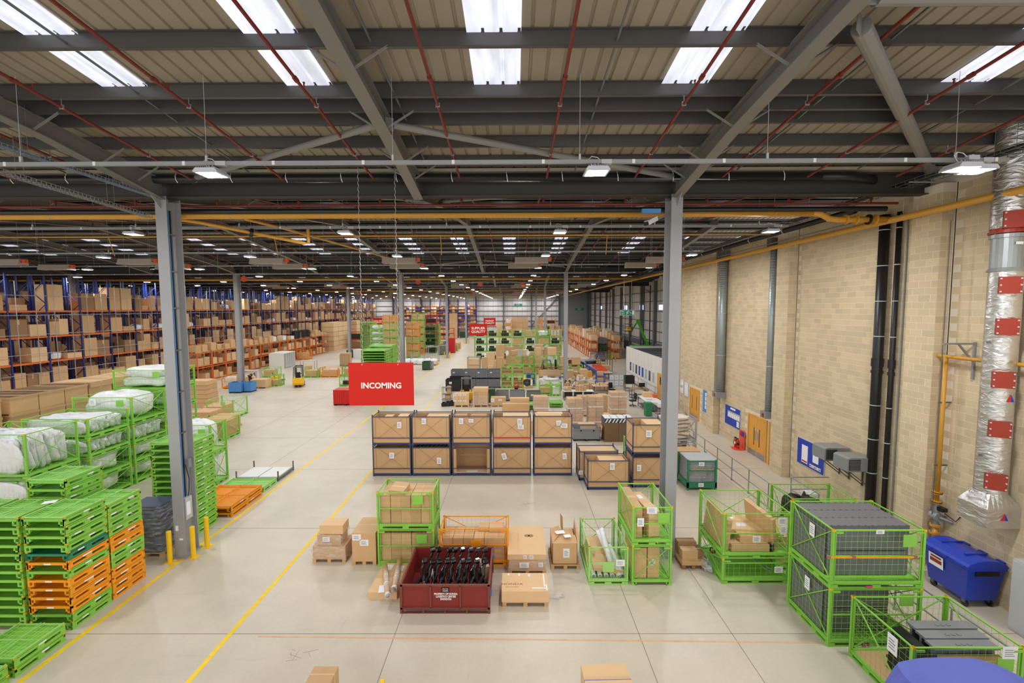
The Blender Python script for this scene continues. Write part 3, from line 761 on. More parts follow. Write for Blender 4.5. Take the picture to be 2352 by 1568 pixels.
# fan heaters on brackets
def fan_box(y, label, louvre):
    t = thing('fan_heater', label, 'heater', (0, y, 2.22))
    MB().prism([(12.5, 0), (13.5, 0), (13.5, .5), (12.6, .52), (12.5, .47)], 'y', 0, .78).build('casing', 'galv', t)
    MB().box(12.56, -.02, .05, 12.98, .0, .45).build('grille_recess', 'black_matt', t)
    mb = MB()
    if louvre:
        for i in range(7): MB().box(12.57, -.035, .08+.053*i, 12.97, -.015, .095+.053*i).build('louvre_blade', 'galv', t)
    else:
        for i in range(9): mb.box(12.58+.045*i, -.03, .05, 12.585+.045*i, -.02, .45)
        for i in range(8): mb.box(12.56, -.03, .08+.05*i, 12.98, -.02, .085+.05*i)
        mb.build('mesh_guard', 'galv_dark', t)
    for yy in (.1, .66): MB().bar((12.55, yy, -.02), (13.6, yy, -.02), .04).bar((12.65, yy, -.03), (13.58, yy, -.75), .035).bar((13.58, yy, 0), (13.58, yy, -.8), .04).build('wall_bracket', 'galv_dark', t)
fan_box(18.25, 'grey fan heater with mesh grille bracketed beside the blue notice board', False)
fan_box(16.98, 'grey fan heater with louvred front bracketed next to black pipes', True)
# yellow gas drop with valve
t = thing('gas_drop_pipe', 'yellow gas pipe dropping beside the pilaster, with valve and flanges', 'pipe', (13.36, 14.25, 0))
MB().cyl((0, 0, 2.2), (0, 0, 6.86), .06, 12).build('riser', 'gas_yellow', t, smooth=True)
MB().cyl((0, 0, 0), (0, 0, 1.5), .085, 12).build('lower_pipe', 'gas_yellow', t, smooth=True)
MB().cyl((0, .75, 6.86), (0, -6, 6.86), .055, 12).cyl((0, .75, 6.86), (0, .83, 6.86), .11, 10).cyl((0, .6, 6.86), (0, .66, 6.86), .09, 10).build('branch_to_front', 'gas_yellow', t)
for z in (2.2, 2.5): MB().cyl((0, 0, z), (0, 0, z+.03), .13, 14).cyl((0, 0, z+.05), (0, 0, z+.08), .13, 14).build('flange', 'gas_yellow', t); MB().cyl((0, 0, z+.03), (0, 0, z+.05), .14, 14).build('gasket', 'black', t)
MB().cyl((0, 0, 1.5), (0, 0, 2.2), .09, 12).build('valve_pipe', 'galv', t); MB().cyl((0, -.13, 1.78), (0, .12, 1.78), .14, 14).cyl((0, -.12, 1.78), (.25, -.3, 1.7), .05, 8).build('valve_body', 'galv', t)
MB().box(-.05, -.26, 2.0, .12, -.05, 2.12).build('actuator', 'black', t)
for z in (1.2, 1.45): MB().cyl((0, 0, z), (0, 0, z+.07), .14, 14).build('flange', 'gas_yellow', t)
MB().tube([(.08, -.2, 1.95), (.2, -.45, 1.8), (.24, -.55, 2.0), (.24, -.6, 2.25)], .015, 6).build('flex_conduit', 'black', t)
MB().box(.2, -.66, 2.25, .25, -.52, 2.4).build('junction_box', 'paper', t)
for z in (3.4, 5.4): MB().box(-.14, -.02, z, .24, .02, z+.04).build('pipe_bracket', 'galv_dark', t)
MB().cyl((-.12, 0, .9), (-.12, 0, 11), .014, 6).build('conduit', 'galv_dark', t)
t = thing('wall_bracket', 'triangular steel bracket carrying the yellow branch pipe beside silver duct', 'bracket', (13.6, 13.6, 7.0))
MB().box(-.06, -.03, -.75, 0, .03, .35).bar((-.03, 0, .3), (-.95, 0, .3), .05).bar((-.03, 0, -.25), (-.5, 0, .28), .045).bar((-.9, 0, .3), (-.9, 0, .1), .02).build('bracket_frame', 'galv', t)
# silver foil duct
t = thing('ventilation_duct', 'tall silver foil-wrapped duct with red access panels on block wall', 'duct', (13.17, 12.5, 0))
DR = .345
MB().cyl((0, 0, 3.3), (0, 0, 9.35), DR, 28, caps=False).build('foil_sleeve', 'foil', t, smooth=True)
MB().cyl((0, 0, 10.45), (0, 0, 13.2), DR+.04, 28, caps=False).build('foil_sleeve', 'foil', t, smooth=True)
MB().cyl((0, 0, 9.35), (0, 0, 10.3), DR-.01, 24).cyl((0, 0, 9.32), (0, 0, 9.42), DR+.05, 24, DR-.01).cyl((0, 0, 10.2), (0, 0, 10.3), DR+.03, 24).build('damper_section', 'galv', t)
MB().box(-.16, -DR-.012, 10.0, .02, -DR, 10.07).build('rating_label', 'paper', t)
MB().cyl((0, 0, 10.32), (0, 0, 10.38), DR+.06, 24).cyl((0, 0, 10.38), (0, 0, 10.46), DR+.02, 24).build('sealing_ring', 'red_panel', t)
mb = MB(); c4 = [(-.48, -.42), (.4, -.42), (.4, .42), (-.48, .42)]; n = 28
top = [(DR*cos(2*pi*(k+.5)/n), DR*sin(2*pi*(k+.5)/n), 3.32) for k in range(n)]
def sq(a):
    x, y = cos(a), sin(a); m = max(abs(x), abs(y)); return (x/m*.47, y/m*.42, 2.95)
low = [sq(2*pi*(k+.5)/n) for k in range(n)]; bot = [(x, y, 2.42) for x, y, z in low]
mb.add(top+low+bot, [(i, (i+1) % n, n+(i+1) % n, n+i) for i in range(n)]+[(n+i, n+(i+1) % n, 2*n+(i+1) % n, 2*n+i) for i in range(n)]+[tuple(range(2*n, 3*n))])
mb.build('plenum_box', 'foil', t)
ang = radians(238)
for z in (10.65, 8.95, 7.86, 6.45, 5.12, 3.68):
    p = Vector((cos(ang)*(DR+.03), sin(ang)*(DR+.03), z)); nrm = Vector((cos(ang), sin(ang), 0)); s = Vector((-nrm.y, nrm.x, 0))
    mb = MB(); mb.bar(p-s*.22, p+s*.22, .10, .44); pnl = mb.build('access_panel', 'red_panel', t)
    mb = MB()
    for a in (-.19, .19):
        for b in (-.17, 0, .17): q = p+s*a+Vector((0, 0, b)); mb.cyl(q+nrm*.05, q+nrm*.075, .022, 6)
    mb.build('wing_nut', 'grey_light', pnl, kind='stuff')
for z in (5.94, 2.72):
    mb = MB(); y_ = -.43 if z < 3 else -DR-.012
    mb.prism([(-.1, z-.08), (0.0, z-.08), (0.0, z+.12)], 'y', y_, y_+.01).build('sticker_red', 'red', t); MB().prism([(0.0, z-.08), (.1, z-.08), (0.0, z+.12)], 'y', y_, y_+.01).build('sticker_blue', 'board_blue', t)
for z in (10.3, 4.3, 7.4): MB().box(-.4, -.05, z, .45, -.01, z+.06).box(.36, -.05, z-.35, .42, 0, z+.06).bar((-.2, -.04, z-.0), (.4, -.04, z-.32), .04).build('duct_bracket', 'galv_dark', t)
# wheelie bin
t = thing('wheelie_bin', 'large blue four-wheeled bin with domed lid beneath silver duct', 'bin', (13.0, 12.95, 0))
mb = MB(); B = [(-.42, -.58, .22), (.42, -.58, .22), (.42, .58, .22), (-.42, .58, .22)]; Tt = [(-.52, -.68, 1.18), (.52, -.68, 1.18), (.52, .68, 1.18), (-.52, .68, 1.18)]
mb.add(B+Tt, [(3,2,1,0),(4,5,6,7),(0,1,5,4),(1,2,6,5),(2,3,7,6),(3,0,4,7)]); mb.box(-.55, -.71, 1.13, .55, .71, 1.2)
mb.build('body', 'blue_bin', t)
prof = [(-.56, 1.2), (-.56, 1.25), (-.5, 1.31), (-.28, 1.4), (0, 1.43), (.28, 1.4), (.5, 1.31), (.56, 1.25), (.56, 1.2)]
MB().prism(prof, 'y', -.72, .72).build('lid', 'blue_bin', t)
mb = MB()
for y in (-.5, 0, .5): mb.box(-.6, y-.13, 1.2, -.54, y+.13, 1.25); mb.box(.52, y-.1, 1.24, .6, y+.1, 1.32)
for y in (-.35, .35): mb.box(-.3, y-.02, 1.38, .3, y+.02, 1.45)
mb.build('lid_rib', 'blue_bin', t, kind='stuff')
MB().box(-.3, -.70, .98, .35, -.665, 1.12).build('trunnion_bracket', 'black', t)
for x, y in ((-.34, -.48), (.34, -.48), (-.34, .48), (.34, .48)):
    c = MB().box(x-.06, y-.05, .12, x+.06, y+.05, .23).build('castor', 'galv_dark', t); MB().cyl((x-.025, y, .1), (x+.025, y, .1), .1, 14).build('wheel', 'black', c)
nt_ = MB().add([(-.512, .03, .72), (-.512, .5, .72), (-.536, .5, 1.08), (-.536, .03, 1.08)], [(0, 1, 2, 3)]).build('notice_label', 'paper', t)
MB().add([(-.531, .1, .98), (-.531, .43, .98), (-.535, .43, 1.04), (-.535, .1, 1.04)], [(0, 1, 2, 3)]).add([(-.523, .08, .84), (-.523, .45, .84), (-.53, .45, .95), (-.53, .08, .95)], [(0,1,2,3)]).build('red_lettering', 'red_panel', nt_)
# cabinet at the frame edge, emergency stop
t = thing('steel_cabinet', 'pale grey steel cupboard standing against the block wall nearest the camera', 'cabinet', (13.25, 11.05, 0))
MB().box(-.35, -.5, 0, .35, .5, 1.9).build('body', 'grey_light', t)
for a in (-.49, .005): l = MB().box(-.37, a, .06, -.35, a+.485, 1.86).build('door', 'grey_light', t); MB().box(-.385, a+(.42 if a < 0 else .05), .95, -.37, a+(.45 if a < 0 else .08), 1.1).build('handle', 'steel_plate', l)
t = thing('emergency_stop', 'small red emergency stop box on the wall by the duct', 'switch', (13.55, 11.75, 2.6)); MB().box(0, -.06, -.07, .06, .06, .07).build('housing', 'grey_mid', t); MB().cyl((0, 0, 0), (-.03, 0, 0), .04, 10).build('button', 'red', t); MB().tube([(0, 0, .1), (0, 0, 1.0)], .012, 6).build('conduit', 'black', t)
# handrails
def handrail(label, pts, posts, h=1.1):
    t = thing('handrail', label, 'railing', (pts[0][0], pts[0][1], 0)); o = Vector(pts[0]).to_3d() if False else Vector((pts[0][0], pts[0][1], 0))
    for z in (h, h*.52):
        for a, b in zip(pts, pts[1:]): MB().cyl(Vector((a[0], a[1], z))-o, Vector((b[0], b[1], z))-o, .024, 8).build('rail', 'galv', t)
    for (x, y) in posts: MB().cyl(Vector((x, y, 0))-o, Vector((x, y, h))-o, .024, 8).cyl(Vector((x, y, 0))-o, Vector((x, y, .012))-o, .06, 10).build('post', 'galv', t)
handrail('long galvanised handrail parallel to the block wall', [(10.6, 8.6), (10.56, 28.4)], [(10.58, 9.1+1.61*i) for i in range(12)])
handrail('short galvanised handrail guarding the fan heaters', [(11.9, 17.6), (11.9, 19.4), (13.5, 19.4)], [(11.9, 17.6), (11.9, 19.4)])
handrail('galvanised handrail protecting the gas valve behind the blue bin', [(12.35, 14.9), (12.35, 13.9), (13.5, 13.9)], [(12.35, 14.9), (12.35, 13.9)])
# column fittings on the left front column
c = COLS[1]
MB().box(.02, -.2, 1.25, .17, .12, 2.0).build('control_box', 'grey_light', c, label='grey control box with paper notice'); MB().box(.171, -.16, 1.4, .176, .02, 1.85).build('notice', 'paper', c)
MB().box(-.1, -.36, .95, -.02, -.33, 1.12).build('socket', 'paper', c)
MB().box(.0, -.345, .62, .12, -.331, .68).build('small_plate', 'paper', c)
for i, (y, m, r, z0) in enumerate(((-.2, 'red_pipe', .03, 3.2), (-.1, 'blue_soft', .025, 2.0), (-.02, 'black', .02, 2.0), (.06, 'galv', .02, 2.0))):
    MB().cyl((.05, y, z0), (.05, y, 11.6), r, 8).build('service_pipe', m, c)
for z in (4.2, 5.6, 7.0, 8.4, 9.6, 10.8): MB().box(.01, -.24, z, .1, .12, z+.05).build('pipe_clamp', 'galv_dark', c)
MB().box(.08, .0, 3.0, .2, .15, 3.3).build('coupling_cluster', 'grey_mid', c); MB().tube([(.1, 0, 3.1), (.16, .05, 2.6), (.1, .1, 2.2), (.1, .05, 2.0)], .014, 6).build('hanging_lead', 'black', c)
def bollard(x, y, label):
    t = thing('bollard', label, 'bollard', (x, y, 0), group='yellow column bollards')
    MB().box(-.14, -.14, 0, .14, .14, .015).build('foot_plate', 'floor_paint', t); MB().cyl((0, 0, .015), (0, 0, 1.06), .075, 16).cyl((0, 0, 1.06), (0, 0, 1.075), .075, 16, .06).build('post', 'yellow', t, smooth=False)
bollard(-11.45, 14.72, 'yellow bollard before the left front column, nearest the camera')
bollard(-10.9, 15.05, 'yellow bollard on the aisle corner of the left front column')
bollard(-10.9, 15.75, 'yellow bollard behind the left front column on the aisle line')
for (x, y, s) in ((-11.7, 77.2, 'left side'), (-10.8, 77.2, 'aisle side'), (-11.8, 108.4, 'left side'), (-10.7, 108.4, 'aisle side')):
    bollard(x, y, f'yellow bollard on the {s} of the {"third" if y < 90 else "fourth"} aisle column')
# hanging signs
def sign(lines, x, y, z0, wd, ht, sz, label, zt=12.4, cx=.55):
    y = min((VAL+k_*BAY+s_*o_ for k_ in range(4) for s_ in (-1, 1) for o_ in OFF), key=lambda q: abs(q-y))+.04; zt = roof_z(y)-.285
    t = thing('hanging_sign', label, 'sign', (x, y, z0))
    MB().box(-wd/2, -.012, 0, wd/2, .012, ht).build('panel', 'red_sign', t)
    for i, s in enumerate(lines): text(s, sz, 'letter_white', t, (0, -.016, ht*.46+(len(lines)-1)*sz*.5-i*sz*1.0), bold=.008*sz/.3)
    for a in (-cx, cx):
        mb = MB(); n = int((zt-z0-ht)/.09)
        for k_ in range(n): 
            z = ht+.09*k_; mb.wire((a+(.015 if k_ % 2 else -.015), 0, z), (a+(-.015 if k_ % 2 else .015), 0, z+.09), .02)
        mb.build('chain', 'galv_wire', t)
        MB().wire((a-.03, -.02, ht-.08), (a+.02, .02, ht+.05), .02).build('hook', 'paper', t)
sign(['INCOMING'], -4.09, 14.2, 5.41, 2.0, 1.33, .245, 'big red hanging sign reading INCOMING in white')
sign(['SUPPLIER', 'QUALITY'], -4.22, 54, 5.17, 2.09, 1.37, .4, 'red hanging sign reading SUPPLIER QUALITY above the aisle edge')
sign(['MARKET', 'QUALITY'], -4.3, 82, 5.26, 2.09, 1.39, .4, 'red hanging sign reading MARKET QUALITY, beyond the supplier one')
sign(['LOCAL PARTS', 'MARKING'], -27.1, 93, 5.1, 2.1, 1.4, .31, 'red hanging sign reading LOCAL PARTS above the far green stacks')
t = thing('fire_exit_sign', 'green and white fire exit sign hung on long rods before cladding', 'sign', (12.3, 50.1, 7.55))
MB().box(-.8, -.012, 0, .8, .012, .58).build('panel', 'white', t); MB().box(-.77, -.016, .03, .77, -.012, .55).build('green_field', 'sign_green', t)
text('Fire', .22, 'letter_white', t, (-.5, -.018, .4)); text('exit', .22, 'letter_white', t, (-.5, -.018, .18))
MB().bar((.05, -.02, .42), (-.08, -.02, .3), .06).bar((-.08, -.02, .3), (-.05, -.02, .1), .05).bar((-.06, -.02, .28), (.14, -.02, .2), .04).bar((.03, -.02, .4), (.16, -.02, .33), .035).bar((.0, -.02, .4), (-.15, -.02, .34), .035).bar((-.05, -.02, .12), (-.16, -.02, .08), .035).cyl((.1, -.018, .48), (.1, -.022, .48), .045, 10).build('running_figure', 'letter_white', t)
MB().bar((.24, -.02, .4), (.4, -.02, .2), .03).bar((.4, -.02, .2), (.3, -.02, .2), .03).bar((.4, -.02, .2), (.4, -.02, .3), .03).build('arrow', 'letter_white', t); MB().box(.5, -.02, .08, .72, -.016, .5).build('door_symbol', 'letter_white', t)
for a in (-.4, .4): MB().cyl((a, 0, .58), (a, 0, 5.33), .02, 6).build('hanging_rod', 'galv_wire', t)
for i, (x, z, w_) in enumerate(((1.3, 8.9, 2.2), (19.5, 7.6, 2.6))):
    t = thing('exit_sign', f'small green exit sign on the end wall, {"middle of white cladding" if i == 0 else "on the grey panels"}', 'sign', (x, YF-.3, z)); MB().box(-w_/2, -.02, 0, w_/2, .07, .7).build('panel', 'sign_green', t); text('EXIT', .5, 'letter_white', t, (0, -.03, .35))
# ---------------------------------------------------------------- builders for goods and containers
def carton_mesh(m='card', tape='tape'):
    def f():
        mb = MB(); mb.box(-.5, -.5, 0, .5, .5, .985)
        mb.box(-.5, -.5, .985, .5, -.006, 1).box(-.5, .006, .985, .5, .5, 1)
        mb.mi = 1; mb.box(-.502, -.05, .97, .502, .05, 1.003).box(-.503, -.05, .72, -.49, .05, 1.0).box(.49, -.05, .72, .503, .05, 1.0)
        return mb.mesh('carton', [m, tape])
    return cached(('carton', m, tape), f)
PAPER = MB().box(-.5, -.004, 0, .5, 0, 1); 
for i_ in range(4): PAPER.mi = 1; PAPER.box(-.36, -.006, .22+.16*i_, .3-.1*(i_ % 2), -.004, .27+.16*i_)
PAPER = PAPER.mesh('paper_label', ['paper', 'paper_ink'])
TOPPAPER = MB().box(-.5, -.5, 0, .5, .5, .004).mesh('paper_sheet', 'paper')
NAMES = {'loads': 'load_carton', 'cartons': 'pallet_carton', 'flat': 'flat_carton', 'lidded': 'lidded_carton'}
def carton(label, x0, y0, z, w, d, h, m='card', rz=0, group=None, papers=(), name='carton', cat='carton', top=(), tape='tape'):
    """x0,y0: near left corner; papers: (u, v, w, h) on the near face in metres"""
    if name == 'carton' and group: name = NAMES.get(group.split()[0], 'stacked_carton')
    o = ob(name, carton_mesh(m, tape), None, (x0+w/2, y0+d/2, z), rz, (w, d, h), label, cat, group)
    for (u, v, pw, ph) in papers: ob('paper_label', PAPER, o, ((u-w/2)/w, -.5, v/h), 0, (pw/w, 1/d, ph/h))
    for (u, v, pw, pd) in top: ob('paper_label', TOPPAPER, o, ((u-w/2)/w, (v-d/2)/d, 1.002), 0, (pw/w, pd/d, 1))
    return o
def pallet(label, x0, y0, z, w, d, h=.14, m='wood', small=False, group='wooden pallets'):
    def f():
        out = []
        for i in range(5): b = .11*(1 if i in (0, 2, 4) else .8); y = -d/2+b/2+(d-b)/4*i; out.append(('deck_board', MB().cb(0, y, h-.022, w, b, .022).mesh('deck_board', m)))
        for x in (-w/2+.06, 0, w/2-.06): out.append(('stringer_board', MB().cb(x, 0, h-.044, .12, d, .022).mesh('stringer_board', m)))
        for x in (-w/2+.06, 0, w/2-.06):
            out.append(('bottom_board', MB().cb(x, 0, 0, .12, d, .02).mesh('bottom_board', m)))
            for y in (-d/2+.07, 0, d/2-.07): out.append(('pallet_block', MB().cb(x, y, .02, .11, .12, h-.064).mesh('pallet_block', m)))
        return out
    if small:
        def g():
            mb = MB(); mb.cb(0, 0, h-.03, w, d, .03)
            for x in (-w/2+.06, 0, w/2-.06): mb.cb(x, 0, 0, .11, d, h-.03)
            return mb.mesh('pallet', m)
        return ob('pallet', cached(('sp', round(w,2), round(d,2), h, m), g), None, (x0+w/2, y0+d/2, z), 0, None, label, 'pallet', group)
    t = thing('pallet', label, 'pallet', (x0+w/2, y0+d/2, z), group=group)
    for nm, me in cached(('pal', round(w, 2), round(d, 2), h, m), f): ob(nm, me, t)
    return t
def wrap(parent, w, d, h, z=0, m='film', name='stretch_wrap'):
    """loose film skin around a load; parent origin at the load's base centre"""
    mb = MB(); n = 10; rr = random.Random(int(w*100+h*31))
    pts = []
    for lv in range(5):
        zz = z+h*lv/4
        for k in range(4*n):
            s, q = divmod(k, n); a = q/n*2-1; e = .02+.03*rr.random()
            x, y = [(a, -1), (1, a), (-a, 1), (-1, -a)][s]
            pts.append((x*(w/2+e), y*(d/2+e), zz+rr.uniform(-.03, .03)))
    N_ = 4*n; f = []
    for lv in range(4):
        for k in range(N_): f.append((lv*N_+k, lv*N_+(k+1) % N_, (lv+1)*N_+(k+1) % N_, (lv+1)*N_+k))
    mb.add(pts, f); return mb.build(name, m, parent, smooth=True)

def mesh_panel(L, H, z0, step, frame, wire, axis, m, mid=False, diag=0):
    """wire side in the plane of `axis` ('x' runs along x); frame bars and welded wires"""
    def P(u, z): return (u, 0, z) if axis == 'x' else (0, u, z)
    mb = MB()
    for (a, b) in ((P(-L/2, z0), P(L/2, z0)), (P(-L/2, z0+H), P(L/2, z0+H))): mb.bar(a, b, frame)
    for u in (-L/2+.05, L/2-.05): mb.bar(P(u, z0), P(u, z0+H), frame*.7)
    if mid: mb.bar(P(-L/2, z0+H*.5), P(L/2, z0+H*.5), frame)
    if diag:
        if diag & 1: mb.bar(P(-L/2, z0), P(L/2, z0+H), frame*.7)
        if diag & 2: mb.bar(P(L/2, z0), P(-L/2, z0+H), frame*.7)
    n = max(2, round(L/step)); k = max(2, round(H/step))
    for i in range(1, n): mb.wire(P(-L/2+L*i/n, z0), P(-L/2+L*i/n, z0+H), wire)
    for i in range(1, k): mb.wire(P(-L/2, z0+H*i/k), P(L/2, z0+H*i/k), wire)
    return mb.mesh('mesh_panel', m)
def cage_base(w, d, m, style, hb=.16):
    mb = MB(); h2 = hb-.05
    for x in (-w/2+.04, w/2-.04):
        mb.cb(x, 0, hb-.06, .07, d, .06); mb.cb(x, 0, 0, .07, d, .03)
        for y in (-d/2+.06, -d*.18, d*.18, d/2-.06): mb.cb(x, y, .03, .07, .2 if abs(y) < d/3 else .12, h2-.03)
    for y in (-d/2+.04, d/2-.04):
        mb.cb(0, y, hb-.06, w, .06, .06)
        if style == 'slots':
            mb.cb(0, y, 0, w, .06, .03)
            for x in (-w/2+.09, 0, w/2-.09): mb.cb(x, y, .03, .18 if x else .2, .06, h2-.03)
        else:
            for x in (-w/2+.09, w/2-.09): mb.cb(x-.05, y, 0, .035, .06, h2).cb(x+.05, y, 0, .035, .06, h2).cb(x, y, 0, .13, .06, .03)
    return mb.mesh('cage_base', m)
def cage(label, x0, y0, z, w, d, h, col='green', front='half', style='slots', step=.16, group=None, placard=(.62, .72), paper=None, rear=True, left=True, right=True, fh=1.0, deck=None, wire=.006, lod=0, name='post_pallet_cage', rz=0, notes=()):
    t = thing(name, label, 'cage', (x0+w/2, y0+d/2, z), rz, group)
    key = (round(w, 2), round(d, 2), round(h, 2), col)
    ob('base', cached(('cb', key, style), lambda: cage_base(w, d, col, style)), t)
    ob('deck', cached(('cd', key, deck), lambda: MB().cb(0, 0, .13, w-.08, d-.08, .02).mesh('deck', deck or col)), t)
    pm_ = cached(('cp', round(h, 2), col), lambda: MB().cb(0, 0, 0, .055, .055, h).mesh('post', col))
    cap = cached(('cap',), lambda: MB().cb(0, 0, 0, .065, .065, .05).mesh('post_cap', 'cap_yellow'))
    for x in (-1, 1):
        for y in (-1, 1):
            p = ob('post', pm_, t, (x*(w/2-.028), y*(d/2-.028), 0))
            if not lod: ob('post_cap', cap, p, (0, 0, h-.05))
    st = step*(2 if lod else 1); fr = .03
    P = lambda L, H, ax, mid, dg: cached(('mp', round(L, 2), round(H, 2), ax, mid, dg, st, col, wire), lambda: mesh_panel(L, H, .17, st, fr, wire, ax, col, mid, dg))
    hh = h-.2
    if front == 'half': ob('front_gate', P(w-.08, hh, 'x', True, 0), t, (0, -d/2+.03, 0))
    elif front == 'low': ob('front_gate', P(w-.08, hh*fh, 'x', False, 0), t, (0, -d/2+.03, 0))
    elif front == 'cross': ob('mesh_panel', P(w-.08, hh, 'x', False, 3), t, (0, -d/2+.03, 0))
    elif front == 'full': ob('mesh_panel', P(w-.08, hh, 'x', False, 0), t, (0, -d/2+.03, 0))
    if rear: ob('mesh_panel', P(w-.08, hh, 'x', False, 3), t, (0, d/2-.03, 0))
    if left: ob('mesh_panel', P(d-.08, hh, 'y', False, 3), t, (-w/2+.03, 0, 0))
    if right: ob('mesh_panel', P(d-.08, hh, 'y', False, 3), t, (w/2-.03, 0, 0))
    if placard:
        u, v = placard; pl = ob('placard', cached(('pl', col), lambda: MB().box(-.17, -.012, 0, .17, 0, .3).mesh('placard', col)), t, ((u-.5)*w, -d/2+.008, v*h-.06))
        if paper: ob('paper_label', PAPER, pl, (0, -.012, .03), 0, (.26, 1, .24))
    for (u, v, pw, ph) in notes: ob('paper_label', PAPER, t, ((u-.5)*w, -d/2-.006, v*h), R.uniform(-.05, .05), (pw, 1, ph))
    if not lod:
        lt = cached(('lt', col), lambda: MB().box(-.09, -.02, 0, .09, 0, .045).mesh('latch', col))
        for x in (-1, 1): ob('latch', lt, t, (x*(w/2-.15), -d/2+.005, h-.1))
    return t
FOLD = .235
def folded_meshes(w, d, col, top):
    def base():
        mb = MB(); h = FOLD-.012
        for x in (-w/2+.025, w/2-.025):          # long sides with two fork slots
            mb.cb(x, 0, 0, .05, d, .05).cb(x, 0, .115, .05, d, .06); 
            for y in (-d/2+.06, 0, d/2-.06): mb.cb(x, y, .05, .05, .16 if y == 0 else .12, .07)
        for y in (-d/2+.025, d/2-.025):
            mb.cb(0, y, .115, w, .05, .06)
            for x in (-w/2+.09, w/2-.09): mb.cb(x-.055, y, 0, .04, .05, .12).cb(x+.055, y, 0, .04, .05, .12).cb(x, y, 0, .15, .05, .035)
        mb.cb(0, 0, .12, w-.1, d-.1, .02)
        for x in (-w/2+.03, w/2-.03):
            for y in (-d/2+.03, d/2-.03): mb.cb(x, y, .17, .055, .055, h-.17)
        for x in (-w/2+.03, w/2-.03): mb.bar((x, -d/2, .2), (x, d/2, .2), .03)
        return mb.mesh('folded_cage', col)
    def panel():
        mb = MB(); z = FOLD-.02
        for y in (-d/2+.03, d/2-.03): mb.bar((-w/2, y, z), (w/2, y, z), .028)
        for x in (-w/2+.03, w/2-.03): mb.bar((x, -d/2, z+.02), (x, d/2, z+.02), .028)
        n = round(w/.1)
        for i in range(1, n): mb.wire((-w/2+w*i/n, -d/2, z), (-w/2+w*i/n, d/2, z), .008)
        for i in range(1, round(d/.13)): yy = -d/2+.13*i; mb.wire((-w/2, yy, z), (w/2, yy, z), .008)
        mb.bar((-w*.08, -d/2, z+.02), (w*.06, d/2, z+.02), .022).bar((w*.12, -d/2, z+.02), (-w*.02, d/2, z+.02), .022)
        mb.bar((-w/2, 0, z+.01), (w/2, .02, z+.01), .025)
        return mb.mesh('folded_panel', 'green_pale' if col == 'green' else col)
    return cached(('fb', round(w,2), round(d,2), col), base), cached(('fp', round(w,2), round(d,2), col), panel)
STICK = MB().box(0, -.09, 0, .004, .09, .04).mesh('label_sticker', 'paper')
YTIP = MB().cb(0, 0, 0, .06, .06, .03).mesh('post_tip', 'cap_yellow')
def folded_stack(where, x0, y0, z, w, d, cols, group, top=True, tips=True, stick=True):
    n = len(cols)
    for i, c in enumerate(cols):
        b, p = folded_meshes(w, d, c, top)
        cn = {'green': 'green', 'green_pale': 'pale green', 'green_dark': 'dark green', 'orange': 'orange', 'teal': 'teal'}[c]
        lab = f'folded {cn} cage, {"topmost" if i == n-1 else ORD[i]+" up"} in the {where}'
        o = ob('folded_cage', b, None, (x0+w/2+R.uniform(-.012, .012), y0+d/2+R.uniform(-.012, .012), z+i*FOLD), R.uniform(-.006, .006), None, lab, 'cage', group)
        if i == n-1 and top: ob('folded_panel', p, o)
        if stick:
            ob('label_sticker', STICK, o, (w/2+.001, R.uniform(-.35, .2)*d, .125), 0, (1, 1.5 if c == 'orange' else 1, 1))
            if c == 'orange': ob('label_sticker', STICK, o, (0, -d/2-.001, .12), -pi/2, (1, 1, 1))
        if tips:
            for x in (-1, 1):
                for y in (-1, 1): ob('post_tip', YTIP, o, (x*(w/2-.03), y*(d/2-.03), FOLD-.04))
def bag_mesh(seed, sx, sy, sz, lump=.12, m='bag', nu=22, nv=14, power=.55):
    def f():
        rr = random.Random(seed); ph = [rr.uniform(0, 6.3) for _ in range(8)]
        def sg(t, p): return math.copysign(abs(t)**p, t)
        vs, fs = [], []
        for j in range(nv+1):
            b = -pi/2+pi*j/nv
            for i in range(nu):
                a = 2*pi*i/nu
                x, y, z = sg(cos(b), power)*sg(cos(a), power), sg(cos(b), power)*sg(sin(a), power), sg(sin(b), power)
                k = 1+lump*(.5*sin(5*a+ph[0]+3*z)+.5*sin(9*a+ph[1]-4*z)*.7+.4*sin(13*a+ph[2])*.5+.5*sin(4*x+6*y+ph[3]))
                vs.append((x*sx/2*k, y*sy/2*k, (z*k*.5+.5)*sz))
        for j in range(nv):
            for i in range(nu): fs.append((j*nu+i, j*nu+(i+1) % nu, (j+1)*nu+(i+1) % nu, (j+1)*nu+i))
        return MB().add(vs, fs).mesh('bag', m, smooth=True)
    return cached(('bag', seed, sx, sy, sz, lump, m), f)
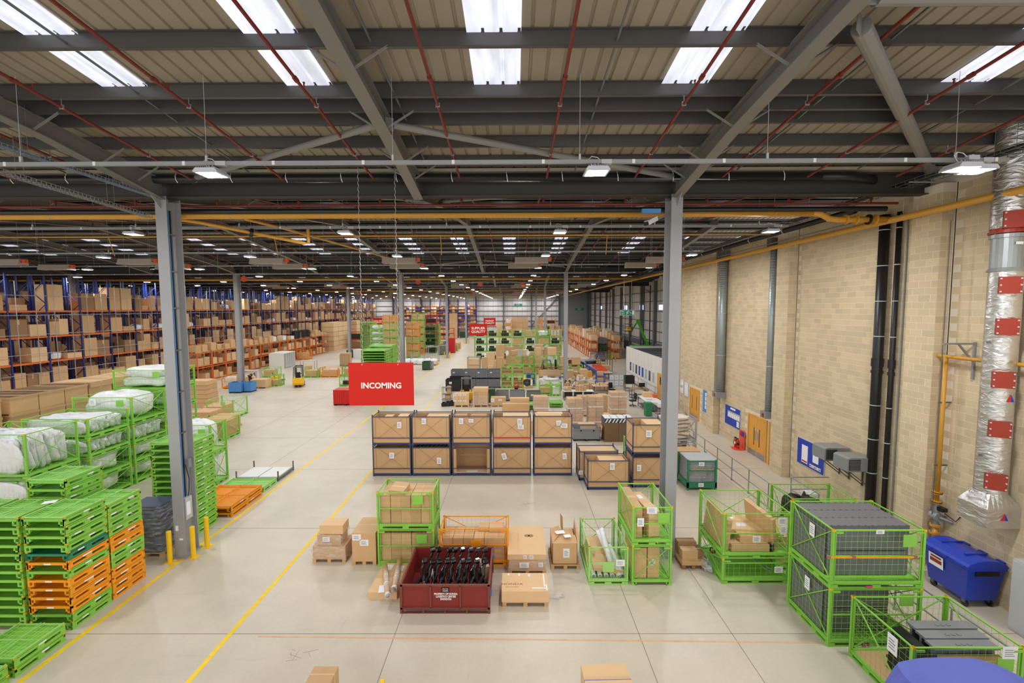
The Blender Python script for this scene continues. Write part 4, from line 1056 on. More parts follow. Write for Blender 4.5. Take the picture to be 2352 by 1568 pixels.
def blue_stillage(label, x0, y0, z, w=1.92, d=1.15, h=1.46, front=True, papers=(), inside=(), group='blue stillages with cardboard walls', redrail=False):
    t = thing('stillage', label, 'stillage', (x0+w/2, y0+d/2, z), group=group)
    k = (round(w, 2), round(d, 2), round(h, 2))
    def fr():
        mb = MB()
        for x in (-w/2+.025, w/2-.025):
            for y in (-d/2+.025, d/2-.025): mb.cb(x, y, 0, .05, .05, h+.095)
        for zz in (h-.03, .36):
            for y in (-d/2+.02, d/2-.02): mb.cb(0, y, zz, w, .035, .035)
            for x in (-w/2+.02, w/2-.02): mb.cb(x, 0, zz, .035, d, .035)
        return mb.mesh('frame', 'blue_frame')
    def ba():
        mb = MB().cb(0, 0, .06, w, d, .07)
        for x in (-w/2+.06, w/2-.06): mb.cb(x, 0, 0, .1, d, .06)
        return mb.mesh('base', 'blue_base')
    ob('frame', cached(('bsf', k), fr), t); ob('base', cached(('bsb', k), ba), t)
    def cw():
        mb = MB(); y = -d/2+.012
        mb.bar((-w/2+.3, y, h-.03), (w/2-.3, y, .36), .008).bar((w/2-.3, y, h-.03), (-w/2+.3, y, .36), .008)
        for x in (-w/2+.18, w/2-.18): mb.bar((x, y, h-.03), (x, y, .36), .008)
        for x in (-1, 1): mb.bar((x*(w/2-.005), -d/2, h-.03), (x*(w/2-.005), d/2, .36), .008)
        return mb.mesh('cross_wire', 'card_dark')
    ob('cross_wire', cached(('bsc', k), cw), t, kind='stuff')
    wl = cached(('bsw', k), lambda: MB().box(-w/2+.05, -.008, .13, w/2-.05, .008, h-.05).mesh('board_wall', 'card'))
    ws = cached(('bss', k), lambda: MB().box(-.008, -d/2+.05, .13, .008, d/2-.05, h-.05).mesh('board_wall', 'card'))
    if front: ob('board_wall', wl, t, (0, -d/2+.045, 0))
    else:
        MB().box(-w/2+.05, -d/2+.03, .13, -w/2+.2, -d/2+.05, h-.1).box(w/2-.2, -d/2+.03, .13, w/2-.05, -d/2+.05, h-.1).build('board_flap', 'card', t, kind='stuff'); MB().box(-w/2+.2, -d/2+.05, .13, w/2-.2, -d/2+.5, .16).box(-w/2+.15, -d/2+.0, .16, w/2-.2, -d/2+.35, .19).build('fallen_board', 'card_pale', t, kind='stuff')
        MB().box(-.25, -d/2+.02, .2, .3, -d/2+.2, .205).build('paper_label', 'paper', t)
    ob('board_wall', wl, t, (0, d/2-.045, 0)); ob('board_wall', ws, t, (-w/2+.045, 0, 0)); ob('board_wall', ws, t, (w/2-.045, 0, 0))
    ob('board_floor', cached(('bsd', k), lambda: MB().cb(0, 0, .13, w-.1, d-.1, .01).mesh('board_floor', 'card_in')), t)
    if redrail: MB().cb(0, -d/2-.002, .36, w, .02, .036).build('red_rail', 'red', t)
    if inside:
        for (a, b, c, e, zt) in inside: MB().box(a-w/2, b-d/2, .14, c-w/2, e-d/2, zt).build('packed_carton', 'card_pale', t)
    for (u, v, pw, ph, rr) in papers:
        p = ob('paper_label', PAPER, t, (u-w/2, -d/2-.004, v), 0, (pw, 1, ph)); p.rotation_euler = (0, rr, 0)
    return t
def plastic_box(label, x0, y0, z, w, d, h, m='grey_crate', feet=True, lid=False, group=None, paper=None, name='plastic_box', ribs=True):
    t = thing(name, label, 'crate', (x0+w/2, y0+d/2, z), group=group); hf = .12 if feet else 0
    mb = MB(); mb.box(-w/2, -d/2, hf, w/2, -d/2+.04, h).box(-w/2, d/2-.04, hf, w/2, d/2, h).box(-w/2, -d/2+.04, hf, -w/2+.04, d/2-.04, h).box(w/2-.04, -d/2+.04, hf, w/2, d/2-.04, h).cb(0, 0, hf, w-.08, d-.08, .03)
    mb.cb(0, -d/2, h-.07, w+.03, .04, .07); mb.cb(0, d/2, h-.07, w+.03, .04, .07)
    mb.build('walls', m, t)
    if ribs:
        mb = MB(); n = max(3, int(w/.16))
        for i in range(n+1): mb.cb(-w/2+w*i/n, -d/2-.008, hf+.02, .02, .02, h-.12-hf)
        for zz in (.35, .6): mb.cb(0, -d/2-.008, h*zz, w, .02, .03)
        mb.build('rib', m, t, kind='stuff')
    if feet:
        mb = MB(); n = 6
        for x in (-w/2+.08, 0, w/2-.08): MB().cb(x, 0, 0, .14, d, hf).build('skid', 'black_matt', t)
    if lid: MB().cb(0, 0, h, w+.04, d+.04, .05).build('lid', m, t)
    if paper: ob('paper_label', PAPER, t, (paper[0]-w/2, -d/2-.022, paper[1]), 0, (paper[2], 1, paper[3]))
    return t
def forklift(label, x, y, rz, m='forklift_yellow', name='forklift'):
    t = thing(name, label, 'forklift', (x, y, 0), rz)      # faces +y
    MB().prism([(-.95, .35), (-1.05, .55), (-1.02, .95), (-.75, 1.0), (.25, 1.0), (.3, .78), (.75, .62), (.85, .2), (-.8, .2)], 'x', -.52, .52).build('chassis', m, t)
    MB().prism([(-1.06, .3), (-1.14, .5), (-1.1, .95), (-.8, .95), (-.8, .3)], 'x', -.5, .5).build('counterweight', m, t)
    mb = MB()
    for s in (-1, 1): mb.bar((s*.45, -.8, .98), (s*.42, -.55, 2.1), .08, .09).bar((s*.45, .55, .7), (s*.42, .25, 2.1), .07, .07)
    for k in range(6): mb.bar((-.42, -.55+.16*k, 2.12), (.42, -.55+.16*k, 2.12), .035, .03)
    for s in (-1, 1): mb.bar((s*.42, -.58, 2.11), (s*.42, .28, 2.11), .07, .05)
    mb.bar((-.42, -.57, 2.11), (.42, -.57, 2.11), .06)
    mb.build('overhead_guard', 'galv_dark' if m == 'forklift_yellow' else 'black', t, kind='stuff')
    MB().prism([(-.6, 1.0), (-.1, 1.0), (-.1, 1.12), (-.42, 1.14), (-.55, 1.6), (-.66, 1.6)], 'x', -.24, .24).build('seat', 'seat_black', t)
    MB().cyl((0, .42, .8), (0, .2, 1.2), .03, 8).cyl((0, .2, 1.2), (0, .17, 1.25), .17, 14).build('steering_wheel', 'black', t)
    mb = MB()
    for s in (-1, 1): mb.box(s*.36-.05, .85, .08, s*.36+.05, .98, 2.15).box(s*.26-.03, .9, .3, s*.26+.03, 1.0, 2.2)
    for z in (.3, 1.2, 2.1): mb.box(-.36, .88, z, .36, .95, z+.08)
    mb.build('mast', 'black', t)
    MB().box(-.46, 1.0, .3, .46, 1.05, .42).box(-.46, 1.0, .62, .46, 1.05, .72).box(-.3, 1.0, .3, -.24, 1.05, 1.3).box(.24, 1.0, .3, .3, 1.05, 1.3).build('carriage', 'black', t)
    for s in (-1, 1): MB().box(s*.26-.05, 1.02, .1, s*.26+.05, 1.07, .6).box(s*.26-.05, 1.02, .06, s*.26+.05, 2.0, .1).build('fork', 'black', t)
    for (xx, yy, r) in ((-.45, .62, .24), (.45, .62, .24), (-.2, -.78, .2), (.2, -.78, .2)): MB().cyl((xx-.09, yy, r), (xx+.09, yy, r), r, 16).build('wheel', 'black', t)
    return t
def person(label, loc, rz, joints, cloth, hair, vest=None, sleeve=None):
    """joints: name -> (x,y,z,radius); skin-modifier body, with trousers, top, hands, head as material zones by height"""
    names = ['pelvis', 'waist', 'chest', 'neck', 'head', 'crown', 'shl', 'ell', 'hal', 'shr', 'elr', 'har', 'hpl', 'knl', 'anl', 'tol', 'hpr', 'knr', 'anr', 'tor']
    E = [(0,1),(1,2),(2,3),(3,4),(4,5),(2,6),(6,7),(7,8),(2,9),(9,10),(10,11),(0,12),(12,13),(13,14),(14,15),(0,16),(16,17),(17,18),(18,19)]
    t = thing('person', label, 'person', loc, rz)
    def body(nm, idx, m, grow=1.0):
        mp = {k: i for i, k in enumerate(idx)}
        me = bpy.data.meshes.new(nm); me.from_pydata([joints[k][:3] for k in idx], [(mp[names[a]], mp[names[b]]) for a, b in E if names[a] in mp and names[b] in mp], [])
        me.materials.append(M[m]); o = ob(nm, me, t)
        md = o.modifiers.new('skin', 'SKIN'); md.use_smooth_shade = True
        for i, k in enumerate(idx):
            v = me.skin_vertices[0].data[i]; r = joints[k][3]*grow; v.radius = (r, r); v.use_root = (i == 0)
        s = o.modifiers.new('sub', 'SUBSURF'); s.levels = 1; s.render_levels = 1
        return o
    body('body', names, 'skin', .96)
    body('top', ['waist', 'chest', 'neck', 'shl', 'ell', 'shr', 'elr'] if not sleeve else ['waist', 'chest', 'neck', 'shl', 'ell', 'hal', 'shr', 'elr', 'har'][:9 if sleeve == 2 else 7], cloth, 1.08)
    body('trousers', ['pelvis', 'hpl', 'knl', 'anl', 'hpr', 'knr', 'anr'], 'cloth_dark', 1.1)
    if vest: body('safety_vest', ['waist', 'chest', 'shl', 'shr'], vest, 1.16)
    h = joints['crown']; k = joints['head']
    MB().add(*[[(h[0]+.1*cos(a)*cos(b), h[1]+.02+.11*sin(a)*cos(b), h[2]-.03+.1*sin(b)) for b in (0, .5, 1.0, 1.5) for a in [2*pi*i/10 for i in range(10)]], [(j*10+i, j*10+(i+1) % 10, (j+1)*10+(i+1) % 10, (j+1)*10+i) for j in range(3) for i in range(10)]]).build('hair', hair, t, smooth=True)
    for s in (-1, 1):
        MB().cb(k[0]+s*.035, k[1]-.098, k[2]+.0, .02, .012, .012).build('eye', 'black', t)
    MB().cb(k[0], k[1]-.11, k[2]-.04, .022, .03, .035).build('nose', 'skin', t)
    for hd, wr in (('hal', 'ell'), ('har', 'elr')):
        a = Vector(joints[hd][:3]); d = (a-Vector(joints[wr][:3])).normalized(); u = d.cross(Vector((0, 0, 1))).normalized() if abs(d.z) < .95 else Vector((1, 0, 0))
        mb = MB()
        for q, l in ((-.03, .07), (-.01, .085), (.01, .08), (.03, .065)): mb.tube([a+u*q+d*.02, a+u*q+d*(.03+l*.55), a+u*q*.9+d*(.02+l*.85)-Vector((0, 0, .02))], .009, 5)
        mb.tube([a+u*.03, a+u*.055+d*.03, a+u*.05+d*.06], .01, 5)
        mb.build('fingers', 'skin', t, kind='stuff')
    return t
STAND = dict(pelvis=(0,0,.95,.15), waist=(0,0,1.1,.14), chest=(0,0,1.36,.15), neck=(0,-.01,1.52,.06), head=(0,-.03,1.63,.1), crown=(0,-.01,1.72,.09), shl=(-.2,0,1.42,.07), ell=(-.27,.0,1.14,.05), hal=(-.24,-.16,.95,.04), shr=(.2,0,1.42,.07), elr=(.27,.0,1.14,.05), har=(.24,-.16,.95,.04), hpl=(-.1,0,.88,.1), knl=(-.11,-.01,.48,.075), anl=(-.11,.02,.09,.05), tol=(-.12,-.14,.04,.045), hpr=(.1,0,.88,.1), knr=(.11,-.01,.48,.075), anr=(.11,.02,.09,.05), tor=(.12,-.14,.04,.045))
LEAN = dict(STAND, chest=(0,-.16,1.3,.15), waist=(0,-.05,1.1,.14), neck=(0,-.26,1.44,.06), head=(0,-.34,1.52,.1), crown=(0,-.34,1.62,.09), shl=(-.19,-.18,1.36,.07), ell=(-.25,-.34,1.12,.05), hal=(-.2,-.55,1.0,.04), shr=(.19,-.18,1.36,.07), elr=(.25,-.34,1.12,.05), har=(.2,-.55,1.0,.04))
BEND = dict(STAND, chest=(0,-.36,1.12,.16), waist=(0,-.14,1.06,.15), neck=(0,-.52,1.16,.06), head=(0,-.62,1.18,.1), crown=(0,-.7,1.24,.09), shl=(-.19,-.4,1.15,.07), ell=(-.24,-.52,.88,.05), hal=(-.18,-.62,.66,.04), shr=(.19,-.4,1.15,.07), elr=(.24,-.52,.88,.05), har=(.18,-.62,.66,.04))
# ---------------------------------------------------------------- foreground row
# red stillage with black suspension arms
t = thing('red_stillage', 'open dark red steel stillage filled with black axle arms', 'stillage', (-1.92, 13.15, 0))
w_, d_, h_ = 2.46, 2.0, .8
for nm, bx_ in (('front_panel', (-w_/2+.03, -d_/2+.02, .14, w_/2-.03, -d_/2+.05, h_)), ('rear_panel', (-w_/2+.03, d_/2-.05, .14, w_/2-.03, d_/2-.02, h_)), ('side_panel', (-w_/2+.02, -d_/2+.03, .14, -w_/2+.05, d_/2-.03, h_)), ('side_panel', (w_/2-.05, -d_/2+.03, .14, w_/2-.02, d_/2-.03, h_)), ('deck', (-w_/2, -d_/2, .11, w_/2, d_/2, .15))):
    MB().box(*bx_).build(nm, 'red_bin', t)
for x in (-w_/2+.02, w_/2-.02):
    for y in (-d_/2+.02, d_/2-.02): MB().cb(x, y, 0, .07, .07, h_+.04).build('corner_post', 'red_rim', t)
for y in (-d_/2+.01, d_/2-.01): MB().cb(0, y, h_-.02, w_, .05, .05).build('top_rail', 'red_rim', t); MB().cb(0, y, .12, w_, .05, .05).build('bottom_rail', 'red_rim', t); MB().cb(0, y, .0, w_, .04, .025).build('skid_rail', 'red_rim', t)
for x in (-w_/2+.01, w_/2-.01): MB().cb(x, 0, h_-.02, .05, d_, .05).build('top_rail', 'red_rim', t)
for x in (-.4, .42): MB().cb(x, -d_/2+.005, .15, .05, .04, h_-.15).build('stiffener', 'red_rim', t)
for x in (-.6, 0, .6): MB().cb(x, -d_/2+.02, .02, .05, .05, .1).cb(x, d_/2-.02, .02, .05, .05, .1).build('foot_block', 'red_rim', t, kind='stuff')
for i, s in enumerate(('PROPERTY OF HONDA', 'LOGISTICS CENTRE', 'SWINDON')): text(s, .078, 'letter_white', t, (0.02, -d_/2+.01, .55-.075*i), bold=.0025, sx=.8)
MB().box(-.1, -d_/2+.006, .6, .12, -d_/2+.02, .73).build('stencil_plate', 'black', t)
for i, s in enumerate(('POLYTEC', 'HOLDEN')): text(s, .05, 'letter_white', t, (.01, -d_/2+.004, .695-.055*i), sx=.75)
MB().box(w_/2+.02, -d_/2-.0, .5, w_/2+.06, -d_/2+.1, .62).box(w_/2+.01, d_/2-.3, .6, w_/2+.04, d_/2-.2, .72).build('blue_tag', 'strap_blue', t, kind='stuff')
def arm_mesh():
    mb = MB(); pts = [(0, -.35, .0), (.02, -.25, .18), (-.02, -.05, .34), (.06, .12, .5), (.05, .22, .66), (.1, .3, .8)]
    mb.tube(pts, .045, 8); mb.tube([(.0, -.3, .02), (-.07, -.12, .2), (-.05, .05, .36), (.05, .12, .5)], .03, 6)
    mb.bar((-.05, -.12, .26), (.07, -.1, .26), .05, .09).bar((-.02, .0, .4), (.1, .02, .4), .04, .08)
    mb.cyl((.05, .27, .83), (.15, .33, .83), .085, 14); mb.cyl((-.06, -.34, .03), (.06, -.34, .03), .07, 12)
    return mb.mesh('axle_arm', 'dark_gloss')
am = arm_mesh(); bush = MB().cyl((.045, .266, .83), (.155, .334, .83), .04, 10).mesh('bush', 'grey_mid'); bolt = MB().box(-.02, -.15, .22, .03, -.08, .27).mesh('bracket', 'grey_mid')
for row, (yy, n, x0) in enumerate(((12.68, 9, -2.78), (13.32, 8, -2.62))):
    for i in range(n):
        z0 = .2; o = ob('axle_arm', am, None, (x0+.225*i+R.uniform(-.01, .01), yy, z0), R.uniform(-.1, .05), None, f'black axle arm in the red stillage, {ORD[i]} along the {"near" if row == 0 else "rear"} row', 'car part', 'axle arms in the red stillage')
        o.rotation_euler = (R.uniform(-.08, .02), R.uniform(-.05, .05), R.uniform(-.12, .06)); ob('bush', bush, o); ob('bracket', bolt, o)
carton('flattened cardboard scrap lying in the corner of the red stillage', -1.05, 13.3, .16, .25, .5, .5, 'card', rz=.2)
# flat carton with two rolls
carton('long flat carton under two wrapped rolls, beside the red stillage', -4.24, 12.78, 0, .84, 1.55, .2, 'card_pale', rz=-.02, top=((.25, 1.3, .2, .3), (.62, 1.25, .22, .3)), name='flat_carton')
def roll(label, p, q, r, m='bag', core='card_pale', band=True):
    P, Q = Vector(p), Vector(q); t = thing('wrapped_roll', label, 'roll', p); d = Q-P
    MB().cyl((0, 0, 0), d, r, 14).build('roll', core, t, smooth=True)
    MB().cyl(d*.12, d*.7, r+.012, 14, caps=False).build('film_sleeve', 'film_thick', t, smooth=True)
    if band: MB().cyl(d*.0, d*.06, r+.01, 14).build('end_cap', m, t); MB().cyl(d*.35, d*.37, r+.016, 14).build('tape_band', 'paper', t)
roll('cream roll lying on the flat carton, nearer the aisle', (-3.6, 12.5, .27), (-4.12, 14.1, .27), .07)
roll('cream roll lying on the flat carton, nearer the red stillage', (-3.5, 12.8, .28), (-3.72, 14.35, .3), .075)
ob('document_pouch', TOPPAPER, None, (-3.85, 12.95, .205), .2, (.26, .36, 1), 'white document pouch on the front end of the flat carton', 'paper')
# small wrapped pallet, tall carton on pallet
pallet('wooden pallet under the film-wrapped cartons by the aisle line', -6.7, 14.69, 0, 1.1, .85)
t = thing('wrapped_load', 'film-wrapped cartons on the pallet closest to the second aisle line', 'load', (-6.15, 15.12, .14))
for nm, a in (('carton', (-.54, -.4, 0, .54, .4, .4)), ('carton', (-.42, -.3, .4, .36, .34, .75))): MB().box(*a).build(nm, 'card', t)
ob('paper_label', PAPER, t, (-.12, -.31, .52), 0, (.24, 1, .16)); wrap(t, 1.06, .8, .42); wrap(t, .8, .66, .38, .4)
carton('closed carton on top of the film-wrapped load by the aisle line', -6.5, 14.85, .9, .78, .55, .3, 'card_pale')
pallet('wooden pallet under the tall carton beside the green cages', -5.34, 14.55, 0, .8, 1.15)
carton('tall carton with two printed labels standing beside the double green cage', -5.32, 14.55, .14, .78, 1.15, .95, papers=((.16, .7, .28, .2), (.4, .52, .28, .2)))
# pair of green cages
def fill(where, x0, y0, z0, x1, y1, z1, nx, ny, nz, group, m='card', jit=.012, hide_inner=True, gap=.012):
    w, d, h = (x1-x0)/nx, (y1-y0)/ny, (z1-z0)/nz
    for k in range(nz):
        for j in range(ny):
            for i in range(nx):
                if hide_inner and k < nz-1 and j > 0 and 0 < i < nx-1: continue
                lay = 'top layer' if k == nz-1 else ORD[k]+' layer'
                rw = f', {ORD[j]} row' if ny > 1 else ''
                cl = f', {ORD[i]} from left' if nx > 1 else ''
                carton(f'carton in {where}, {lay}{rw}{cl}', x0+i*w+gap/2+R.uniform(-jit, jit)*.5, y0+j*d+gap/2, z0+k*h, w-gap, d-gap, h-.004, m, R.uniform(-jit, jit), group, name='packed_carton')
cage('green cage of brown cartons, lower of the pair behind the red stillage', -4.45, 14.45, 0, 1.84, 1.22, 1.25, step=.15, style='slots', placard=(.78, .68), group='green cages in the front row')
fill('lower green pair cage', -4.36, 14.53, .16, -2.70, 15.58, 1.1, 5, 2, 2, 'cartons in the green cage pair')
cage('green cage heaped with brown cartons, upper of the pair behind red stillage', -4.45, 14.45, 1.25, 1.84, 1.22, 1.25, step=.15, placard=(.72, .72), group='green cages in the front row')
fill('upper green pair cage', -4.36, 14.53, 1.41, -2.70, 15.58, 2.36, 5, 2, 2, 'cartons in the green cage pair')
o = carton('loose carton lying tilted on top of the upper green cage', -4.05, 14.55, 2.38, .5, .6, .16, rz=-.15); o.rotation_euler = (.12, .05, -.15)
# orange cage
cage('orange cage of brown cartons with half gate, behind the red stillage', -2.46, 14.5, 0, 2.26, 1.0, 1.25, 'orange', front='half', step=.16, placard=(.53, .5), group='orange cages')
fill('orange cage behind the stillage', -2.36, 14.56, .16, -.32, 15.4, .92, 6, 2, 2, 'cartons in the orange cage')
carton('carton on the top layer of the orange cage, near its middle', -1.2, 15.0, .925, .34, .38, .12); carton('long carton on the top layer of the orange cage, towards its right end', -.85, 14.95, .925, .5, .42, .14)
# big flat carton on wrapped stack, Honda carton
pallet('wooden pallet under the film-wrapped stack right of the orange cage', -.2, 14.0, 0, 1.2, 1.9)
t = thing('wrapped_load', 'film-wrapped carton block under the big flat pale carton', 'load', (.4, 14.95, .14)); MB().box(-.58, -.93, 0, .58, .93, .34).build('carton', 'card', t); wrap(t, 1.16, 1.86, .34); ob('paper_label', PAPER, t, (-.1, -.97, .1), 0, (.3, 1, .17)); ob('paper_label', PAPER, t, (.42, -.97, .12), 0, (.14, 1, .15))
carton('big flat pale carton with dark oval on top, on a wrapped stack', -.22, 14.0, .49, 1.22, 1.9, .17, 'card_pale', papers=((.55, .02, .1, .12), (.75, .02, .12, .12)), tape='card_pale')
MB().cyl((.42, 15.2, .661), (.42, 15.2, .664), .09, 16).cyl((.55, 15.2, .661), (.55, 15.2, .664), .09, 16).build('printed_oval', 'card_dark', None, label='dark printed double oval on the big flat carton', cat='print')
pallet('pale pallet under the carton printed HONDA', -.35, 12.42, 0, 1.3, .9)
c = carton('pale carton with red lettering and white tape strips nearest the camera', -.37, 12.42, .14, 1.33, .9, .32, 'card_pale', tape='card_pale')
text('HONDA', .13, 'red_panel', c, (-.28, -.12, 1.004), rx=0, name='brand_lettering', sx=1.2/1.33).scale = (1.3/1.33, 1/.9, 1)
text('GENUINE PARTS', .05, 'red_panel', c, (-.28, -.27, 1.004), rx=0).scale = (1/1.33, 1/.9, 1)
for (u, v, a, b) in ((.42, .1, .03, .7), (.46, -.3, .03, .3), (.3, -.33, .3, .05), (-.12, .4, .04, .12), (.1, .38, .04, .14), (-.36, .42, .04, .1)): ob('white_tape', TOPPAPER, c, (u, v, 1.004), 0, (a, b, 1))
t = thing('film_scrap', 'crumpled clear film lying at the foot of the pale carton', 'plastic film', (1.15, 12.9, .02)); 
ob('film', bag_mesh(5, .5, .25, .06, .3, 'film'), t)
# open carton on pallet
pallet('wooden pallet carrying the open-topped carton', 1.16, 14.28, 0, .95, 1.15)
t = thing('open_carton', 'open-topped carton with torn flaps on a pallet beside the flat carton', 'box', (1.62, 14.85, .14))
w_, d_, h_ = .8, 1.0, .7
for a in ((-w_/2, -d_/2, 0, w_/2, -d_/2+.012, h_), (-w_/2, d_/2-.012, 0, w_/2, d_/2, h_), (-w_/2, -d_/2, 0, -w_/2+.012, d_/2, h_), (w_/2-.012, -d_/2, 0, w_/2, d_/2, h_), (-w_/2, -d_/2, 0, w_/2, d_/2, .015)): MB().box(*a).build('carton_wall', 'card', t)
MB().bar((0, d_/2, h_), (0, d_/2+.12, h_+.42), .012, w_).build('flap', 'card_in', t)
MB().add([(-w_/2, -d_/2, h_), (w_/2, -d_/2, h_), (w_/2-.03, -d_/2+.35, h_+.1), (-w_/2+.05, -d_/2+.4, h_+.13)], [(0, 1, 2, 3), (3, 2, 1, 0)]).build('flap', 'card', t)
MB().add([(w_/2, -d_/2, h_), (w_/2, d_/2, h_), (w_/2+.02, d_/2, h_+.4), (w_/2+.1, -d_/2+.2, h_+.12)], [(0, 1, 2, 3), (3, 2, 1, 0)]).build('flap', 'card', t)
MB().add([(-w_/2, -d_/2, h_), (-w_/2, d_/2, h_), (-w_/2+.3, d_/2-.1, h_+.16), (-w_/2+.25, -d_/2+.3, h_+.16)], [(0, 1, 2, 3), (3, 2, 1, 0)]).build('flap', 'card', t)
MB().box(-w_/2+.03, -d_/2+.3, .3, w_/2-.05, d_/2-.05, h_+.02).build('packing_sheet', 'card_pale', t); ob('paper_label', PAPER, t, (.05, -d_/2, .22), 0, (.2, 1, .3))
ob('paper_sheet', TOPPAPER, t, (-.12, -.1, h_+.17), .3, (.3, .2, 1)); ob('paper_sheet', TOPPAPER, t, (.1, -.3, h_+.14), .2, (.22, .18, 1))
# open cage with tubes
G4 = 'green cages in the front row'
cage('narrow open green cage holding white tubes and flat cartons', 2.24, 13.45, 0, 1.2, 1.95, 1.2, 'green_pale', front='half', step=.15, placard=(.5, .4), group=G4, notes=((.8, .5, .26, .2),))
o = carton('large flat carton leaning inside the open green cage', 2.4, 14.0, .2, .6, 1.2, .12, 'card_pale'); o.rotation_euler = (.45, .1, .1); o.location = (2.72, 14.45, .42)
o = carton('folded brown carton sheet along the left of the open green cage', 2.3, 14.2, .16, .1, 1.0, .45, 'card'); o.rotation_euler = (0, .35, 0)
o = carton('long thin carton lying low at the front of the open cage', 2.4, 13.6, .3, .95, .3, .1, 'card'); o.rotation_euler = (0, .15, 0)
def tube_thing2(label, p, q, r, m='bag'):
    P, Q = Vector(p), Vector(q); t = thing('white_tube', label, 'tube', p, group='white tubes in the open cage'); MB().cyl((0, 0, 0), Q-P, r, 14).build('tube', m, t, smooth=True)
    d = (Q-P).normalized(); MB().cyl(-d*.005, d*.02, r*.7, 12).build('bore', 'grey_mid', t)
tube_thing2('white tube standing highest in the open green cage', (3.0, 13.62, .4), (2.82, 14.5, 1.25), .085)
tube_thing2('wide white tube leaning outwards in the open green cage', (3.22, 13.6, .2), (2.75, 14.75, 1.05), .09)
tube_thing2('white tube leaning in the right front corner of the open cage', (3.3, 13.62, .22), (3.05, 14.4, .75), .08)
for i in range(5): tube_thing2(f'white tube lying on the deck of the open cage, {ORD[i]} from the left', (2.42+.19*i, 13.56, .22), (2.45+.19*i, 14.5, .22), .065)
# double narrow cage by the right column
cage('narrow green cage with crossed front, lower of the pair by the right column', 3.54, 13.42, 0, 1.2, 1.95, 1.25, front='cross', style='feet', step=.15, placard=None, group=G4)
carton('tall brown carton with arrows in the lower narrow cage, aisle side', 3.6, 13.55, .16, .42, 1.0, .95); carton('tall brown carton in the lower narrow cage, beside the one with arrows', 4.05, 13.55, .16, .35, 1.0, .97, papers=((.1, .4, .12, .12), (.18, .45, .1, .14)))
cage('narrow green cage with printed placard, upper of the pair by the right column', 3.54, 13.42, 1.25, 1.2, 1.95, 1.2, front='half', step=.15, placard=(.78, .64), group=G4, notes=((.2, .5, .2, .26), (.48, .83, .3, .2)))
carton('long upright carton in the upper narrow cage against its aisle side', 3.62, 13.6, 1.41, .26, 1.6, .95, 'card')
o = carton('long slanted paper-wrapped carton in the upper narrow cage', 4.0, 13.65, 1.41, .34, 1.5, .8, 'card_pale', rz=.12, top=((.15, 1.1, .16, .3),))
# small pallet right of the column
pallet('small dark pallet between the right column and the tall green cages', 5.38, 14.28, 0, .75, .85, m='wood_dark')
carton('film-covered carton slab on the small pallet by the right column', 5.38, 14.28, .14, .76, .86, .12, 'card'); 
carton('white-strapped carton on the small pallet by the right column', 5.42, 14.4, .26, .5, .3, .3, 'card', name='strapped_carton')
carton('brown corrugated carton standing behind the white-strapped carton', 5.4, 14.72, .26, .6, .3, .42, 'card_dark'); carton('narrow brown carton beside the white-strapped carton', 5.94, 14.45, .26, .2, .5, .22, 'card_dark')
t = thing('film_scrap', 'trailing clear film hanging off the small pallet', 'plastic film', (6.15, 14.3, .0)); ob('film', bag_mesh(9, .3, .5, .3, .3, 'film_thick'), t)
# big open green cages
cage('wide low green cage nearly empty, lower of the right hand pair', 6.3, 13.49, 0, 2.05, 1.85, .8, front='low', fh=.8, step=.16, placard=None, group=G4, notes=((.83, .45, .26, .2),))
t = thing('trolley_frame', 'thin grey folding metal frame lying in the low green cage', 'frame', (7.6, 14.0, .3)); MB().bar((-.3, .2, .3), (.2, -.3, .0), .02).bar((-.2, .25, .3), (.32, -.25, .02), .02).bar((.0, .0, .15), (.12, .06, .15), .02).cyl((.2, -.3, 0), (.26, -.3, 0), .04, 8).build('frame_bars', 'galv', t)
t = thing('hand_tool', 'black and red clamp tool in the low green cage corner', 'tool', (6.6, 14.9, .2)); MB().tube([(-.1, 0, 0), (-.05, 0, .2), (.05, 0, .2), (.1, 0, 0)], .02, 6).build('clamp_frame', 'black', t); MB().cyl((0, -.05, .05), (0, .05, .05), .05, 8).build('handle', 'red', t)
cage('wide green cage holding large flat cartons, upper of the right hand pair', 6.3, 13.49, .8, 2.05, 1.85, 1.42, front='half', step=.16, placard=None, group=G4, notes=((.86, .75, .26, .22), (.88, .55, .2, .26)))
o = carton('tall carton sheet leaning on the left side of the wide cage', 6.4, 13.7, .96, .16, 1.5, .95, 'card'); o.rotation_euler = (0, .12, 0)
carton('brown carton lying at the front of the wide cage', 6.62, 13.6, .96, 1.15, .35, .22); carton('second brown carton layer in the wide cage, with loose white note', 6.95, 13.75, 1.18, .95, .5, .2, papers=((.5, .0, .25, .2),))
o = carton('large flat carton lying across the top of the wide cage', 6.7, 14.1, 1.3, 1.2, 1.0, .16, 'card_pale', top=((.6, .3, .3, .2), (.4, .7, .2, .14))); o.rotation_euler = (.08, -.04, -.12)
o = carton('carton sheet standing slanted at the right of the wide cage', 7.85, 13.7, .96, .12, 1.2, 1.2, 'card'); o.rotation_euler = (.15, -.25, .2)
t = thing('small_bottle', 'small dark canister standing in the wide green cage', 'canister', (7.85, 13.62, .96)); MB().cyl((0, 0, 0), (0, 0, .22), .05, 10).build('body', 'black', t); MB().cyl((0, 0, .22), (0, 0, .26), .03, 8).build('cap', 'grey_mid', t)
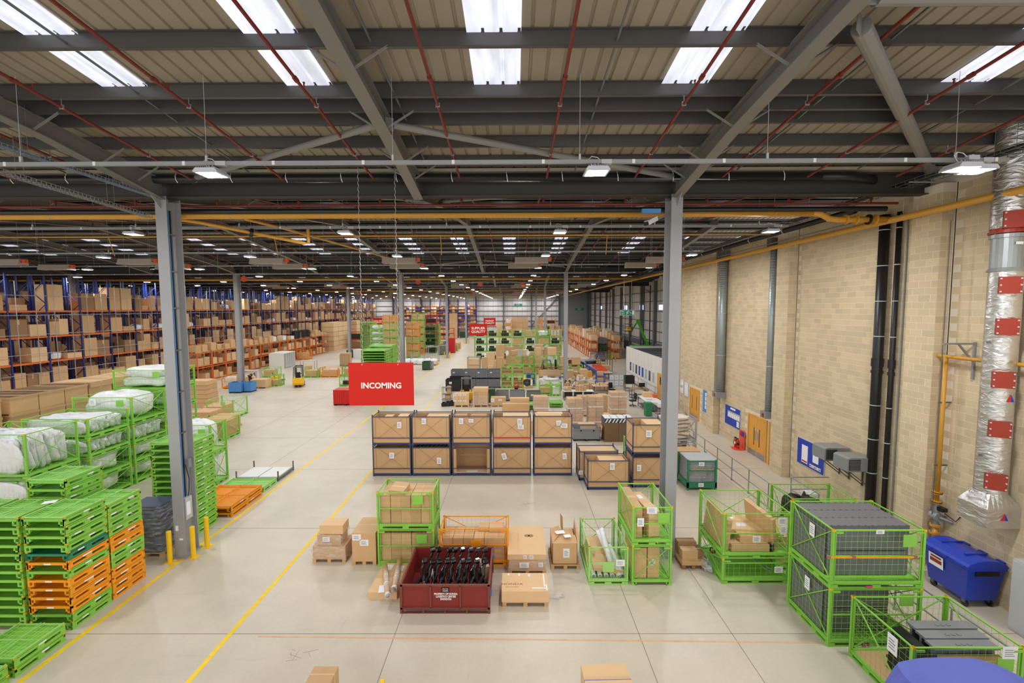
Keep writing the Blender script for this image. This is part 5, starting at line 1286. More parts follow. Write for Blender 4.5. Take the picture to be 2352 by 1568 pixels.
# cages behind
cage('open green cage with black liner bag near the handrail end', 10.05, 16.25, 0, 2.3, 1.45, 1.5, front='half', step=.16, placard=(.3, .7), group=G4, notes=((.04, .55, .2, .4),))
t = thing('black_bag', 'black plastic bag draped in the cage near the handrail end', 'bag', (10.7, 16.8, .16)); ob('bag', bag_mesh(3, 1.1, 1.0, 1.15, .25, 'black'), t)
t = thing('white_bin', 'white pedal bin standing by the wall behind the green cages', 'bin', (12.2, 18.6, 0)); MB().prism([(-.2, 0), (.2, 0), (.25, .7), (-.25, .7)], 'y', -.2, .2).build('body', 'white', t); MB().cb(0, 0, .7, .54, .46, .08).build('lid', 'white', t)
cage('half hidden green cage directly behind the grey packed cages', 8.3, 14.2, 0, 1.9, 1.6, 1.25, front='half', step=.16, placard=None, group=G4)
carton('brown carton block inside the half hidden green cage', 8.4, 14.3, .16, 1.7, 1.4, .9)
# grey packed cages
def grey_box(lab, x, y, z, w, d, h, lid):
    def f():
        mb = MB(); mb.box(-.5, -.5, 0, .5, .5, .97)
        if lid: 
            mb.box(-.505, -.505, .95, .505, .505, 1.0)
            for i in range(6): mb.cyl((-.42+.168*i, -.49, 1.0), (-.42+.168*i, -.49, 1.025), .03, 8); mb.cyl((-.42+.168*i, .49, 1.0), (-.42+.168*i, .49, 1.025), .03, 8)
        for i in range(4): mb.cb(-.36+.24*i, -.505, .46, .06, .012, .1)
        return mb.mesh('grey_tray_block', 'grey_sleeve')
    return ob('grey_tray_block', cached(('gb', lid), f), None, (x+w/2, y+d/2, z), 0, (w-.008, d-.008, h-.004), lab, 'plastic box', 'grey plastic trays in the tall green cages')
for lv, (z0, xr) in enumerate(((0, 9.45), (1.5, 9.88))):
    nm = 'lower' if lv == 0 else 'upper'
    cage(f'large green cage tightly packed with grey plastic trays, {nm} of two', 7.75, 10.88, z0, 2.26, 1.74, 1.5, front='half', step=.15, placard=(.83, .75), group=G4, notes=((.5, .93, .2, .1),) if lv else ())
    cols, rows = 2, 3
    for k in range(2):
        for j in range(rows):
            for i in range(cols):
                if k == 0 and j > 0 and i > 0: continue
                wd = (xr-7.85)/cols
                grey_box(f'grey tray block in the {nm} packed cage, {"top" if k else "bottom"} layer, {ORD[j]} row, {ORD[i]} column', 7.85+i*wd, 11.2+j*.45, z0+.17+k*.64, wd, .45, .64, k == 1)
    MB().box(7.80, 11.25, z0+.2, 7.83, 12.5, z0+1.3).build('grey_side_sheet', 'grey_sleeve', None, label=f'grey sheet lining the left side of the {nm} packed cage', cat='sheet')
    o = ob('hanging_note', PAPER, None, (7.742, 11.75-.1*lv, z0+.95), -pi/2, (.2, 1, .34), f'white paper clipped to the left side of the {nm} packed cage', 'paper')
t = thing('orange_strap_bar', 'orange bar strapped across the front of the upper packed cage', 'bar', (7.65, 10.84, 2.3)); MB().box(0, 0, 0, 2.15, .03, .035).build('bar', 'orange', t)
for x in (.0, .6, 2.1): MB().cb(x, .015, -.02, .07, .05, .08).build('tie', 'card_dark', t)
MB().box(8.6, 10.868, 1.53, 8.76, 10.878, 1.58).build('pink_label', 'pink', None, label='pink label on the base rail of the upper packed cage', cat='label')
MB().box(8.6, 10.868, .03, 8.76, 10.878, .08).build('pink_label', 'pink', None, label='pink label on the base rail of the lower packed cage', cat='label')
# front right cage with grey panels
cage('green cage nearest the camera holding upright grey panels', 8.08, 8.92, 0, 2.28, 1.72, 1.5, front='half', step=.15, placard=(.83, .7), group=G4, deck='card', notes=((.86, .84, .3, .26),))
ob('hanging_note', PAPER, None, (8.07, 9.4, 1.0), -pi/2, (.26, 1, .4), 'white paper on the left side of the nearest green cage', 'paper')
def panel_mesh():
    mb = MB(); n = 10; prof = []
    for i in range(n+1): prof += [(-.65+1.3*i/n, .012 if i % 2 else -.012)]
    for a, b in zip(prof, prof[1:]): mb.bar((a[0], a[1], .5), (b[0], b[1], .5), .03, 1.0)
    mb.box(-.66, -.09, .98, .66, .07, 1.03)
    for i in range(3): mb.cb(-.12+.12*i, -.03, 1.03, .07, .03, .015)
    return mb.mesh('grey_panel', 'grey_mid')
gp = panel_mesh()
for i, y in enumerate((9.45, 9.72, 10.0)):
    o = ob('ribbed_sheet', gp, None, (9.65+.03*i-.06, y, .16+.02*i), 0, (1.05, 1.6, 1.0), f'upright grey ribbed panel in the nearest cage, {ORD[i]} from the front', 'panel', 'grey panels in the nearest cage')
carton('carton board standing before the grey panels', 9.0, 9.3, .16, 1.3, .06, .85, 'card', name='card_board'); carton('brown board beside the black tray holder in the nearest cage', 8.93, 9.5, .16, .05, .6, .8, 'card_dark', name='card_board')
t = thing('black_holder', 'black curved tray holder beside the upright grey panels', 'holder', (8.75, 9.75, .16)); MB().prism([(-.18, 0), (.14, 0), (.16, .8), (.08, .95), (-.1, .92), (-.14, .6)], 'y', -.35, .35).build('holder_body', 'black', t); MB().box(-.2, -.36, .2, .16, .36, .26).build('band', 'black_matt', t)
# blue cover at the bottom edge
t = thing('covered_trolley', 'tall trolley under a blue fabric cover nearest the camera', 'covered trolley', (7.95, 7.75, 0))
rings = [(0, 1.5, .62), (1.2, 1.38, .58), (1.62, 1.2, .52), (1.8, .98, .46), (1.92, .72, .38), (1.93, .5, .3)]
vs, fs = [], []; N_ = 40
for (z, a, b) in rings:
    for i in range(N_):
        an = 2*pi*i/N_; x, y = cos(an), sin(an); m_ = (abs(x)**4+abs(y)**4)**.25; wv = 1+.03*sin(9*an)*(1 if z < 1.7 else .3)
        vs.append((x/m_*a*wv+(.15 if z < 1.7 else 0), y/m_*b*wv, z+(.03*sin(3*an) if 1.5 < z < 1.92 else 0)))
for j in range(len(rings)-1):
    for i in range(N_): fs.append((j*N_+i, j*N_+(i+1) % N_, (j+1)*N_+(i+1) % N_, (j+1)*N_+i))
fs.append(tuple((len(rings)-1)*N_+i for i in range(N_)))
MB().add(vs, fs).build('fabric_cover', 'cover_blue', t); MB().box(-1.2, -.5, .04, 1.3, .5, .1).build('trolley_base', 'galv_dark', t)
# cartons at the bottom edge
carton('tall carton cut off by the bottom edge, beside the aisle lines', -4.16, 8.62, 0, .5, .42, 1.0, 'card')
c = carton('carton with a thin blue strap cut off by the bottom edge', 1.4, 8.55, 0, .95, .7, .88, 'card_pale', rz=.03); MB().box(-.503, -.1, -.0, .503, -.08, 1.004).build('blue_strap', 'strap_blue', c)
t = thing('bollard', 'short yellow bollard whose tip shows at the bottom edge', 'bollard', (-2.75, 9.0, 0)); MB().cyl((0, 0, 0), (0, 0, .7), .06, 12).cyl((0, 0, .7), (0, 0, .73), .06, 12, .04).build('post', 'yellow', t); MB().cb(0, 0, 0, .2, .2, .012).build('foot_plate', 'yellow', t)

# ---------------------------------------------------------------- blue stillages with cardboard
PX = [-7.1, -5.12, -3.1, -1.08, .97]
inn = [[(.5, .5, .9, 1.0, 1.35), (1.2, .4, 1.7, 1.05, 1.38)], [(.7, .3, 1.85, 1.05, 1.38)], [(.1, .5, .7, .65, 1.45), (.9, .5, 1.7, .62, 1.45)], [(.5, .25, 1.8, .95, 1.43), (.1, .1, .5, .3, 1.3)], [(.1, .3, 1.4, 1.0, 1.44), (.2, .6, 1.5, 1.05, 1.46)]]
tp = [[(1.36, .88, .22, .32, .05)], [(.62, 1.08, .22, .3, 0)], [(.45, 1.08, .22, .3, .03), (.95, 1.16, .24, .18, 0)], [(1.35, 1.05, .24, .3, 0), (1.4, .82, .3, .22, .03)], [(1.25, 1.0, .24, .25, -.05), (1.5, .88, .34, .22, .04)]]
lp_ = [[(.96, .9, .24, .3, .02)], [(1.35, .62, .22, .32, 0)], [], [(.62, .85, .22, .32, -.3)], [(1.55, .85, .2, .3, -.06)]]
for i, x in enumerate(PX):
    n = ORD[i]
    blue_stillage(f'blue stillage with cardboard walls, lower row, {n} from the aisle' + (', front fallen open' if i == 2 else ''), x, 22.6, 0, papers=lp_[i], front=(i != 2))
    blue_stillage(f'blue stillage with cardboard walls, upper row, {n} from the aisle', x, 22.6, 1.56, papers=tp[i], inside=inn[i], redrail=(i == 3))
t = thing('rolled_parts', 'bundle of black tubes lying between second lower and upper stillages', 'tubes', (-4.95, 22.75, 1.5))
for i in range(8): MB().bar((.05+.2*i, -.1, .0), (.25+.2*i, .4, .02), .05).build('tube', 'black', t)
blue_stillage('single blue stillage standing behind the forward one, near the column', 3.14, 21.95, 0, 1.9, 1.1, 1.43, papers=((.1, .3, .2, .2, 0),), inside=[(.1, .2, 1.8, .9, 1.42)])
blue_stillage('forward single blue stillage in front of the others, near the column', 3.36, 20.78, 0, 1.94, 1.1, 1.38, papers=((1.15, .95, .22, .32, 0), ), inside=[(.6, .2, 1.8, .95, 1.3)])
blue_stillage('blue stillage behind the right column, lower of two', 5.5, 21.02, 0, 1.6, 1.4, 1.46, papers=((.3, .8, .2, .3, 0),))
blue_stillage('blue stillage behind the right column, upper of two', 5.48, 21.02, 1.56, 1.62, 1.4, 1.43, papers=((.75, .85, .26, .32, 0),), inside=[(.7, .2, 1.5, 1.2, 1.4)])
# dark green stillage with film-wrapped slabs
t = thing('green_stillage', 'dark green stillage with film-wrapped grey slabs by the handrail', 'stillage', (8.62, 21.35, 0))
mb = MB(); mb.cb(0, 0, .12, 1.36, 1.3, .25); mb.build('base', 'teal', t)
for x in (-.64, .64):
    for y in (-.61, .61): MB().cb(x, y, 0, .08, .08, 1.42).build('post', 'teal', t)
for z in (.9, 1.33): MB().cb(0, -.61, z, 1.3, .05, .05).build('rail', 'teal', t)
for i in range(7): MB().cb(0, 0, .38+.14*i, 1.2, 1.16, .13).build('grey_slab', 'grey_mid', t)
MB().cb(0, .0, 1.37, 1.24, 1.2, .03).build('top_sheet', 'grey_light', t); wrap(t, 1.2, 1.1, .95, .38)
ob('paper_label', PAPER, t, (-.05, -.66, 1.15), 0, (.26, 1, .18)); ob('paper_label', PAPER, t, (-.05, -.66, .17), 0, (.24, 1, .18)); MB().box(-.5, -.655, .96, .5, -.64, .975).build('yellow_strip', 'yellow', t)
# white wire cages of cream sacks
for i, z in enumerate((0, 1.35)):
    t = cage(f'grey wire cage stuffed with cream paper sacks, {"lower" if i == 0 else "upper"} of two behind the green stillage', 7.6, 23.6, z, 1.9, 1.5, 1.3, 'galv_wire', front='half', step=.2, placard=None, group='grey wire cages of sacks')
    for k in range(6):
        s = thing('paper_sack', f'cream paper sack in the {"lower" if i == 0 else "upper"} grey wire cage, {ORD[k]} from the bottom', 'sack', (8.55+R.uniform(-.12, .12), 24.3, z+.16+.19*k), R.uniform(-.3, .3), 'cream sacks in the wire cages'); ob('sack', bag_mesh(20+k % 3, 1.45, 1.05, .19, .12, 'cream_bag' if k != 4 or i else 'card_dark'), s)
carton('pinkish carton on the floor between wire cages and green stillage', 8.1, 22.4, 0, 1.1, .8, 1.3, 'card')
# ---------------------------------------------------------------- left group
GA = 'folded cages by the aisle'
folded_stack('front stack at the aisle line', -12.72, 11.5, 0, 1.12, 1.18, ['green', 'green', 'orange', 'orange', 'orange', 'orange', 'green', 'orange', 'teal', 'green', 'green', 'green', 'green'], GA)
folded_stack('stack behind the front one at the aisle', -12.74, 12.75, 0, 1.12, 1.18, ['orange']*4+['green']*2+['orange']*2+['green']*4, GA)
folded_stack('front stack second from the aisle', -13.95, 11.5, 0, 1.12, 1.18, ['green']*13, GA)
folded_stack('second row stack second from the aisle', -14.02, 12.88, 0, 1.12, 1.18, ['green']*15, GA)
folded_stack('third stack from the aisle, front row', -15.2, 11.5, 0, 1.12, 1.18, ['green']*13, GA)
folded_stack('low pile nearest the camera at the aisle', -12.6, 9.92, 0, 1.18, 1.2, ['green', 'green'], GA)
folded_stack('low pile at the bottom corner', -12.55, 8.55, 0, 1.18, 1.2, ['green', 'green'], GA)
folded_stack('tall stack behind the left column', -13.42, 16.6, 0, 1.6, 1.18, ['green']*15, GA)
folded_stack('low pair beyond the tall stack', -13.3, 18.0, 0, 1.88, 2.28, ['orange', 'orange'], GA)
folded_stack('single layer by the aisle beyond the orange pair', -13.6, 20.55, 0, 2.1, 1.2, ['green_pale'], GA, tips=False, stick=False)
t = thing('white_panel_rack', 'low dark steel frame holding white panels beyond the pale folded cage', 'rack', (-12.55, 22.7, 0))
MB().cb(0, 0, .08, 2.1, 1.6, .06).build('frame', 'galv_dark', t)
for x in (-1.02, 1.02):
    for y in (-.77, .77): MB().cb(x, y, 0, .05, .05, .5).build('post', 'galv_dark', t)
for x in (-.5, .5): MB().cb(x, 0, .14, .94, 1.4, .06).build('white_panel', 'white', t)
ob('paper_scrap', TOPPAPER, None, (-12.9, 12.4, 3.07), .4, (.3, .22, 1), 'white paper lying on the front folded stack', 'paper')
pallet('pallet under the film-wrapped grey sheets by the left column', -13.15, 15.05, 0, 1.2, .95)
t = thing('wrapped_load', 'film-wrapped stack of dark grey sheets beside the left column', 'load', (-12.55, 15.5, .14))
for i in range(12): MB().box(-.55+R.uniform(-.02, .02), -.42, .135*i, .55+R.uniform(-.02, .02), .42, .135*i+.12).build('grey_sheet', 'blue_frame' if i % 4 else 'black_matt', t)
wrap(t, 1.12, .86, 1.62, 0, 'film')
# white bag cages
GW = 'tall cages of white bagged parts'
def bag_cage(where, x0, y0, z, w, d, h, kind, paper=False, step=.18, tag_=True):
    cage(f'green cage of white plastic bags, {where}', x0, y0, z, w, d, h, front='half', step=step, placard=(.8, .7), group=GW, notes=((.35, .7, .3, .3),) if paper else ())
    if kind == 'slabs':
        n = 8
        for i in range(n):
            o = thing('bagged_slab', f'white plastic-bagged panel, {ORD[i]} from the front, in cage {where}', 'bagged part', (x0+w/2+R.uniform(-.04, .04), y0+.2+(d-.45)*i/(n-1), z+.17), 0, 'bagged panels in the white cages')
            b = ob('plastic_bag', bag_mesh(40+i % 4, round(w-.35, 2), .21, round((h-.2)*R.choice((.9, .96, 1.0)), 2), .12, 'bag', 24, 10, .4), o); b.rotation_euler = (.2, 0, R.uniform(-.05, .05))
    else:
        n = 2 if kind == 'heap2' else 1
        for i in range(n):
            o = thing('bagged_bundle', f'bulging white plastic bundle{"" if n == 1 else (", lower" if i == 0 else ", upper")} in cage {where}', 'bagged part', (x0+w/2, y0+d/2, z+.17+i*h*.42), 0, 'bagged bundles in the white cages')
            ob('plastic_bag', bag_mesh(60+(int(z*7)+i) % 5, round(w-.38, 2), round(d-.34, 2), round(h*(.95 if n == 1 else .5), 2), .1, 'bag', 36, 18, .6), o)
WXL, WW = -21.05, 2.85
bag_cage('lowest of the nearest stack', WXL, 16.75, 0, WW, 2.1, 1.02, 'heap'); bag_cage('middle of the nearest stack', WXL, 16.75, 1.02, WW, 2.1, 1.03, 'slabs', True); bag_cage('topmost of the nearest stack', WXL, 16.75, 2.06, WW, 2.1, 1.72, 'slabs', True)
for i, (z, h, k) in enumerate(((0, .98, 'heap'), (.98, 1.0, 'heap'), (2.0, .84, 'slabs'), (2.84, .9, 'slabs'))): bag_cage(f'{"topmost" if i == 3 else ORD[i]+" level"} of the second stack', WXL, 19.3, z, WW, 2.1, h, k)
for i, (z, h, k) in enumerate(((0, .96, 'heap'), (.98, .92, 'heap'), (1.92, .97, 'slabs'), (2.91, 1.32, 'heap'))): bag_cage(f'{"topmost" if i == 3 else ORD[i]+" level"} of the third stack', WXL, 21.6, z, WW, 2.15, h, k, i == 3)
for i, (z, h, k) in enumerate(((0, 1.0, 'heap'), (1.03, 1.0, 'heap'), (2.06, 1.0, 'heap'), (3.1, 1.0, 'heap'), (4.1, 1.14, 'heap2'))): bag_cage(f'{"topmost" if i == 4 else ORD[i]+" level"} of the farthest stack', WXL, 23.9, z, WW, 2.15, h, k)
for i in range(2): bag_cage(f'{"lower" if i == 0 else "upper"} of the pair beyond the tall folded stack', -16.3, 21.15, 1.5*i, 2.1, 1.2, 1.5, 'heap')
# brown carton walls behind
GC = 'lidded brown cartons stacked at the far left'
for s, y in enumerate((19.9, 21.6, 22.95, 24.3)):
    for k in range(5):
        c = carton(f'lidded brown pallet carton, {"topmost" if k == 4 else ORD[k]+" from floor"} of the {ORD[s]} stack beyond the white cages', -26.4, y, .86*k, 2.4, 1.3, .78, 'card', 0, GC, tape='card', papers=((.4, .3, .25, .12),))
        pallet(f'thin pallet under {"topmost" if k == 4 else ORD[k]} lidded carton of the {ORD[s]} stack', -26.4, y, .86*k-.078 if k else 0, 2.4, 1.3, .075, small=True, group='thin pallets under lidded cartons') if k else None
        MB().box(-.51, -.51, .86, .51, .51, 1.0).build('lid', 'card', c)
for s, y in enumerate((25.7, 27.3, 28.9)):
    for k in range(13):
        carton(f'flat brown carton, {"topmost" if k == 12 else ORD[k]+" from floor"} of the {ORD[s]} flat stack beyond lidded cartons', -26.2+R.uniform(-.1, .1), y, .33*k, 2.2+R.uniform(-.05, .05), 1.45, .32, 'card', R.uniform(-.05, .05), 'flat brown cartons at the far left')
# beyond the left column
cage('green cage of brown cartons beyond the white bag cages', -20.6, 28.8, 0, 2.08, 1.8, 1.3, front='half', step=.2, group='green cages left of the aisle'); fill('green cage beyond the white bags', -20.5, 28.9, .16, -18.62, 30.5, 1.15, 4, 2, 2, 'cartons in the cage beyond the white bags')
cage('empty pale green cage standing alone on open floor', -23.6, 34.8, 0, 2.1, 1.9, 1.45, 'green_pale', front='half', step=.2, group='green cages left of the aisle')
for i, (x, y) in enumerate(((-23.6, 33.0), (-24.0, 34.9), (-21.2, 31.2))):
    pallet(f'pallet under the low brown carton, {ORD[i]} of three by the alone green cage', x, y, 0, 1.5, 1.6, small=True); carton(f'low brown carton with strap, {ORD[i]} of three by the alone green cage', x, y, .14, 1.45, 1.55, .75, papers=((.25, .35, .2, .2),))
for k in range(6): carton(f'slotted brown tray carton, {"topmost" if k == 5 else ORD[k]+" from floor"}, beyond the left column', -28.0+R.uniform(-.06, .06), 38.8, .38*k, 1.8, 1.5, .36, 'card', R.uniform(-.04, .04), 'slotted tray cartons')
# ---------------------------------------------------------------- tall blue pallet racking on the left
LEV = [2.05, 4.15, 6.22, 8.3]; BAYL = 2.95; RY0 = 26.15; NB = 35
def upright_mesh(dp=1.05, H=11.2):
    mb = MB()
    for x in (-dp/2, dp/2): mb.cb(x, 0, 0, .1, .1, H)
    z = .3; s = 1
    while z < H-1.0:
        mb.bar((-dp/2*s, 0, z), (dp/2*s, 0, z+.95), .05, .04); z += .95; s = -s
    return mb.mesh('upright_frame', 'blue_rack')
um = upright_mesh()
def beam_m():
    mb = MB()
    for x in (-.5, .5): mb.box(x-.025, .05, -.13, x+.025, BAYL-.05, 0)
    mb.box(-.5, .05, -.012, .5, BAYL-.05, 0.004); 
    return mb.mesh('shelf_beam', 'orange_rack')
bmm = beam_m()
def rack_row(label, x, nb, y0, levels=True):
    t = thing('pallet_rack', label, 'rack', (x, y0, 0))
    for k in range(nb+1): ob('upright_frame', um, t, (0, k*BAYL, 0))
    if levels:
        for k in range(nb):
            for z in LEV: ob('shelf_beam', bmm, t, (0, k*BAYL, z))
    return t
rack_row('long blue and orange pallet racking facing the hall along its left side', -39.05, NB, RY0)
rack_row('second blue pallet rack standing back to back behind the first', -40.35, NB, RY0)
rack_row('third blue pallet rack across the hidden aisle behind the first two', -45.3, NB, RY0)
rack_row('fourth blue pallet rack deep behind the others', -46.6, NB, RY0, False)
rack_row('fifth blue pallet rack at the far side of the store', -51.5, NB, RY0, False)
LN = ['floor', 'second', 'third', 'fourth', 'top']
rr = random.Random(4); cnt = 0; mass = MB()
loads = []
for k in range(NB):
    for L_, z in enumerate([.14]+[q+.025 for q in LEV]):
        n = rr.choice((2, 2, 2, 3)); hmax = (1.75 if L_ < 4 else 2.3)
        for i in range(n):
            if rr.random() < .14: continue
            h = rr.choice((.7, .95, 1.15, 1.35, 1.5, hmax*.93)) if rr.random() > .12 else .45
            w = (BAYL-.25)/n
            loads.append((k, L_, i, z, w*rr.uniform(.86, .97), h))
for (k, L_, i, z, w, h) in loads:
    n_in = (BAYL-.25)/w
    y = RY0+k*BAYL+.14+i*(BAYL-.25)/max(2, round((BAYL-.25)/w*.93))
    if y+w > RY0+(k+1)*BAYL-.05: y = RY0+(k+1)*BAYL-.06-w
    x0 = -39.55+rr.uniform(-.02, .1); d = rr.uniform(.95, 1.05)
    if cnt < 296 and k >= 2:
        cnt += 1; m = rr.choice(('card', 'card', 'card', 'card_pale', 'card_dark'))
        white = rr.random() < .07
        if white:
            o = thing('bagged_load', f'white bagged load on the {LN[L_]} shelf of blue racking, {ORD[k-2]} bay, {ORD[i]} place', 'load', (x0+d/2, y+w/2, z), 0, 'loads on the blue racking'); ob('bag', bag_mesh(70+k % 3, .8, .9, .6, .12), o)
        else:
            carton(f'brown carton load on the {LN[L_]} shelf of blue racking, {ORD[k-2]} bay, {ORD[i]} place', x0, y, z, d, w, h, m, 0, 'loads on the blue racking', name='rack_carton')
    else: mass.box(x0, y, z, x0+d, y+w, z+h)
mass.build('distant_rack_cartons', 'card', None, label='many small brown cartons on the distant bays of the blue racking', cat='cartons', kind='stuff')
for r_, x in enumerate((-40.85, -45.8, -47.1, -52.0)):
    mass = MB()
    for k in range(NB):
        for z in [.12]+LEV:
            for i in range(2):
                if rr.random() < .25: continue
                h = rr.uniform(.6, 1.7); mass.box(x, RY0+k*BAYL+.15+1.38*i, z, x+1.0, RY0+k*BAYL+.15+1.38*i+rr.uniform(.9, 1.3), z+h)
    mass.build('hidden_rack_cartons', 'card' if r_ else 'card_dark', None, label=f'brown cartons filling the {ORD[r_+1]} blue rack behind the first', cat='cartons', kind='stuff')
t = thing('rack_guard', 'grid of thin steel wires guarding the aisle face of blue racking', 'guard', (-38.25, RY0, 0))
for i in range(NB*2+1): MB().bar((0, i*BAYL/2+.4, 0), (0, i*BAYL/2+.4, 10.6), .035).build('guard_wire', 'galv_wire', t)
for z in (9.5, 7.95, 6.4, 4.85, 3.3, 1.75): MB().bar((0, 0, z), (0, NB*BAYL, z), .035).build('guard_wire', 'galv_wire', t)
# orange post pallets in front of the racking
def post_pallet(label, x, y, z, w, d, h, group, col='orange_rack'):
    def f():
        mb = MB()
        for a in (-w/2+.04, w/2-.04):
            for b in (-d/2+.04, d/2-.04): mb.cb(a, b, 0, .08, .08, h)
        for zz in (.08, h-.12):
            for b in (-d/2+.04, d/2-.04): mb.cb(0, b, zz, w, .06, .08)
            for a in (-w/2+.04, w/2-.04): mb.cb(a, 0, zz, .06, d, .08)
        return mb.mesh('frame', col)
    t = thing('post_pallet', label, 'post pallet', (x, y, z), 0, group)
    ob('frame', cached(('pp', w, d, h, col), f), t); ob('deck', cached(('ppd', w, d), lambda: MB().cb(0, 0, .14, w-.08, d-.08, .03).mesh('deck', 'wood')), t)
    return t
for k in range(14):
    y = 53.3+2.65*k
    for l in range(2):
        lv = 'lower' if l == 0 else 'upper'
        post_pallet(f'orange post pallet before the blue racking, {lv} tier, {ORD[k]} from the near end', -36.6, y, 1.68*l, 1.2, 2.55, 1.68, 'orange post pallets before the racking')
        for i in range(2):
            if rr.random() < .2: continue
            carton(f'carton in the {lv} orange post pallet, {ORD[k]} from near end, {ORD[i]} place', -37.1, y-1.15+1.15*i+rr.uniform(0, .1), 1.68*l+.18, 1.0, rr.uniform(.7, 1.0), rr.uniform(.45, 1.2), rr.choice(('card', 'card_pale', 'card')), 0, 'cartons in the orange post pallets')
    for i in range(2):
        if k in (9, 10, 11) and i == 0: continue
        pallet(f'pallet on the orange post pallets, {ORD[k]} from near end, {ORD[i]} place', -37.15, y-1.2+1.25*i, 3.36, 1.0, 1.1, small=True)
        carton(f'carton on top of the orange post pallets, {ORD[k]} from near end, {ORD[i]} place', -37.1, y-1.15+1.25*i, 3.5, rr.uniform(.8, 1.0), rr.uniform(.8, 1.05), rr.uniform(.35, 1.1), 'white' if k in (6, 7, 8) and i else 'card', 0, 'cartons on the orange post pallets')
for i in range(3):
    t = thing('black_drum', f'black wrapped drum on the orange post pallets, {ORD[i]} from the near end', 'drum', (-36.5, 77.0+1.8*i, 3.5)); MB().cyl((0, 0, 0), (0, 0, 1.15), .7, 14).build('drum', 'black', t); MB().cyl((0, 0, 1.15), (0, 0, 1.22), .5, 14).build('lid', 'black_matt', t)
# wood crate wall
for s in range(2):
    for j in range(3):
        for k in range(6):
            if s and j < 2: continue
            carton(f'long pale wooden crate, {"topmost" if k == 5 else ORD[k]+" from floor"}, {ORD[j]} back in the {"aisle" if s == 0 else "rack"} side stack', -38.0-0*s if s == 0 else -37.9, 90.8+2.6*j+(8 if s else 0), .95*k, 2.4, 2.5, .9, 'card_pale', 0, 'pale crates by the racking', name='crate', cat='crate', tape='card_pale')
for k in range(8): pallet(f'empty pallet in the pile on the crate wall, {ORD[k]} up', -37.0, 98.5, 5.7+.14*k, 1.6, 1.2, small=True)

# ---------------------------------------------------------------- middle of the hall, left of the aisle
folded_stack('tall stack behind the INCOMING sign', -13.68, 41.0, 0, 2.25, 1.85, ['green']*20, 'folded cages behind the big sign')
folded_stack('second tall stack behind the INCOMING sign', -13.6, 43.0, 0, 2.2, 1.7, ['green']*21, 'folded cages behind the big sign', stick=False)
t = plastic_box('red lidded steel bin on open floor left of the big sign', -15.68, 39.5, 0, 2.0, 1.3, 1.3, 'red', lid=True, name='red_bin')
cage('green cage with black castings just left of the big sign', -18.9, 49.3, 0, 1.85, 1.5, 1.2, step=.2, lod=1, group='green cages left of the aisle'); MB().cb(-18.0, 50.0, .16, 1.2, .9, .4).build('black_casting', 'black', None, label='black casting in the green cage left of the big sign', cat='casting')
forklift('yellow forklift driving away on the open floor left of the aisle', -23.4, 49.6, .35)
plastic_box('blue open crate by the second left column', -28.5, 45.5, 0, 1.2, 1.0, 1.05, 'blue_soft', feet=True, name='blue_crate'); plastic_box('narrow blue crate beside the open blue crate', -27.2, 45.9, 0, .7, 1.0, 1.0, 'blue_soft', name='blue_crate')
cage('orange frame cage of white sacks by the blue crates', -30.8, 48.0, 0, 1.7, 1.2, 1.4, 'orange', step=.25, lod=1, placard=None); t = thing('paper_sack', 'white sack load in the orange frame cage', 'sack', (-29.95, 48.6, .16)); ob('sack', bag_mesh(31, 1.4, .95, 1.1, .1, 'cream_bag'), t)
pallet('pallet of small wooden boxes near the second left column', -27.9, 48.2, 0, 1.7, 1.2, small=True); carton('bundle of small wooden boxes near the second left column', -27.85, 48.2, .14, 1.6, 1.15, .78, 'card_pale')
cage('low green cage with carton beside the driving forklift', -26.6, 49.5, 0, 1.1, 1.2, 1.2, step=.2, lod=1, placard=None); carton('carton in the low green cage beside the forklift', -26.4, 49.6, .16, .7, .9, .5)
t = thing('white_cabinet', 'large white open-sided cabinet before the orange post pallets', 'cabinet', (-33.2, 65.2, 0))
MB().box(-1.05, -1.2, 0, 1.05, -1.16, 2.2).build('end_panel', 'white', t); MB().box(-1.05, -1.16, 2.1, 1.05, 2.2, 2.2).build('top_panel', 'white', t); MB().box(-1.05, -1.16, 0, -1.0, 2.2, 2.1).build('rear_panel', 'white', t)
for i in range(5): MB().box(-1.0, -.4+.62*i, .1, 1.05, -.36+.62*i, 2.1).build('divider', 'white', t)
for i, (x, y, w, d, h, m) in enumerate(((-25.8, 55.8, 1.9, 1.5, 1.1, 'green'), (-23.8, 56.0, 2.3, 1.5, 1.2, 'orange'), (-21.3, 56.5, 1.2, 1.2, 1.3, 'green'), (-35.8, 75.5, 1.9, 1.5, 1.6, 'orange'), (-31.0, 56.0, 1.8, 1.4, 1.2, 'green_pale'))):
    cage(f'{"orange" if m == "orange" else "green"} cage among the work area by the orange racks, {ORD[i]} of five', x, y, 0, w, d, h, m, step=.2, lod=1, placard=None); carton(f'carton in the work area cage, {ORD[i]} of five', x+.2, y+.2, .16, w-.5, d-.5, h*.6)
for i, (x, y) in enumerate(((-30.2, 52.2), (-27.8, 62.0))):
    t = thing('work_table', f'steel work table with white top, {"near the second left column" if i == 0 else "by the white cabinet"}', 'table', (x, y, 0)); MB().cb(0, 0, 1.35, 2.0, .9, .06).build('table_top', 'grey_light', t)
    for a in (-.95, .95):
        for b in (-.4, .4): MB().cb(a, b, 0, .05, .05, 1.35).build('leg', 'galv', t)
    carton(f'carton on the floor under the {"first" if i == 0 else "second"} steel work table', x-.5, y-.3, 0, .8, .6, .6)
person('person in dark clothes bending over work by the second left column', (-29.6, 51.2, 0), 1.2, BEND, 'cloth_dark', 'hair_dark')
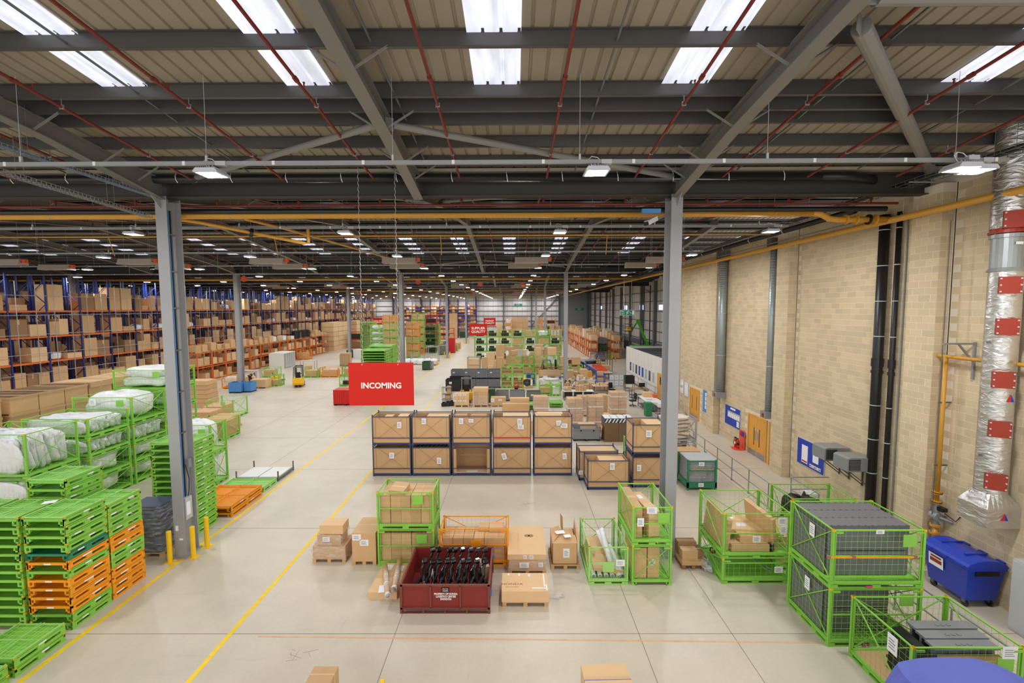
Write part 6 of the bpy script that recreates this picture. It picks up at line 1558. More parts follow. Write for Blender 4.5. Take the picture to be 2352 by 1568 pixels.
t = thing('pallet_truck', 'small yellow pallet truck by the work table', 'truck', (-27.3, 52.5, 0)); MB().box(-.35, -.6, .1, .35, .3, .7).build('body', 'forklift_yellow', t); MB().box(-.3, .3, .06, -.1, 1.4, .14).box(.1, .3, .06, .3, 1.4, .14).build('forks', 'black', t, kind='stuff'); MB().bar((0, -.5, .6), (0, -.9, 1.2), .05).build('tiller', 'black', t)
t = thing('roll_cage', 'grey wheeled roll cage full of cartons by the third left column', 'trolley', (-24.6, 67.1, 0)); ob('mesh_panel', mesh_panel(1.5, 1.5, .2, .25, .04, .015, 'x', 'galv_dark'), t, (0, -.6, 0)); MB().cb(0, 0, .12, 1.5, 1.2, .08).build('base', 'galv_dark', t); MB().cb(0, 0, .2, 1.35, 1.05, 1.75).build('carton', 'card', t)
for a in (-.6, .6): MB().cyl((a-.03, -.5, .06), (a+.03, -.5, .06), .06, 8).build('castor', 'black', t)
carton('white wrapped pallet load beside the third left column', -27.4, 78.1, .0, 1.4, 1.2, 1.42, 'white', tape='white', name='white_load'); plastic_box('dark green bin beside the white wrapped load', -28.6, 78.3, 0, .9, 1.1, 1.3, 'dark_green', name='green_bin')
for l in range(2):
    post_pallet(f'red steel rack with dark parts before the crate wall, {"lower" if l == 0 else "upper"}', -33.2, 97.7, 1.75*l, 3.2, 1.6, 1.75, 'red racks by the crate wall', 'red'); MB().cb(-33.4, 97.7, 1.75*l+.2, 2.6, 1.2, 1.1).build('dark_part', 'black_matt' if l else 'card_dark', None, label=f'dark parts load in the {"upper" if l else "lower"} red rack by the crate wall', cat='load')
def tower(where, x, y, w, d, h, cols, load='card', group='cage towers left of the aisle', z0=0):
    for k, c in enumerate(cols):
        nm = {'green': 'green', 'orange': 'orange', 'green_dark': 'dark green', 'green_pale': 'pale green', 'red': 'red'}[c]
        cage(f'{nm} cage, {"topmost" if k == len(cols)-1 else ORD[k]+" from floor"} of the {where}', x, y, z0+k*h, w, d, h, c, step=.25, lod=1, wire=.014, group=group, placard=(.62, .72))
        if load == 'card': carton(f'first carton in the {where}, {"topmost" if k == len(cols)-1 else ORD[k]+" cage up"}', x+.1, y+.1, z0+k*h+.16, w*.45, d-.2, h*.78, 'card', 0, 'loads in the cage towers'); carton(f'second carton in the {where}, {"topmost" if k == len(cols)-1 else ORD[k]+" cage up"}', x+.12+w*.46, y+.1, z0+k*h+.16, w*.43, d-.2, h*.74, 'card', 0, 'loads in the cage towers')
        elif load == 'bag': o = thing('bagged_bundle', f'white bag in the {where}, {"topmost" if k == len(cols)-1 else ORD[k]+" cage up"}', 'bagged part', (x+w/2, y+d/2, z0+k*h+.16), 0, 'loads in the cage towers'); ob('plastic_bag', bag_mesh(80+k % 3, round(w-.2, 2), round(d-.2, 2), round(h*.7, 2), .06), o)
        elif load == 'dark': carton(f'dark load in the {where}, {"topmost" if k == len(cols)-1 else ORD[k]+" cage up"}', x+.15, y+.15, z0+k*h+.16, w-.4, d-.3, h*.45, 'black_matt', 0, 'loads in the cage towers', tape='black_matt', name='dark_load', cat='load')
tower('orange-topped tower behind the LOCAL PARTS sign', -21.1, 74, 2.2, 1.8, 1.23, ['green']*5+['orange'])
tower('white bag tower left of the orange-topped one', -23.9, 76.5, 2.4, 1.6, .95, ['green_pale']*6, 'bag')
tower('orange tower beyond the second aisle column', -18.3, 78, 2.1, 1.7, 1.23, ['green', 'orange', 'green', 'orange', 'orange'])
tower('green-topped tower behind the orange tower', -18.6, 83.6, 2.2, 1.7, 1.25, ['orange', 'green', 'green', 'green', 'green', 'green'])
tower('dark green tower left of the aisle', -17.35, 86.2, 2.7, 1.8, 1.36, ['green_dark']*4, 'dark')
tower('red frame tower behind the dark green one', -17.2, 89.5, 2.2, 1.6, 1.8, ['red']*4, 'dark')
for k in range(3): carton(f'tall brown carton stack beside the dark green tower, {ORD[k]} from floor', -19.0, 81.0, 1.0*k, 1.25, 1.4, .95, 'card', 0, 'carton stack by the dark green tower')
folded_stack('distant stack behind the white bag tower', -28.4, 85, 0, 2.6, 1.8, ['green']*25, 'distant folded cages', stick=False, tips=False)
folded_stack('distant stack behind the dark green tower', -16.1, 92, 0, 1.2, 1.6, ['green']*22, 'distant folded cages', stick=False, tips=False)
folded_stack('distant stack between the two towers', -24.6, 86, 0, 2.3, 1.6, ['green']*24, 'distant folded cages', stick=False, tips=False)
for l in range(3):
    post_pallet(f'red shelving unit left of the aisle, {ORD[l]} level from floor', -15.6, 106.8, 1.27*l, 3.5, 1.5, 1.27, 'red shelving left of the aisle', 'red')
    for i in range(3): carton(f'box in the red shelving, {ORD[l]} level, {ORD[i]} from left', -17.2+1.1*i, 106.3, 1.27*l+.17, .9, .9, .6, rr.choice(('card', 'card_pale', 'blue_bright')), 0, 'boxes in the red shelving', tape='card')
for l in range(2): plastic_box(f'red steel cabinet box by the third aisle column, {"lower" if l == 0 else "upper"}', -12.4, 86.3, 1.6*l, 1.25, 1.3, 1.55 if l == 0 else 1.15, 'red', feet=(l == 0), name='red_box', lid=True)
plastic_box('grey green container left of the third aisle column', -13.7, 82.9, 0, 1.3, 1.3, 1.6, 'grey_green', name='container', lid=True)
for i in range(2): tower(f'{"near" if i == 0 else "far"} low cage on the aisle edge beyond red boxes', -12.2, 90+4.5*i, 1.1, 1.6, 1.3, ['green' if i == 0 else 'orange'], 'card')
plastic_box('dark green crate on the aisle edge behind the big sign', -12.5, 62.3, 0, .95, 1.5, 1.1, 'dark_green', name='green_crate'); plastic_box('grey crate beside the dark green crate on the aisle edge', -11.55+.02, 62.6, 0, .3, 1.4, 1.0, 'grey_mid', name='grey_crate')
post_pallet('tall pale steel frame on the aisle edge left of the third column', -12.85, 72.8, 0, 1.75, 1.5, 2.4, 'pale steel frames', 'galv_wire')
cage('low grey wire cage with clear bags on the aisle edge', -16.1, 71.4, 0, 2.0, 1.5, 1.3, 'galv_wire', step=.25, lod=1, placard=None)
for i in range(5): o = thing('white_sack', f'white sack on the floor behind the big sign, {ORD[i]} from the left', 'sack', (-16.0+1.0*i, 68.8+.3*(i % 2), 0), 0, 'white sacks behind the sign'); ob('sack', bag_mesh(90+i % 3, 1.0, 1.4, .85, .1), o)
pallet('pallet under scrap boards on the aisle edge', -12.4, 67.5, 0, 1.0, 1.6, small=True); carton('scrap board pile on the aisle edge pallet', -12.4, 67.5, .14, .95, 1.5, .5, 'cream_bag', tape='cream_bag')
# ---------------------------------------------------------------- middle of the hall, right of the aisle
plastic_box('large black pallet box with a white label beside the aisle', -6.93, 46.2, 0, 1.45, 1.2, 1.18, 'black_matt', paper=(.5, .75, .26, .22), name='black_box', ribs=False)
plastic_box('second black pallet box behind the labelled one', -6.7, 47.6, 0, 1.3, .4, 1.3, 'black_matt', name='black_box', ribs=False)
for k in range(2):
    for i in range(4): plastic_box(f'grey folding pallet crate, {"upper" if k else "lower"} row, {ORD[i]} from the aisle', -6.63+1.3*i, 48.1, .98*k, 1.26, 1.0, .95, 'grey_crate', group='grey folding crates', paper=(.3, .6, .2, .12) if k else None)
forklift('yellow forklift seen from behind with grey guard beside the black box', -4.3, 41.3, .12)
pallet('pallet of six cartons in front of the yellow forklift', -5.1, 38.85, 0, 1.25, .8, small=True)
for k in range(2):
    for i in range(3): carton(f'labelled carton on the pallet before the forklift, {"top" if k else "bottom"} layer, {ORD[i]} from left', -5.1+.415*i, 38.86, .14+.5*k, .405, .7, .49, 'card_pale', 0, 'six cartons before the forklift', papers=((.05, .3, .28, .14),))
pallet('pallet of the film-torn tall carton block', -3.48, 38.84, 0, 1.27, 1.0, small=True)
t = thing('wrapped_load', 'tall carton block with torn film right of the yellow forklift', 'load', (-2.85, 39.34, .14))
for i in range(3): MB().box(-.6+.4*i, -.48, 0, -.205+.4*i, .48, 1.15).build('carton', 'card', t)
MB().box(-.62, -.5, 1.15, .62, .5, 1.45).build('cap_carton', 'card_pale', t); wrap(t, 1.25, 1.0, .8, 0, 'film')
t = thing('wire_trolley', 'small wire shelf trolley with cartons by the aisle line', 'trolley', (-6.1, 41.5, 0))
for z in (.15, .6, 1.2): MB().cb(0, 0, z, .8, .6, .03).build('shelf', 'galv_dark', t)
for a in (-.4, .4):
    for b in (-.3, .3): MB().cb(a, b, 0, .03, .03, 1.3).build('upright', 'galv_dark', t)
carton('small tall carton on the wire trolley', -6.1, 41.4, .63, .35, .3, .7); carton('leaning carton on the lower shelf of the wire trolley', -6.3, 41.3, .18, .5, .4, .35)
for i in range(3): plastic_box(f'black component tray on the floor by the aisle line, {ORD[i]} of three', -6.22+.34*i, 38.9+.12*i, 0, .32, .6, .3+.04*i, 'black', feet=False, name='black_tray', ribs=False)
carton('carton with white labels on a low pallet right of the torn-film block', -2.0, 38.92, .1, 1.28, .8, .66, 'card', papers=((.15, .3, .3, .3), (.8, .4, .3, .14))); pallet('low pallet under the white-labelled carton', -2.0, 38.92, 0, 1.28, .8, .1, small=True)
carton('very long plain carton lying behind the blue stillages', -.96, 36.9, 0, 2.2, .5, .64, 'card'); carton('second long carton behind the very long plain one', -.35, 37.7, 0, 1.6, .5, .95, 'card_pale')
for i in range(5):
    carton(f'low carton with open centre seam behind the blue stillages, {ORD[i]} from the aisle', -6.5+1.75*i, 30.2, 0, 1.5, 1.1, .9, 'card_pale', R.uniform(-.05, .05), 'low cartons behind the blue stillages')
plastic_box('dark green wheeled bin behind the white-labelled carton', -2.3, 40.6, 0, .6, .7, 1.15, 'dark_green', lid=True, name='green_bin', ribs=False)
plastic_box('pale grey open bin behind the white-labelled carton', -1.68, 41.2, 0, 1.2, 1.0, .88, 'grey_mid', name='grey_bin'); plastic_box('second pale grey bin by the person in red', -.4, 41.2, 0, 1.4, 1.0, .9, 'grey_mid', name='grey_bin', ribs=False)
plastic_box('grey green ribbed crate with a label, right of the person in red', 1.12, 41.0, 0, 1.3, 1.0, .86, 'grey_green', name='ribbed_crate', paper=(.5, .5, .24, .16))
person('person in red top bending over the pale grey bins', (.18, 43.3, 0), .1, dict(BEND), 'cloth_red', 'hair_grey', vest='cloth_red')
t = thing('hand_truck', 'red upright sack truck handle behind the person in red', 'truck', (.35, 46.0, 0)); MB().bar((-.12, 0, .1), (-.2, .0, 1.4), .05).bar((.12, 0, .1), (-.05, 0, 1.4), .05).bar((-.2, 0, 1.4), (-.05, 0, 1.4), .05).bar((-.12, 0, .5), (.1, 0, .5), .04).build('frame', 'red', t); MB().cb(0, -.15, .05, .4, .3, .03).build('toe_plate', 'red', t)
t = thing('drum_fan', 'yellow framed black drum fan beside the workbench', 'fan', (1.35, 48.0, 0)); MB().cyl((0, -.15, .6), (0, .15, .6), .38, 18).build('fan_drum', 'black', t); mb = MB()
for k in range(6): mb.bar((.36*cos(k*pi/6), -.16, .6+.36*sin(k*pi/6)), (-.36*cos(k*pi/6), -.16, .6-.36*sin(k*pi/6)), .012)
mb.build('guard', 'grey_mid', t); MB().box(-.48, -.12, .0, -.43, .12, 1.0).box(.55, -.12, .0, .6, .12, 1.0).box(-.48, -.12, .95, .6, .12, 1.0).box(-.48, -.12, .1, .6, .12, .14).build('frame', 'forklift_yellow', t); MB().box(.38, -.1, .3, .56, .1, .9).build('label_panel', 'paper', t)
cage('green cage of blue boxes behind the drum fan', 1.3, 49.4, 0, 1.1, 1.0, 1.3, step=.2, lod=1)
for i in range(3): plastic_box(f'blue box in the cage behind the fan, {ORD[i]} up', 1.4, 49.5, .16+.36*i, .85, .8, .35, 'blue_bright', feet=False, name='blue_box', ribs=False)
for k in range(2):
    for i in range(2):
        cage(f'green cage of brown sheets, {"upper" if k else "lower"}, {ORD[i]} from the grey crates', -1.35+1.2*i, 48.1, 1.23*k, 1.16, 1.0, 1.2, step=.2, lod=1, wire=.012, group='green cages of brown sheets')
        for j in range(4): carton(f'flat brown carton, {ORD[j]} up in the {"upper" if k else "lower"} sheet cage, {ORD[i]} from crates', -1.25+1.2*i, 48.2, 1.23*k+.17+.2*j, .95, .8, .18, 'card_dark' if j % 2 else 'card', 0, 'flat cartons in the sheet cages')
# row behind: wire cage, tall cartons, more cages
post_pallet('tall wire cage frame with white sheets and cartons at the aisle line', -4.78, 54.6, 0, 1.5, 1.2, 2.65, 'pale steel frames', 'galv_wire')
for j in range(3): carton(f'carton in the tall wire frame at the aisle line, {ORD[j]} up', -5.45, 54.1, .2+.75*j, 1.35, 1.0, .7, 'card_pale' if j else 'bag', tape='tape')
for i, (x, w, h, m) in enumerate(((-3.83, .68, 2.6, 'card'), (-3.1, .66, 1.6, 'card_pale'), (-2.4, .3, 2.2, 'card'), (-2.0, .62, 2.6, 'card'), (-1.2, .5, 1.8, 'card_dark'))): carton(f'tall upright carton behind the grey crates, {ORD[i]} from the aisle', x, 53.9, 0, w, .6, h, m, 0, 'tall cartons behind the grey crates')
for i in range(6):
    x = -.5+1.55*i
    for k in range(2):
        if k and i > 3: continue
        cage(f'green cage with mixed cartons in the middle row, {"upper" if k else "lower"}, {ORD[i]} from the aisle', x, 58+.2*(i % 2), 1.2*k, 1.5, 1.2, 1.2, 'green_pale' if (i+k) % 3 == 0 else 'green', step=.22, lod=1, wire=.012, group='middle row green cages')
        carton(f'carton in the middle row cage, {"upper" if k else "lower"}, {ORD[i]} from the aisle', x+.1, 58.15+.2*(i % 2), 1.2*k+.16, 1.25, .9, .95-.15*(i % 3), rr.choice(('card', 'card_pale', 'bag')), 0, 'cartons in the middle row cages')
    carton(f'carton standing on the middle row of cages, {ORD[i]} from the aisle', x+.15, 58.2, 2.4 if i < 4 else 1.2, rr.uniform(.6, 1.3), .9, rr.uniform(.5, 1.0), rr.choice(('card', 'card_pale')), 0, 'cartons on the middle row cages')
for i in range(7):
    carton(f'brown carton stack before the tall cage wall, {ORD[i]} from the aisle', -3.9+1.35*i, 64+.3*(i % 3), 0, 1.2, 1.0, 2.2+.35*((i*3) % 4), rr.choice(('card', 'card', 'card_pale')), 0, 'cartons before the cage wall')
plastic_box('tall pale grey blue panel box before the cage wall', .5, 62.0, 0, 1.25, .8, 2.7, 'grey_light', name='panel_box', ribs=False); carton('narrow tall carton in front of the pale grey panel box', 1.1, 61.3, 0, .4, .3, 2.3, 'card_pale')
for i, (x, y) in enumerate(((-.9, 57.4), (1.7, 57.2))):
    t = thing('white_disc', f'round white plastic disc leaning on the middle row cages, {ORD[i]} of two', 'disc', (x, y, 2.45)); MB().cyl((0, 0, .3), (.1, .06, .3), .32, 16).build('disc', 'white', t)
# tall wall of green cages
CW = [['k', 'k', 'k', 'k'], ['k', 'k', 'k', 'k'], ['k', 'c', 'k', 'k'], ['c', 'c', 'c', 'k'], ['c', 'k', 'k', 'c'], ['c', 'w', 'c', 'w'], ['c', 'c', 'k', 'l']]
for i in range(7):
    for k in range(4):
        x = -6.44+2.04*i; ld = CW[i][k]; lv = ('bottom', 'second', 'third', 'top')[k]; nm = {'k': 'black trays', 'c': 'brown cartons', 'w': 'white bagged parts', 'l': 'labelled cartons'}[ld]
        cage(f'green cage of {nm} in cage wall, {lv} tier, {ORD[i]} from the aisle', x, 74.4, 1.23*k, 1.96, 1.2, 1.23, 'green' if (i+k) % 3 else 'green_pale', step=.3, lod=1, wire=.016, group='tall wall of green cages', placard=(.68, .7), paper=(ld != 'c'))
        lab = f'{nm[:-1]} load in the cage wall, {lv} tier, {ORD[i]} from the aisle'
        if ld == 'k':
            t = thing('black_tray', lab.replace('trays', 'tray'), 'tray', (x+.9, 75.0, 1.23*k+.16), 0, 'loads in the cage wall'); MB().prism([(-.55, .0), (.6, .0), (.68, .5), (-.62, .5)], 'y', -.45, .45).build('tray_body', 'black_matt', t); MB().box(-.5, -.3, .5, .3, .3, .85).build('tray_insert', 'black', t)
        elif ld == 'w': t = thing('bagged_bundle', lab, 'bagged part', (x+.98, 75.0, 1.23*k+.16), 0, 'loads in the cage wall'); ob('plastic_bag', bag_mesh(33, 1.5, .9, .8, .2, 'bag'), t)
        else: carton(lab, x+.15, 74.5, 1.23*k+.16, 1.65, .95, .9, 'card', 0, 'loads in the cage wall', papers=tuple((.2+.5*a, .15+.27*b, .3, .2) for a in range(3) for b in range(3)) if ld == 'l' else ())
# second forklift, workbench
forklift('yellow forklift with black guard working in the middle row', 4.1, 55.2, -1.5)
t = thing('packing_bench', 'wooden packing bench with red top frame and shelves', 'workbench', (3.75, 47.4, 0))
MB().cb(0, 0, .85, 2.3, 1.0, .06).build('bench_top', 'white', t); MB().cb(0, .0, .35, 2.2, .9, .04).build('lower_shelf', 'grey_mid', t); MB().box(-1.15, .45, .9, 1.15, .49, 1.9).build('back_board', 'card_pale', t)
for a in (-1.12, 1.12): MB().cb(a, .45, 0, .07, .07, 2.3).build('post', 'wood', t); MB().cb(a, -.45, 0, .07, .07, .85).build('leg', 'galv', t)
mb = MB(); mb.bar((-1.2, -.3, 2.3), (1.2, -.3, 2.3), .06).bar((-1.2, -.3, 2.1), (1.2, -.3, 2.1), .06).bar((-1.2, -.3, 2.3), (-1.2, .45, 2.2), .06).bar((1.2, -.3, 2.3), (1.2, .45, 2.2), .06)
mb.build('top_frame', 'red_panel', t); MB().cyl((-.8, .0, 2.0), (.9, .0, 2.0), .08, 10).build('white_roll', 'white', t)
for i, (x, m, w, h) in enumerate(((-.95, 'black', .25, .3), (-.5, 'bag', .45, .42), (.25, 'black', .4, .3), (.75, 'grey_light', .3, .35), (1.0, 'blue_bright', .2, .3))): MB().cb(3.75+x, 47.6, .91, w, .3, h).build('bench_equipment', m, None, label=f'{"dark" if m == "black" else "pale" if m != "blue_bright" else "blue"} equipment on the packing bench, {ORD[i]} from the left', cat='equipment')
t = thing('film_heap', 'heap of white film draped over the packing bench', 'film', (3.6, 47.15, .91)); ob('film', bag_mesh(12, 1.9, .5, .28, .3, 'bag'), t)
folded_stack('low pile beside the long carton', .95, 37.6, 0, 1.2, 1.2, ['green']*2, 'low folded cages mid hall', stick=False, tips=False); folded_stack('low pile beneath the packing bench front', 3.0, 38.4, 0, 1.1, 1.1, ['green']*2, 'low folded cages mid hall', stick=False, tips=False)
cage('green cage with brown tray at the front of the packing bench', 2.4, 43.6, 0, 1.1, 1.0, 1.3, step=.2, lod=1); carton('brown tray carton in the cage before the packing bench', 2.5, 43.7, .3, .9, .7, .5)
cage('green cage beside the tray cage before packing bench', 3.55, 43.6, 0, .9, 1.0, 1.25, step=.2, lod=1); carton('white film block in the cage before the packing bench', 3.65, 43.7, .16, .7, .7, .7, 'bag', tape='bag')
# tall film-wrapped pallets
def wrapped_pallet(label, x0, y0, w, d, h, nx, nz, m='card', film_='film', lab2=None):
    pallet('pallet under the '+label, x0, y0, 0, w, d, small=True)
    t = thing('wrapped_load', label, 'load', (x0+w/2, y0+d/2, .14)); a, b = w/nx, (h-.14)/nz
    for k in range(nz):
        for i in range(nx): MB().box(-w/2+i*a+.01, -d/2+.02, k*b, -w/2+(i+1)*a-.01, d/2-.02, (k+1)*b-.015).build('carton', m, t)
    for k in range(1, nz, 3): MB().box(-w/2-.004, -d/2-.004, k*b-.04, w/2+.004, d/2+.004, k*b+.03).build('label_band', 'paper', t)
    wrap(t, w, d, h-.16, 0, film_)
wrapped_pallet('tall film-wrapped cartons behind blue stillages, nearest the aisle', 3.7, 31.5, 1.05, 1.0, 2.12, 2, 6)
wrapped_pallet('tall film-wrapped cartons behind blue stillages, second from aisle', 5.15, 31.5, 1.02, 1.0, 2.27, 2, 6)
wrapped_pallet('shorter film-wrapped carton block behind the grey brown boxes', 7.55, 35.6, 1.22, 1.0, 1.8, 2, 5)
wrapped_pallet('film-wrapped carton block behind the two tall wrapped pallets', 4.95, 35.2, .8, 1.0, 1.55, 2, 4)
carton('large brown carton beside the second tall wrapped pallet', 6.3, 33.6, .0, .6, .9, 1.95, 'card'); carton('low carton pile between the wrapped pallets', 6.25, 32.2, 0, .6, .9, .8, 'card_pale')
carton('wide low carton with centre seam before the tall wrapped pallets', 4.3, 29.7, 0, 1.1, 1.2, .65, 'card_pale')
wrapped_pallet('single film-wrapped carton block left of the tall pallets', 1.55, 36.2, 1.15, 1.0, 1.35, 1, 4)
# grey open bin, brown boxes with blue patterned tops
plastic_box('large grey open bin behind the single blue stillage', 3.72, 28.6, 0, 1.7, 1.2, .78, 'grey_mid', name='grey_bin', ribs=False)
for x in (4.2, 5.0):
    MB().cyl((x, 28.55, .68), (x, 28.6, .68), .05, 10).build('bin_eyelet', 'black', None, label=f'black eyelet on the rim of the large grey bin, {"aisle" if x < 4.5 else "wall"} side', cat='eyelet')
for i in range(2):
    carton(f'tall dark brown box with blue striped trays on it, {"aisle" if i == 0 else "wall"} side', 5.66+.89*i, 28.4, 0, .88, 1.1, 1.2, 'brown_crate', 0, 'tall dark brown boxes', tape='brown_crate')
for i in range(4):
    t = thing('striped_tray', f'blue and white striped tray on the tall dark brown boxes, {ORD[i]} from the aisle', 'tray', (5.87+.445*i, 28.95, 1.2), 0, 'striped trays'); MB().cb(0, 0, 0, .43, 1.05, .28).build('tray', 'blue_frame', t)
    MB().prism([(-.2, .02), (-.12, .02), (.02, .26), (-.06, .26)], 'y', -.535, -.53).prism([(.0, .02), (.08, .02), (.2, .2), (.2, .26), (.14, .26)], 'y', -.535, -.53).build('white_stripe', 'paper', t); MB().cb(0, 0, .28, .41, 1.0, .02).build('white_cover', 'bag', t)
t = thing('leaning_pallet', 'pale pallet leaning against the tall dark brown boxes', 'pallet', (5.45, 28.75, 0)); 
for i in range(4): MB().bar((-.12+.01*i, -.1+.12*i, .0), (.1+.01*i, -.1+.12*i, .95), .02, .1).build('slat', 'wood', t)
for z in (.1, .5, .85): MB().bar((-.1+.2*z, -.12, z), (-.1+.2*z, .34, z), .04, .08).build('cross_board', 'wood', t)
cage('low green cage with red edging between the blue stillages', 6.2, 24.6, 0, 1.3, 1.2, 1.15, step=.2, lod=1, placard=None); carton('carton with film in the low red-edged green cage', 6.3, 24.7, .16, 1.1, .9, .7, 'card_pale')
# tables, chairs, people, office corner
def table(label, x, y, w, d, h, m='white', legs='blue_frame', under=()):
    t = thing('work_table', label, 'table', (x, y, 0)); MB().cb(0, 0, h-.04, w, d, .04).build('table_top', m, t)
    for a in (-w/2+.06, w/2-.06):
        for b in (-d/2+.06, d/2-.06): MB().cb(a, b, 0, .05, .05, h-.04).build('leg', legs, t)
    MB().cb(0, 0, .25, w-.1, d-.1, .03).build('under_shelf', 'galv_dark', t)
    return t
table('white packing table with cartons where two people work', 5.85, 41.8, 2.75, 1.0, .85)
for i in range(3): plastic_box(f'black bin beneath the white packing table, {ORD[i]} of three', 4.6+.9*i, 41.5, .29, .7, .6, .45, 'black', feet=False, name='black_bin', ribs=False)
carton('brown carton with white labels on the white packing table', 4.55, 41.5, .85, .68, .5, .4, 'card', papers=((.1, .25, .4, .1),))
for i in range(4): carton(f'small brown carton in the row on the white packing table, {ORD[i]} from left', 5.6+.24*i, 41.45, .85, .22, .4, .5-.12*(i == 3), 'card', 0, 'carton row on the packing table')
person('person in yellow safety vest standing behind the white packing table', (5.15, 44.0, 0), 0.0, STAND, 'cloth_dark', 'hair_grey', vest='hi_vis')
person('person in white top leaning at the white packing table', (6.0, 43.2, 0), -.9, LEAN, 'cloth_white', 'hair_dark', sleeve=1)
table('second table with folded carton blanks right of the packing table', 8.5, 44.9, 1.6, .9, .8)
for i in range(5): carton(f'carton blank pile on the second table, {ORD[i]} from left', 7.8+.28*i, 44.6+.05*(i % 2), .8, .26, .4, .12+.08*(i % 3), 'card_pale', .2*(i-2), 'carton blanks on the second table')
def office_chair(label, x, y, rz):
    t = thing('office_chair', label, 'chair', (x, y, 0), rz)
    MB().cb(0, 0, .45, .5, .48, .09).build('seat', 'seat_black', t); MB().prism([(-.24, .6), (.24, .6), (.21, 1.15), (-.21, 1.15)], 'y', .2, .27).build('backrest', 'seat_black', t)
    MB().bar((0, .24, .45), (0, .26, .8), .06, .02).build('back_bracket', 'black', t)
    for s in (-.28, .28): MB().tube([(s, .15, .5), (s, .16, .72), (s, -.15, .72)], .025, 6).build('armrest', 'black', t)
    MB().cyl((0, 0, .12), (0, 0, .45), .03, 8).build('gas_lift', 'black', t)
    for k in range(5): a = 2*pi*k/5; l = MB().bar((0, 0, .12), (.28*cos(a), .28*sin(a), .08), .04).build('base_leg', 'black', t); MB().cyl((.28*cos(a), .28*sin(a)-.02, .035), (.28*cos(a), .28*sin(a)+.02, .035), .035, 8).build('castor', 'black', l)
    return t
office_chair('black office chair standing free before the grey notice screens', 9.45, 44.2, .4); office_chair('black office chair turned to the blue-framed desk', 10.1, 38.9, -1.4)
t = thing('notice_screen', 'grey freestanding screen covered in white notices behind the chair', 'screen', (10.75, 47.6, 0)); MB().box(-.85, -.02, .2, .85, .02, 1.5).build('screen_panel', 'grey_light', t); MB().box(-.8, -.2, 0, -.75, .2, .25).box(.75, -.2, 0, .8, .2, .25).build('foot', 'galv', t, kind='stuff')
for i in range(6): ob('paper_label', PAPER, t, (-.6+.5*(i % 3), -.02, .35+.6*(i//3)), 0, (.36, 1, .42))
table('blue-framed desk with white top along the office wall', 11.2, 37.6, 1.3, 3.0, .9, 'white', 'blue_bright'); carton('carton with orange folder on the blue-framed desk', 10.85, 38.3, .9, .8, .6, .38, 'card_pale'); MB().cb(11.75, 38.2, .9, .3, .5, .25).build('orange_folder', 'orange_box', None, label='orange folder box next to the carton on the blue-framed desk', cat='folder')
MB().cb(11.0, 37.2, .9, .5, .4, .01).build('drawing_sheet', 'grey_light', None, label='grey printed sheet on the near end of the blue-framed desk', cat='paper')
t = thing('wheeled_bin', 'tall teal bin at the near corner of the blue-framed desk', 'bin', (10.4, 35.4, 0)); MB().cb(0, 0, .05, .5, .5, .95).build('body', 'teal', t); MB().cb(0, 0, 1.0, .54, .54, .06).build('lid', 'teal', t)
table('dark table with parts at the near end of the blue-framed desk', 11.7, 35.2, 1.5, .9, .75, 'black', 'galv'); t = thing('black_bag', 'black bag lying on the dark table', 'bag', (12.0, 35.2, .75)); ob('bag', bag_mesh(14, .9, .5, .3, .2, 'black'), t); carton('white box with green lettering on the dark table', 11.05, 34.9, .75, .45, .4, .3, 'paper', tape='sign_green')
table('dark brown desk with monitor under the office windows', 11.6, 42.6, 1.6, 1.0, .9, 'card_dark', 'galv_dark'); t = thing('monitor', 'black monitor on the dark brown desk', 'monitor', (11.9, 42.6, .9)); MB().box(-.28, -.02, .12, .28, .02, .5).build('screen', 'black', t); MB().cb(0, 0, 0, .25, .18, .02).cb(0, .03, .02, .05, .03, .15).build('stand', 'black', t)
for i in range(5): plastic_box(f'black stacking tray by the office wall, {ORD[i]} up', 11.2, 46.0, .16*i+.75, .9, .7, .15, 'black', feet=False, name='black_tray', ribs=False)
table('small table under the black stacking trays', 11.65, 46.35, 1.0, .8, .75, 'card_dark', 'galv_dark')
# sorting benches: conveyor line with blue side guards
def conveyor(label, P, Q, wd, zt, side, bed):
    P, Q = Vector(P), Vector(Q); L = (Q-P).length; t = thing('conveyor', label, 'conveyor', P, atan2((Q-P).y, (Q-P).x))
    MB().box(0, -wd/2, zt-.1, L, wd/2, zt).build('belt_bed', bed, t)
    for s in (-1, 1): MB().box(0, s*wd/2-.04, zt-.16, L, s*wd/2+.04, zt+.1).build('side_guard', side if s < 0 else 'blue_soft', t)
    for i in range(int(L/2)+1):
        for s in (-1, 1): MB().cb(min(L-.05, 2*i+.05), s*wd/2*.9, 0, .08, .08, zt-.1).build('leg', 'blue_bright', t)
    for i in range(int(L/.4)): MB().cyl((.2+.4*i, -wd/2, zt), (.2+.4*i, wd/2, zt), .03, 6).build('roller', 'grey_mid', t)
conveyor('long blue-sided sorting conveyor with orange trays before the office', (9.9, 66, 0), (10.5, 52.4, 0), 1.6, 1.0, 'blue_bright', 'card_pale')
for i, y in enumerate((53.5, 55.2, 56.8)): plastic_box(f'orange tray on the sorting conveyor, {ORD[i]} from the near end', 9.8, y, 1.03, 1.1, .8, .25, 'orange_box', feet=False, name='orange_tray', ribs=False)
t = thing('black_part', 'black moulded part lying on the sorting conveyor', 'part', (10.1, 60.5, 1.03)); ob('body', bag_mesh(15, 1.2, .6, .35, .3, 'black'), t)
carton('ochre carton under the sorting conveyor, near end', 8.3, 54.0, 0, .9, .8, .9, 'door_oak', tape='door_oak')
plastic_box('black board box with a white dot beyond the packing area', 8.5, 61.0, 0, .8, .3, 1.15, 'black', name='black_box', ribs=False); plastic_box('dark red steel stillage beyond the black board box', 7.6, 63.6, 0, 1.2, 1.0, 1.1, 'red_bin', name='red_box')
